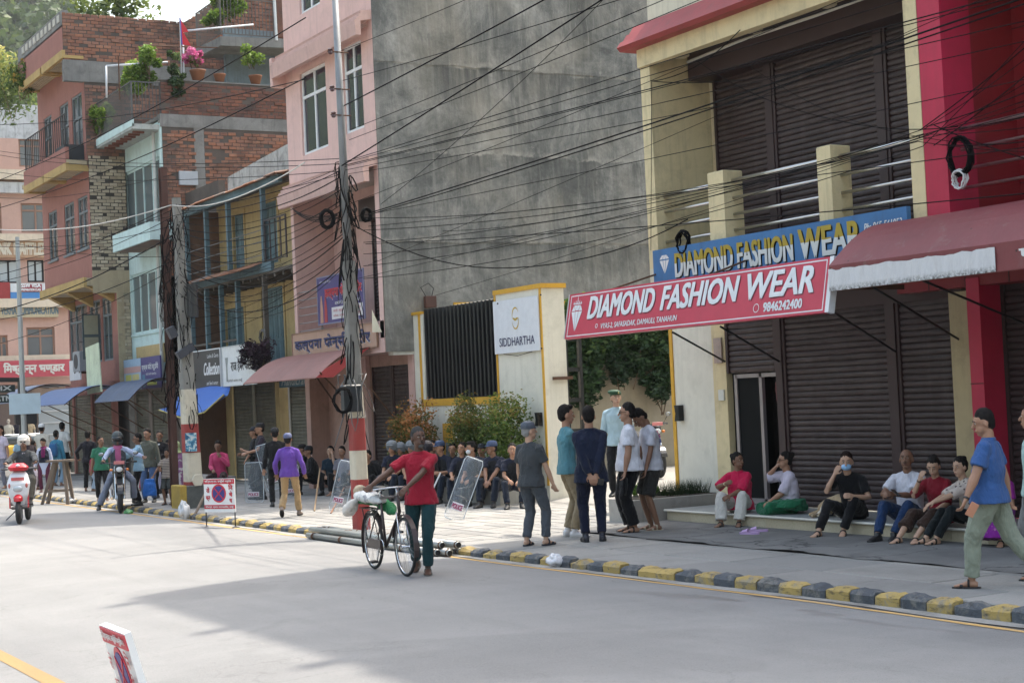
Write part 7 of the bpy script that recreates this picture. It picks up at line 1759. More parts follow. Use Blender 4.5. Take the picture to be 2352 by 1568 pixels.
sack('sack','green sack tucked under the white sack on the bicycle',[(.55,.1,.70),(.35,.12,.74),(0,.1,.82),(-.35,.0,.86),(-.45,0,.9)],[(.02,.02),(.07,.07),(.09,.06),(.11,.08),(.05,.04)],cloth((.02,.17,.06)),'sack')
sack('plastic_bag','white carrier bag with red print hanging behind the bicycle saddle',[(-.25,-.12,.84),(-.35,-.14,.76),(-.5,-.14,.70),(-.62,-.12,.68)],[(.03,.03),(.08,.08),(.09,.08),(.04,.04)],cloth((.66,.62,.58),(.5,.08,.08),'dots',scale=.3),'bag')
sack('bundle','pale brown paper bundle at the end of the bicycle load',[(-.35,.0,.96),(-.47,0,.95),(-.6,0,.93)],[(.06,.05),(.08,.07),(.03,.03)],cloth((.42,.34,.24)),'bundle')
def scooter(p,rz_,label):
    T=thing('scooter',label,'scooter',p,rz_);R0=.24;wb=1.25;RD=plain((.50,.015,.025),.25);WH=plain((.62,.62,.64),.3);GR=plain((.10,.10,.105),.5)
    for x in(0,wb):
        o=tyre(T,(x,0,R0),R0,.055,'wheel',sx=.85);MB().tube([(x,-.05,R0),(x,.05,R0)],.13,16).build('rim',GR,o)
    f=MB();f.loft([((wb+.02,0,.60),V((0,.03,0)),V((.03,0,0))),((wb+.08,0,.52),V((0,.09,0)),V((.10,0,0))),((wb+.02,0,.44),V((0,.085,0)),V((.18,0,0)))],14,2.5)
    o=f.build('front_mudguard',RD,T);remesh(o,.014,0,None,2)
    # front shield: wide shoulders, narrow chin
    f=MB();f.loft([((wb-.05,0,.36),V((0,.10,0)),V((.07,0,0))),((wb-.02,0,.55),V((0,.18,0)),V((.10,0,0))),((wb-.05,0,.78),V((0,.22,0)),V((.12,0,0))),((wb-.13,0,.95),V((0,.17,0)),V((.10,0,0))),((wb-.18,0,1.02),V((0,.10,0)),V((.06,0,0)))],20,2.6)
    o=f.build('front_shield',WH,T);remesh(o,.014,0,None,2)
    MB().ell((wb+.055,0,.68),(.045,.10,.07)).build('headlight',plain((.45,.48,.5),.1,.3),T,smooth=True)
    for y in(-1,1):
        MB().ell((wb+.02,y*.15,.74),(.04,.035,.06)).build('indicator',plain((.45,.12,.10),.2),T,smooth=True)
        MB().prism([(wb-.0,.32),(wb-.1,.30),(wb-.12,.62),(wb-.04,.66)],'y',y*.17-.01,y*.17+.01).build('leg_shield_edge',RD,T)
    f=MB();f.loft([((wb-.12,0,1.02),V((0,.16,0)),V((.10,0,0))),((wb-.10,0,1.09),V((0,.20,0)),V((.12,0,0))),((wb-.16,0,1.17),V((0,.10,0)),V((.07,0,0)))],18,2.4)
    o=f.build('handlebar_cowl',RD,T);remesh(o,.012,0,None,2);MB().ell((wb-.04,0,1.12),(.05,.04,.03)).build('badge',WH,T,smooth=True)
    f=MB();f.tube([(wb-.2,-.34,1.06),(wb-.15,-.15,1.06),(wb-.15,.15,1.06),(wb-.2,.34,1.06)],.016,8);f.build('handlebar',GR,T)
    for y in(-1,1):MB().tube([(wb-.21,y*.33,1.06),(wb-.18,y*.22,1.06)],.022,8).build('grip',TY,T);MB().tube([(wb-.17,y*.28,1.07),(wb-.12,y*.24,1.14)],.006,5).build('mirror_stalk',GR,T)
    MB().cbox(.35,wb-.1,-.16,.16,.28,.34,.02).build('footboard',GR,T)
    f=MB();f.loft([((.45,0,.5),V((0,.10,0)),V((0,0,.18))),((.2,0,.58),V((0,.17,0)),V((0,0,.2))),((-.15,0,.65),V((0,.16,0)),V((0,0,.17))),((-.4,0,.72),V((0,.07,0)),V((0,0,.07)))],18,2.6);o=f.build('rear_body',WH,T);remesh(o,.016,0,None,2)
    f=MB();f.loft([((.5,0,.74),V((0,.10,0)),V((0,0,.05))),((.2,0,.79),V((0,.14,0)),V((0,0,.06))),((-.3,0,.84),V((0,.12,0)),V((0,0,.05)))],16,2.6);f.build('seat',TY,T,smooth=True)
    MB().tube([(.15,-.15,.27),(-.25,-.17,.34)],.05,10).build('exhaust',GR,T);MB().box(wb+.055,wb+.062,-.12,.12,.84,.90).build('number_plate',plain((.5,.1,.1)),T)
    MB().tube([(.55,-.1,.28),(.5,-.35,.05)],.012,6).build('side_stand',GR,T)
    return T
q=G(45,1207,.12);d_=V((-.42,-1.12,0));sa=math.atan2(d_.y,d_.x);sp_=V((q.x,q.y,0))-d_.normalized()*1.25
SC=scooter((sp_.x,sp_.y,rz(q.x)),sa,'white and red scooter riding towards the camera on the left');scm=M.Translation((sp_.x,sp_.y,rz(q.x)))@M.Rotation(sa,4,'Z')
def motorcycle(p,rz_,label,tank=(.02,.02,.022),group=None):
    T=thing('motorcycle',label,'motorcycle',p,rz_,group);R0=.31;wb=1.32;TK=plain(tank,.25);GR=plain((.06,.06,.065),.45,.5)
    for x in(0,wb):
        o=tyre(T,(x,0,R0),R0,.055,'wheel',sx=.95);MB().add(*ring_mesh(.23,.018,(x,0,R0),0,24,6)).build('rim',GR,o)
        mb=MB()
        for k in range(5):
            a=2*math.pi*k/5;mb.bar((x,0,R0),(x+.22*math.cos(a),0,R0+.22*math.sin(a)),.03,.03,up=(0,1,0))
        mb.build('wheel_spokes',GR,o)['kind']='stuff';MB().tube([(x,-.07,R0),(x,-.06,R0)],.11,16).build('brake_disc',CHR,o)
    for y in(-.09,.09):MB().tube([(wb,y,R0),(wb-.12,y,.62),(wb-.26,y,1.0)],[.025,.028,.02],8).build('fork_leg',CHR,T)
    mb=MB()
    for k in range(10):
        a=R(20+k*13);a2=a+R(13);mb.quad(*[(wb+.345*math.cos(q),y,R0+.345*math.sin(q)) for q,y in((a,-.06),(a2,-.06),(a2,.06),(a,.06))])
    o=mb.build('front_mudguard',TK,T);o.modifiers.new('s','SOLIDIFY').thickness=.006
    f=MB();f.loft([((.98,0,.82),V((0,.06,0)),V((0,0,.06))),((.85,0,.86),V((0,.15,0)),V((0,0,.12))),((.68,0,.85),V((0,.15,0)),V((0,0,.11))),((.52,0,.78),V((0,.08,0)),V((0,0,.06)))],16,2.5);o=f.build('fuel_tank',TK,T);remesh(o,.014,0,None,2)
    f=MB();f.loft([((.56,0,.80),V((0,.11,0)),V((0,0,.04))),((.3,0,.80),V((0,.14,0)),V((0,0,.05))),((-.1,0,.88),V((0,.12,0)),V((0,0,.05))),((-.3,0,.92),V((0,.07,0)),V((0,0,.03)))],14,2.6);f.build('seat',TY,T,smooth=True)
    MB().cbox(.45,.85,-.12,.12,.28,.66,.03).build('engine',GR,T);MB().tube([(.8,-.14,.35),(.4,-.16,.28),(-.25,-.17,.42)],[.025,.035,.05],10).build('exhaust',CHR,T);MB().prism([(.5,.76),(.9,.72),(.95,.5),(.6,.6)],'y',-.13,.13).build('side_fairing',TK,T)
    f=MB();f.loft([((wb-.2,0,.98),V((0,.09,0)),V((0,0,.11))),((wb-.08,0,.96),V((0,.10,0)),V((0,0,.12))),((wb-.02,0,.94),V((0,.06,0)),V((0,0,.08)))],14,2.4);f.build('headlamp_shell',BLKP,T,smooth=True)
    MB().ell((wb-.02,0,.94),(.02,.07,.055)).build('headlight',plain((.7,.72,.74),.08),T,smooth=True)
    MB().cbox(wb-.02,wb+.0,-.11,.11,1.05,1.12,.004).build('number_plate',plain((.60,.20,.20),.5),T)
    f=MB();f.tube([(wb-.45,-.36,1.08),(wb-.32,-.2,1.07),(wb-.28,.2,1.07),(wb-.45,.36,1.08)],.013,8);f.build('handlebar',BLKP,T)
    for y in(-1,1):
        MB().tube([(wb-.47,y*.38,1.08),(wb-.41,y*.28,1.08)],.02,8).build('grip',TY,T);MB().tube([(wb-.38,y*.26,1.08),(wb-.34,y*.34,1.24)],.006,5).build('mirror_stalk',BLKP,T);MB().ell((wb-.34,y*.36,1.27),(.012,.06,.04)).build('mirror',plain((.3,.32,.34),.05,1.),T,smooth=True)
        MB().ell((wb-.15,y*.17,.93),(.03,.035,.03)).build('indicator',plain((.70,.20,.03),.3),T,smooth=True)
    MB().tube([(.05,.0,.31),(.5,0,.4)],.03,8).build('swing_arm',GR,T)
    return T
q=G(278,1184,.0);d_=V((-.34,-1.26,0));ma=math.atan2(d_.y,d_.x);mp=V((q.x,q.y,0))-d_.normalized()*1.32
MC_=motorcycle((mp.x,mp.y,rz(q.x)),ma,'black naked motorcycle stopped at the kerb with its rider astride');mcm=M.Translation((mp.x,mp.y,rz(q.x)))@M.Rotation(ma,4,'Z')
GM='motorcycles parked inside the gate'
motorcycle((19.0,27.9,.40),R(-105),'black motorcycle parked inside the gate left of the beret guard',group=GM);motorcycle((20.6,25.6,.40),R(-118),'red tanked motorcycle parked inside the gate behind the men in white',(.4,.02,.05),GM);motorcycle((18.4,24.0,.36),R(-120),'dark motorcycle parked against the inner side of the right gate pillar',group=GM)
o=sheet('driveway_ramp',15.9,26,20.8,30.6,20,10,lambda x,y:.136+max(0,min(1,(x-15.9)/2.6))*.26,SL);o['kind']='structure'
q=G(20,1120,.0);motorcycle((8.6,40.8,.08),R(-112),'dark motorcycle half cut off at the left edge behind the scooter')
# taxi roof far at the junction
TX=thing('taxi','small yellow and white car on the sunlit junction road','car',(17.5,76,0),R(0));YT2=plain((.62,.38,.05),.35)
f=MB();f.loft([((-1.9,0,.75),V((0,.72,0)),V((0,0,.3))),((-1.6,0,.7),V((0,.8,0)),V((0,0,.42))),((1.5,0,.68),V((0,.8,0)),V((0,0,.4))),((1.9,0,.6),V((0,.7,0)),V((0,0,.26)))],20,4);f.build('body',YT2,TX,smooth=True)
f=MB();f.loft([((0,0,1.05),V((1.35,0,0)),V((0,.74,0))),((-.05,0,1.35),V((1.1,0,0)),V((0,.66,0))),((-.05,0,1.45),V((.9,0,0)),V((0,.58,0)))],20,4);f.build('cabin',glass((.05,.06,.06)),TX,smooth=True);MB().cbox(-.9,.8,-.56,.56,1.44,1.49,.02).build('roof',WHITE,TX)
for x in(-1.2,1.2):
    for y in(-.78,.78):tyre(TX,(x,y,.29),.29,.08,'wheel')
# ================================================================ the people of the street
def PH(u,v,vt,z=.13):
    p=G(u,v,z);lo,hi=.8,2.3
    for _ in range(30):
        m_=(lo+hi)/2;x=p.x*math.cos(YAW)-p.y*math.sin(YAW)
        q=p+V((0,0,m_))-CAMP;X_=q.x*math.cos(YAW)-q.y*math.sin(YAW);F_=q.x*math.sin(YAW)+q.y*math.cos(YAW)
        fz=F_*math.cos(PITCH)+q.z*math.sin(PITCH);y=-F_*math.sin(PITCH)+q.z*math.cos(PITCH);a,b=X_/fz,y/fz
        vv=784-FPX*(a*math.sin(ROLL)+b*math.cos(ROLL))
        if vv<vt:hi=m_
        else:lo=m_
    return (p.x,p.y,z),m_
def st(u,v,vt,face,label,z=.13,**k):
    p,H=PH(u,v,vt,z);return person(p,face,label,H=min(H,1.86),**k)
C=cloth
NAV=C((.016,.020,.038));BLK=C((.010,.010,.012));VST=(.014,.015,.018)
FARV=.016
# --- far left crowd
st(5,1122,975,200,'woman in a pale lilac top standing at the far left edge',top=C((.50,.45,.55)),bottom=C((.2,.2,.25)),hair='long',female=True,sk='mid',vox=FARV)
st(50,1110,1000,150,'distant person in a pale blue shirt near the signal post',top=C((.35,.50,.60)),bottom=C((.3,.3,.35)),hat=('cap',(.6,.6,.6)),vox=FARV)
st(100,1108,974,10,'man in white cap and cream hooded shirt seen from behind',top=C((.60,.56,.48)),sleeve='long',bottom=C((.2,.2,.2)),hat=('cap',(.7,.7,.7)),vox=FARV)
st(147,1102,967,15,'man in a white polo shirt and dark trousers seen from behind at the junction',top=C((.68,.66,.62)),neckline='collar',bottom=BLK,vox=FARV)
st(133,1116,989,20,'person with a blue backpack among the left crowd',top=C((.05,.20,.30)),sleeve='long',bottom=C((.2,.3,.4)),extras=[('backpack',(.03,.12,.28))],vox=FARV)
st(70,1128,1001,150,'woman with long black hair and dark shawl in the left crowd',top=C((.03,.02,.025)),sleeve='long',bottom=C((.45,.4,.48)),blen='skirt',hair='long',female=True,vox=FARV)
st(80,1125,1012,30,'person in a brown top among the left crowd',top=C((.06,.045,.03)),sleeve='long',bottom=C((.04,.03,.03)),vox=FARV)
st(104,1130,1006,175,'woman with maroon scarf, pale sleeves and dark backpack on her front',top=C((.48,.52,.66)),sleeve='long',bottom=C((.10,.02,.045)),hair='back',female=True,extras=[('scarf',(.16,.02,.09)),('vest',(.015,.018,.035))],shoe='sandal',shoec=(.5,.4,.38),sk='mid',vox=.014,head=(10,-25),hem=-.35)
def sit(u,v,face,label,seat=.45,H=1.65,z=.13,fwd=.38,lean=(-8,18),X=None,Y=None,**k):
    p=G(u,v,z) if X is None else V((X,PX(u,v,X).y if Y is None else Y,z))
    fy_=k.pop('lfy',-12);fy2=k.pop('rfy',12);s=H/1.75
    k.setdefault('lf',(-.13,fwd,.085*s));k.setdefault('rf',(.13,fwd+.04,.085*s));k.setdefault('lh',(-.10,fwd*.75,seat+.2));k.setdefault('rh',(.08,fwd*.8,seat+.22))
    k.setdefault('lk',(-.3,1,1));k.setdefault('rk',(.3,1,1))
    return person((p.x,p.y,z),face,label,H=H,hip=seat+.115,lean=lean,lfy=fy_,rfy=fy2,**k)
LW=thing('low_wall','low cement ledge with seated people by the far shops','wall',(13.2,39.5,.13));MB().box(-.3,.3,-2.6,2.4,0,.44).build('ledge',CONC,LW)
sit(0,0,200,'seated man in an olive yellow shirt on the low ledge',X=13.0,Y=41.0,top=C((.30,.27,.12)),bottom=BLK,shoe='sandal',vox=FARV,head=(-30,-10))
sit(0,0,195,'seated man in a pale striped shirt on the low ledge',X=12.95,Y=40.1,top=C((.40,.37,.33),(.25,.22,.2),'stripe'),bottom=C((.35,.33,.42)),shoe='shoe',vox=FARV,head=(20,-15))
sit(0,0,190,'seated child in a pale top at the street end of the ledge',H=1.25,seat=.44,X=12.9,Y=41.8,fwd=.3,top=C((.45,.42,.5)),bottom=C((.25,.04,.06)),vox=FARV)
st(206,1128,990,0,'tall man in black seen from behind by the shop shutters',top=C((.012,.012,.018)),sleeve='long',bottom=BLK,vox=FARV,lh=(-.3,.1,.9))
st(214,1128,1036,60,'girl in a red patterned top and pale jeans near the shutters',top=C((.28,.03,.06),(.15,.02,.03),'dots'),bottom=C((.38,.46,.55)),hair='long',female=True,vox=FARV)
st(236,1150,1003,165,'man in a green t-shirt with a moustache standing behind the motorcycle',top=C((.03,.15,.09)),bottom=BLK,fat=.15,sk='brown',face_hair=True,head=(-35,5),vox=.013)
a=st(322,1160,996,255,'man in a light blue shirt holding out his hand to the motorcyclist',top=C((.30,.46,.58)),sleeve='long',neckline='collar',bottom=BLK,shoe='shoe',sk='brown',extras=[('glasses',)],rh=(.15,.50,1.02),lh=(-.2,.42,1.0),rhint=(.6,-.3,-1),lhint=(-.5,-.4,-1),vox=.012)
st(345,1153,985,185,'tall man in a grey green jacket and blue jeans facing the street',top=C((.10,.105,.085)),sleeve='long',neckline='collar',bottom=C((.07,.12,.24)),shoe='shoe',sk='mid',face_hair=True,head=(15,-8),vox=.012)
st(372,1143,990,185,'smiling man in a black blazer and white shirt by the shutters',top=C((.012,.012,.015)),sleeve='long',neckline='jacket',bottom=BLK,shoe='shoe',extras=[('shirtfront',(.6,.6,.62))],lh=(-.08,.3,1.0),vox=.013)
B=st(388,1158,1032,195,'boy in a striped t-shirt holding a bright blue bag',top=C((.42,.36,.30),(.16,.12,.11),'stripe'),bottom=C((.06,.065,.06)),blen='shorts',shoe='sandal',sk='brown',rh=(.26,.22,.62),rhint=(.8,-.6,-.4),vox=.012,loose=1.1)
wp=B['mw']@B['WR'];mb=MB();mb.loft([((0,0,-.05),V((.11,0,0)),V((0,.03,0))),((0,0,-.2),V((.15,0,0)),V((0,.06,0))),((0,0,-.42),V((.16,0,0)),V((0,.05,0)))],14,3);o=mb.build('blue_bag',cloth((.03,.15,.50),rough=.5));remesh(o,.014,.03,FOLD,1);o.location=wp+V((-.12,-.05,-.02));tag(o,'bright blue cloth carrier bag in the boy hand','bag')
st(411,1152,1014,190,'woman in a pale green headscarf and long purple white patterned dress',top=C((.30,.14,.26),(.55,.5,.52),'blot'),sleeve='half',bottom=C((.30,.14,.26),(.55,.5,.52),'blot'),blen='skirt',flare=1.2,hair='back',female=True,sk='brown',hat=('scarf',C((.36,.42,.22))),shoe='sandal',vox=.012,fat=.1)
sit(507,1140,185,'person in a pink shirt resting head on hand in the doorway shade',seat=.42,top=C((.50,.06,.15)),sleeve='long',bottom=C((.05,.03,.03)),sk='brown',lh=(-.10,.20,.93),lean=(-4,14),head=(0,-10),vox=.013)
# --- police by the pink awning
st(590,1145,981,262,'standing officer in black cap and uniform, leftmost, facing left',top=BLK,sleeve='rolled',bottom=BLK,shoe='shoe',hat=('cap',(.012,.013,.02)),sk='mid',extras=[('vest',VST)],rh=(.1,.3,1.02),lh=(-.1,.25,1.1),vox=.012)
st(604,1146,972,248,'tall officer in black cap gripping a transparent riot shield',top=C((.03,.022,.035)),sleeve='short',bottom=BLK,shoe='shoe',hat=('cap',(.010,.010,.012)),sk='mid',extras=[('vest',VST)],lh=(-.15,.36,1.05),rh=(.18,.3,.9),vox=.012)
st(638,1163,983,350,'officer in dark uniform and cap seen from behind beside the purple jacket man',top=BLK,sleeve='long',bottom=BLK,shoe='shoe',hat=('cap',(.010,.010,.012)),sk='mid',vox=.012)
st(668,1186,996,2,'man in a bright purple jacket, tan trousers and blue cap walking away',top=C((.13,.06,.33)),sleeve='long',neckline='collar',loose=1.08,bottom=C((.40,.27,.14)),flare=1.12,shoe='shoe',shoec=(.2,.15,.12),hat=('cap',(.10,.12,.22)),sk='brown',lf=(-.13,-.18,.16),lfp=-35,rf=(.12,.2,.085),lh=(-.25,.08,.80),rh=(.28,.06,.78),vox=.011,lk=(0,1,.2))
XS=14.75
for (u,lab,fc,X_,sk_,hat_) in((707,'seated officer in a dark cap beside the pink wall, furthest left',255,15.2,'mid',('cap',(.01,.01,.012))),(722,'seated officer in a black cap turned to his left neighbour',250,14.6,'mid',('cap',(.01,.01,.012)))):
    sit(0,0,fc,lab,seat=.22,H=1.66,X=X_,Y=PX(u,1100,X_).y,top=BLK,sleeve='long',bottom=BLK,shoe='shoe',hat=hat_,sk=sk_,vox=.013,lean=(0,22),extras=[('vest',VST)])
sit(0,0,190,'seated person in dark blue holding a hand up to the face',seat=.20,X=14.8,Y=PX(764,1100,14.8).y,top=C((.012,.03,.05)),sleeve='short',bottom=BLK,shoe='shoe',hair='back',sk='light',lh=(-.08,.22,.92),lean=(0,16),vox=.013,lhint=(-.3,.3,-1))
sit(0,0,200,'seated officer half hidden behind the riot shield left of the pole',seat=.20,X=14.8,Y=PX(790,1100,14.8).y,top=C((.2,.19,.22)),bottom=BLK,sk='mid',vox=.014)
sit(0,0,210,'dark seated figure with a backpack right of the banded pole',seat=.20,X=14.7,Y=PX(862,1100,14.7).y,top=BLK,sleeve='long',bottom=BLK,sk='mid',vox=.014,lean=(10,45),extras=[('backpack',(.012,.012,.014))])
# --- officers seated along the planter bench
XQ=14.82
def cop(u,fc,label,head=(0,0),hat=None,extras=(),sk_='mid',hair_='short',X=XQ,top_=NAV,**k):
    k.setdefault('lean',(rnd.uniform(-4,4),rnd.uniform(14,30)));return sit(0,0,fc,label,seat=.29,H=rnd.uniform(1.60,1.74),fat=rnd.uniform(-.04,.14),X=X,Y=PX(u,1110,X).y,top=top_,sleeve=k.pop('sleeve','short'),bottom=C((.012,.018,.032)),shoe='shoe',hat=hat,sk=sk_,hair=hair_,head=head,extras=[('vest',VST)]+list(extras),vox=.0115,fwd=.48,**k)
HG=(.16,.18,.20)
cop(907,200,'officer in a grey riot helmet, left of the bicycle man shoulder',hat=('openhelmet',HG),X=14.7)
cop(926,190,'officer in a grey riot helmet just behind the bicycle man',hat=('openhelmet',HG),X=14.9)
cop(990,330,'officer in a glossy black riot helmet turned away to the wall',head=(20,0),hat=('openhelmet',(.012,.010,.018)),X=14.5,sleeve='long')
cop(1020,205,'laughing officer in a blue cap with mask pulled to his chin',head=(25,-5),hat=('cap',(.035,.06,.13)),sleeve='rolled',lh=(-.1,.38,.6))
cop(1066,195,'bareheaded officer leaning behind the propped riot shield',head=(10,5),rh=(.12,.40,.55),sleeve='rolled')
cop(1098,215,'officer with a white face mask turned to his neighbour',head=(35,0),extras=[('mask',(.6,.62,.65))],hair_='quiff')
cop(1138,200,'officer in a blue cap with clasped hands, rightmost facing the street',head=(45,-3),hat=('cap',(.035,.06,.13)),lh=(-.04,.42,.48),rh=(.03,.42,.48),sk_='brown')
cop(1180,180,'officer sitting half hidden behind the grey shirt man')
cop(1046,200,'bareheaded officer squeezed in behind the laughing one',head=(-10,0),X=15.05,sleeve='rolled')
cop(1117,205,'officer in a dark cap seated back between the masked and the blue capped ones',head=(0,5),hat=('cap',(.012,.014,.02)),X=15.1,sleeve='long')
cop(1000,195,'bareheaded officer seated low behind the black riot helmet',head=(-20,0),X=15.05,sleeve='long')
cop(950,190,'officer in a grey helmet behind the arm of the bicycle man',head=(15,0),hat=('openhelmet',HG),X=15.0)
# --- standing group at the gate
st(1226,1253,970,38,'man in grey cap, charcoal t-shirt and grey trousers seen from behind',top=C((.05,.055,.06)),bottom=C((.075,.085,.10)),flare=1.08,shoe='sandal',shoec=(.03,.03,.04),hat=('cap',(.07,.085,.11)),haircol=(.25,.25,.25),sk='light',fat=.1,head=(25,2),lf=(-.12,.0,.085),rf=(.12,.12,.085),rh=(.3,.16,.72),lh=(-.28,.12,.78),vox=.009,extras=())
st(1311,1232,922,75,'man in teal t-shirt and khaki trousers with arms crossed',top=C((.085,.22,.26)),bottom=C((.27,.21,.13)),flare=1.08,shoe='shoe',shoec=(.62,.6,.6),hair='quiff',sk='mid',lh=(.12,.24,1.16),rh=(-.10,.27,1.10),lhint=(-1,.2,-.4),rhint=(1,.2,-.4),rf=(.16,.02,.085),rfy=25,vox=.009)
A=st(1365,1243,935,358,'man in a dark navy suit seen from behind with hands clasped',top=C((.010,.015,.036)),sleeve='long',neckline='jacket',hem=-.16,bottom=C((.010,.013,.032)),shoe='shoe',shoec=(.02,.02,.03),sk='mid',lh=(-.03,-.19,.90),rh=(.05,-.19,.90),lhint=(-1,-.5,.1),rhint=(1,-.5,.1),fat=.12,vox=.009,loose=1.04)
wp=A['mw']@A['WR'];mb=MB();mb.cbox(-.07,.07,-.006,.006,-.045,.045,.004);o=mb.build('phone',plain((.012,.013,.016),.15));o.location=wp+V((.02,-.02,-.10));o.rotation_euler=(0,.25,-YAW);tag(o,'black phone in a case held behind the navy suit','phone')
st(1425,1139,897,190,'guard in a green beret and pale blue uniform shirt inside the gate',z=.40,top=C((.42,.56,.62)),sleeve='long',neckline='collar',bottom=C((.012,.012,.014)),shoe='shoe',hat=('beret',(.02,.07,.035)),sk='light',head=(-20,0),vox=.010)
W=st(1455,1222,927,262,'man in a white t-shirt with a green print and black trousers, facing left',top=C((.66,.66,.72)),bottom=C((.008,.008,.010)),flare=1.3,shoe='sandal',shoec=(.02,.015,.015),sk='mid',fat=.28,loose=1.06,extras=[('glasses',),('chestprint',(.18,.22,.13),(1,1),[(-.10,-.06),(.08,-.06),(.05,.08),(.01,-.0),(-.05,.05)]),('bracelet',(.4,.3,.15),'r')],lh=(-.27,.15,.80),rh=(.25,.10,.82),vox=.009,twist=12)
wp=W['mw']@W['WL'];mb=MB();mb.loft([((0,0,0),V((.03,0,0)),V((0,.015,0))),((0,.02,-.12),V((.05,0,0)),V((0,.02,0))),((0,.02,-.26),V((.02,0,0)),V((0,.012,0)))],10);o=mb.build('folded_umbrella',C((.01,.01,.012)),smooth=True);o.location=wp+V((0,0,-.10));tag(o,'small black folded bundle held by the white shirt man','bundle')
st(1505,1217,930,255,'man in grey-white t-shirt and dark shorts looking down, by the flower bed',top=C((.52,.52,.58)),bottom=C((.028,.027,.026)),blen='shorts',shoe='sandal',shoec=(.45,.38,.28),sk='brown',lean=(-2,14),head=(0,-48),lh=(-.26,.22,.78),rh=(.22,.2,.80),vox=.009,loose=1.05,extras=[('backprint',)])
# --- seated along the shop step
XT=14.70
def stp(u,fc,label,**k):
    k.setdefault('lean',(-6,18));X_=k.pop('X',XT);v_=k.pop('v',1150)
    if fc<250:
        fc+=26;h_=k.get('head',(0,0));k['head']=(h_[0]-24,h_[1])
        for q_ in('lf','rf'):
            if q_ in k:k[q_]=(k[q_][0]*.8,k[q_][1]+.03,k[q_][2])
    return sit(0,0,fc,label,seat=.185,X=X_,Y=PX(u,v_,X_).y,vox=.009,**k)
stp(1700,182,'woman in a magenta blouse and white trousers seated on the step',H=1.6,female=True,hair='bun',top=C((.58,.015,.075)),sleeve='half',neckline='collar',bottom=C((.60,.58,.54)),flare=1.5,shoe='sandal',sk='brown',fat=.22,fwd=.44,head=(-38,2),lh=(.02,.36,.45),rh=(.10,.30,.62),lean=(-4,10),extras=[('bracelet',(.6,.5,.3),'r','bangle')],rhint=(1,-.4,-.5))
stp(1816,262,'woman in a white t-shirt and green sarong sitting cross-legged on the step',H=1.6,X=15.0,female=True,hair='bun',top=C((.55,.50,.60)),sleeve='half',bottom=C((.012,.12,.055)),blen='capri',flare=1.3,sk='mid',fat=.3,lf=(.10,.36,.08),rf=(-.12,.32,.08),lk=(-1,.6,.5),rk=(1,.6,.4),lh=(-.05,.33,.36),rh=(.11,.16,.84),rhint=(.8,.5,-1),head=(0,0),extras=[('glasses',),('chestprint',(.03,.03,.03),(1,1),[(-.06,-.14),(.06,-.14),(.07,.02),(.03,.10),(-.05,.06)])],lean=(-2,12))
mb=MB();p0=PX(1795,1160,14.72);mb.loft([((14.95,p0.y+.1,.36),V((0,.30,0)),V((.22,0,0))),((14.85,p0.y+.12,.42),V((0,.38,0)),V((.28,0,0))),((14.9,p0.y+.05,.52),V((0,.28,0)),V((.2,0,0)))],16);o=mb.build('sarong_drape',C((.012,.12,.055)));remesh(o,.016,.05,FOLD,2);tag(o,'green cloth draped over the step edge beside the sitting woman','cloth')
stp(1960,186,'man in black t-shirt with a blue face mask leaning cheek on hand',H=1.74,top=C((.008,.008,.010)),bottom=C((.009,.009,.011)),shoe='sandal',shoec=(.015,.013,.013),sk='light',fwd=.50,lf=(-.02,.44,.08),rf=(.34,.58,.08),rh=(.13,.30,.80),rhint=(.5,.6,-1),lh=(-.16,.40,.52),extras=[('mask',(.28,.50,.78))],head=(8,-6),lean=(6,30),haircol=(.02,.012,.01))
A=stp(2090,190,'balding man in a white t-shirt and blue jeans holding a phone',H=1.76,top=C((.62,.62,.70)),bottom=C((.012,.035,.10)),shoe='shoe',shoec=(.012,.012,.014),sk='brown',hair='bald',face_hair=True,fwd=.50,lf=(-.02,.58,.085),rf=(.24,.60,.085),lh=(.02,.42,.58),rh=(.16,.44,.58),head=(12,6),lean=(-6,14),fat=.1)
wp=A['mw']@A['WL'];mb=MB();mb.cbox(-.035,.035,-.07,.07,-.005,.005,.003);o=mb.build('phone',plain((.012,.012,.014),.2));o.location=wp+V((-.08,-.1,.03));o.rotation_euler=(.6,.1,.2);tag(o,'dark phone held by the balding man on the step','phone')
stp(2160,195,'woman in a dark red top and brown trousers with hand to her face',H=1.62,female=True,hair='topbun',top=C((.22,.012,.025)),sleeve='half',bottom=C((.045,.024,.018)),flare=1.4,blen='capri',shoe='sandal',shoec=(.02,.015,.012),sk='light',fwd=.5,lf=(.05,.60,.08),rf=(.32,.62,.08),rh=(.12,.30,.76),rhint=(.6,.6,-1),head=(12,-22),lean=(4,20),extras=[('bracelet',(.1,.05,.03),'r','bangle')])
stp(2238,235,'woman in a cream floral blouse turned left, hands over her knees',H=1.62,female=True,hair='topbun',top=C((.56,.48,.43),(.12,.09,.09),'dots'),sleeve='half',bottom=C((.010,.014,.016)),shoe='sandal',shoec=(.02,.015,.012),sk='light',fwd=.48,lf=(-.1,.52,.08),rf=(.06,.60,.08),lh=(-.1,.62,.50),rh=(.05,.60,.46),lean=(6,26),head=(0,-6))
stp(2296,190,'person in a magenta and purple sarong seated behind the walking man',H=1.6,female=True,hair='long',top=C((.28,.02,.25)),bottom=C((.22,.02,.26),(.4,.15,.35),'dots'),blen='skirt',flare=1.2,sk='mid',fwd=.4,shoe='sandal')
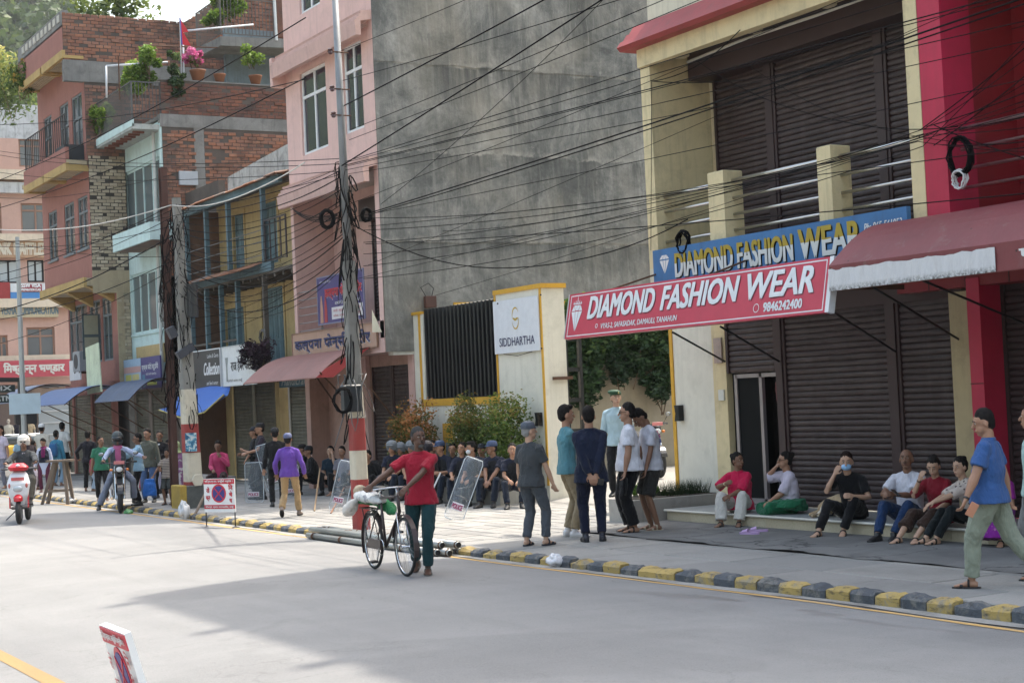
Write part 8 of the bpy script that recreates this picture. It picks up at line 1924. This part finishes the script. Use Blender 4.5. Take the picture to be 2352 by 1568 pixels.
# walkers at the right
Wk=st(2288,1349,941,300,'man in a blue polo shirt and pale green trousers walking on the pavement',top=C((.04,.10,.27)),neckline='collar',bottom=C((.25,.275,.215)),flare=1.2,shoe='sandal',shoec=(.02,.015,.015),sk='mid',fat=.3,loose=1.05,lf=(-.10,.20,.085),rf=(.12,-.40,.17),rfp=-35,lh=(-.36,.16,.84),rh=(.30,-.1,.84),head=(-22,-12),vox=.008,extras=[('bracelet',(.02,.02,.02),'l','wrist_watch')],lhint=(-.8,-.8,-.3))
wp=Wk['mw']@Wk['WL'];mb=MB();mb.cbox(-.04,.04,-.008,.008,-.07,.07,.005);o=mb.build('phone',plain((.55,.25,.15),.4));o.location=wp+V((.02,-.05,-.10));o.rotation_euler=(.2,.5,-.3);tag(o,'orange edged phone in the walking man hand','phone')
st(2392,1330,930,300,'person in a pale mint shirt cut off by the right picture edge',top=C((.42,.58,.55)),bottom=C((.2,.2,.2)),shoe='sandal',sk='mid',vox=.011)
# --- bicycle man
P_=G(975,1318,rz(8.6));BM=(P_.x,P_.y,rz(8.6))
person((P_.x,P_.y,rz(8.6)),186,'man in a red polo and teal trousers pushing the loaded bicycle',H=1.72,sk='dark',top=C((.30,.012,.03)),neckline='collar',bottom=C((.012,.045,.052)),flare=1.05,shoe='sandal',shoec=(.10,.09,.08),haircol=(.045,.045,.045),face_hair='beard',rh=(.56,.30,1.06),lh=(.10,.40,1.04),rhint=(.7,-.9,-.2),lhint=(-1,-.2,-.5),lf=(-.06,.10,.085),rf=(.14,-.30,.14),rfp=-25,head=(-38,4),vox=.0085,lean=(0,6),twist=6,fat=.05)
# --- scooter rider (local frame of the scooter: x forward -> person y forward)
def rider(mat_,lx,seatz,label,**k):
    T=thing('person',label,'person',mat_@V((lx,0,0)),mat_.to_euler().z-R(90));return person((0,0,0),0,label,root=T,**k)
rider(scm,.25,0,'scooter rider in white helmet, sunglasses and dark jacket',H=1.7,hip=.87,lean=(0,6),top=C((.055,.058,.062)),sleeve='long',loose=1.12,extras=[('shirtfront',(.35,.30,.34)),('glasses',)],bottom=C((.10,.09,.07)),shoe='shoe',hat=('openhelmet',(.66,.63,.58)),sk='brown',lf=(-.16,.55,.43),rf=(.16,.5,.43),lk=(-.5,1,1),rk=(.5,1,1),lh=(-.33,.74,1.10),rh=(.33,.74,1.10),lhint=(-1,-.2,-.8),rhint=(1,-.2,-.8),vox=.011)
rider(mcm,.30,0,'motorcyclist in dark helmet, grey vest and pink scarf reaching out his hand',H=1.7,hip=.90,lean=(0,8),top=C((.36,.42,.58)),sleeve='long',extras=[('vest',(.06,.07,.08)),('scarf',(.46,.12,.25))],bottom=C((.20,.22,.28)),flare=1.2,shoe='shoe',hat=('helmet',(.05,.065,.07)),sk='brown',rf=(.46,.10,.09),lf=(-.3,.25,.25),lk=(-.6,1,.6),rk=(.6,1,.6),lh=(-.58,.42,1.14),rh=(.33,.52,1.12),lhint=(-1,-.2,-.8),rhint=(1,-.2,-.8),vox=.011)
m2=M.Translation((8.6,40.8,.08))@M.Rotation(R(-112),4,'Z')
rider(m2,.3,0,'rider in black helmet and dark jacket at the far left edge',H=1.7,hip=.88,lean=(0,8),top=C((.02,.022,.026)),sleeve='long',bottom=BLK,shoe='shoe',hat=('helmet',(.012,.013,.016)),lf=(-.2,.4,.3),rf=(.2,.4,.3),lk=(-.6,1,.8),rk=(.6,1,.8),lh=(-.33,.6,1.1),rh=(.33,.6,1.1),vox=.015)
# mannequins outside the far clothes shop
for k,(x,c,lab) in enumerate(((19.35,(.42,.32,.2),'beige clad shop mannequin standing in the far doorway'),(18.3,(.5,.45,.36),'pale clad shop mannequin beside the lamp post'),(18.7,(.02,.02,.03),'dark suited shop mannequin between the pale ones'))):
    person((x,82.2,.45),180,lab,H=1.75,hair='bald',sk=(.4,.36,.3),top=C(c),bottom=C(c if k!=1 else (.4,.35,.28)),vox=.02)
# ================================================================ dog, shields, footwear
DG=C((.42,.31,.19),(.62,.55,.45),'blot',scale=.5)
q=PX(1902,1150,14.78);mb=MB();yy=q.y
mb.loft([((14.95,yy-.30,.42),V((.0,0,.02)),V((.02,0,0))),((14.95,yy-.22,.45),V((0,0,.12)),V((.13,0,0))),((14.95,yy-.02,.47),V((0,0,.15)),V((.15,0,0))),((14.93,yy+.16,.44),V((0,0,.12)),V((.13,0,0))),((14.88,yy+.25,.41),V((0,0,.08)),V((.09,0,0)))],14,2.1)
mb.ell((14.73,yy-.02,.42),(.10,.085,.08));mb.limb([(14.68,yy-.02,.40),(14.60,yy-.0,.36)],[.05,.035],8);mb.ell((14.76,yy-.10,.46),(.03,.02,.045));mb.ell((14.76,yy+.06,.46),(.03,.02,.045))
mb.limb([(14.85,yy+.15,.37),(14.68,yy+.13,.345),(14.58,yy+.10,.34)],[.045,.032,.03],8);mb.limb([(14.85,yy+.25,.37),(14.66,yy+.24,.345)],[.045,.03],8);mb.limb([(14.95,yy-.2,.36),(14.75,yy-.22,.35)],[.06,.03],8);mb.limb([(15.05,yy-.28,.38),(14.95,yy-.42,.35),(14.82,yy-.40,.34)],[.025,.02,.012],8)
DT=thing('dog','pale tan dog curled up asleep on the shop step','dog',(14.9,yy,.315));DT['_b']=1;o=mb.build('body',DG,DT);remesh(o,.010,.010,HTEX,2)
MB().ell((14.575,yy-.0,.362),(.014,.016,.012),None,8,6).build('nose',plain((.01,.01,.01),.3),DT,smooth=True);mb=MB();mb.tube([(14.80,yy+.06*math.cos(a*.7)*1.3-.02,.43+.10*math.sin(a*.7)) for a in range(10)],.012,6);mb.build('collar',plain((.02,.02,.025)),DT,smooth=True)
def shield(p,lean_,yaw_,label,h=1.0,w_=.5,tilt=0,word='POLICE',c=(.45,.52,.58)):
    T=thing('riot_shield',label,'riot shield',p);T.rotation_euler=(R(lean_),R(tilt),R(yaw_));n=8;mb=MB();vs=[];m_=10
    for j in range(m_+1):
        t=j/m_;ww=w_*(1 if .06<t<.94 else .86)
        for i in range(n+1):
            a=(i/n-.5);vs.append((a*ww,.10*(a*2)**2,t*h))
    mb.add(vs,[(j*(n+1)+i,j*(n+1)+i+1,(j+1)*(n+1)+i+1,(j+1)*(n+1)+i) for j in range(m_) for i in range(n)]);o=mb.build('panel',clear(c,.13,.06),T,smooth=True);o.modifiers.new('s','SOLIDIFY').thickness=.006
    RM=plain((.5,.55,.6),.3)
    e=MB();e.tube([(-w_*.5,.10,.06*h),(-w_*.5,.10,.94*h),(-w_*.42,.08,h),(w_*.42,.08,h),(w_*.5,.1,.94*h),(w_*.5,.1,.06*h),(w_*.42,.08,0),(-w_*.42,.08,0),(-w_*.5,.10,.06*h)],.009,6);e.build('rim',RM,T,smooth=True)
    g=MB();g.tube([(-.12,.04,h*.45),(-.05,.13,h*.5),(.08,.13,h*.58),(.12,.05,h*.62)],.014,6);g.build('arm_strap',plain((.03,.03,.035)),T,smooth=True);g=MB();g.tube([(-.1,.03,h*.36),(0,.09,h*.38),(.1,.03,h*.36)],.014,6);g.build('handle',plain((.03,.03,.035)),T,smooth=True)
    MB().box(-w_*.30,w_*.30,-.014,-.008,h*.14,h*.26).build('name_strip',plain((.66,.64,.68),.5),T)
    lettering(T,word,(-w_*.27,-.014,h*.16),(1,0,0),(0,0,1),w_*.54,h*.075,plain((.30,.02,.10)),off=.004,bold=.05)
    return T
GS='riot shields of the officers'
a=G(580,1152);shield((a.x-.1,a.y-.35,.14),-4,-32,'upright riot shield marked POLICE before the leftmost officer',.86,.40)
a=G(640,1150);shield((a.x-.25,a.y-.45,.42),-6,-25,'tall clear shield held slanting by the second officer',1.0,.34,-14)
q=G(772,1172);shield((q.x,q.y,.14),-12,-32,'riot shield leaning against the seated officers left of the pole',.98,.32,14)
q=G(1040,1193);shield((q.x,q.y,.14),-14,-32,'riot shield propped between the seated officers in front of the shrubs',1.12,.33,22)
q=G(640,1145);shield((q.x+.25,q.y,.14),-8,-32,'shield standing behind the purple jacket man, half hidden',.75,.4)
for (u0,v0,z0,u1,v1,X1,lab,c) in((722,1173,.14,735,1075,14.5,'bamboo stick leaning by the seated officers',(.30,.2,.11)),(975,1165,.14,1012,1085,14.6,'pale baton held between the bench officers',(.6,.6,.62)),(760,1178,.14,790,1120,14.5,'wooden baton on the ground beside the leaning shield',(.28,.14,.08))):
    MB_=MB();MB_.tube([G(u0,v0),PX(u1,v1,X1-.4)],.016,8);tag(MB_.build('baton',plain(c,.6)),lab,'baton')
q=PX(950,1120,15.05)
def slipper(p,yaw_,label):
    T=thing('slipper',label,'slipper',p,R(yaw_),'lilac slippers by the step');LL=plain((.50,.33,.58),.6)
    MB().loft([((0,.0,0),V((.05,0,0)),V((0,.14,0))),((0,0,.03),V((.053,0,0)),V((0,.143,0)))],16).build('sole',LL,T);g=MB();g.loft([((0,.02,.045),V((.055,0,0)),V((0,0,.035))),((0,.10,.035),V((.052,0,0)),V((0,0,.02)))],12);g.build('strap',LL,T)
q=G(1722,1228);slipper((q.x,q.y,.14),35,'left lilac rubber slipper beside the magenta woman');q=G(1737,1223);slipper((q.x+.03,q.y,.14),50,'right lilac rubber slipper, nearer the middle of the step')
# ================================================================ air
hb=MB();hb.box(-710,910,-210,1510,-1.1,190);hm_=bpy.data.materials.new('haze_air');hm_.use_nodes=True;ht=hm_.node_tree;ht.nodes.clear()
ho=ht.nodes.new('ShaderNodeOutputMaterial');hv=ht.nodes.new('ShaderNodeVolumePrincipled');hv.inputs['Color'].default_value=(.93,.96,1,1);hv.inputs['Density'].default_value=.00018;hv.inputs['Anisotropy'].default_value=.35;ht.links.new(hv.outputs[0],ho.inputs['Volume'])
o=hb.build('haze',hm_);o['kind']='stuff'
fixbase()
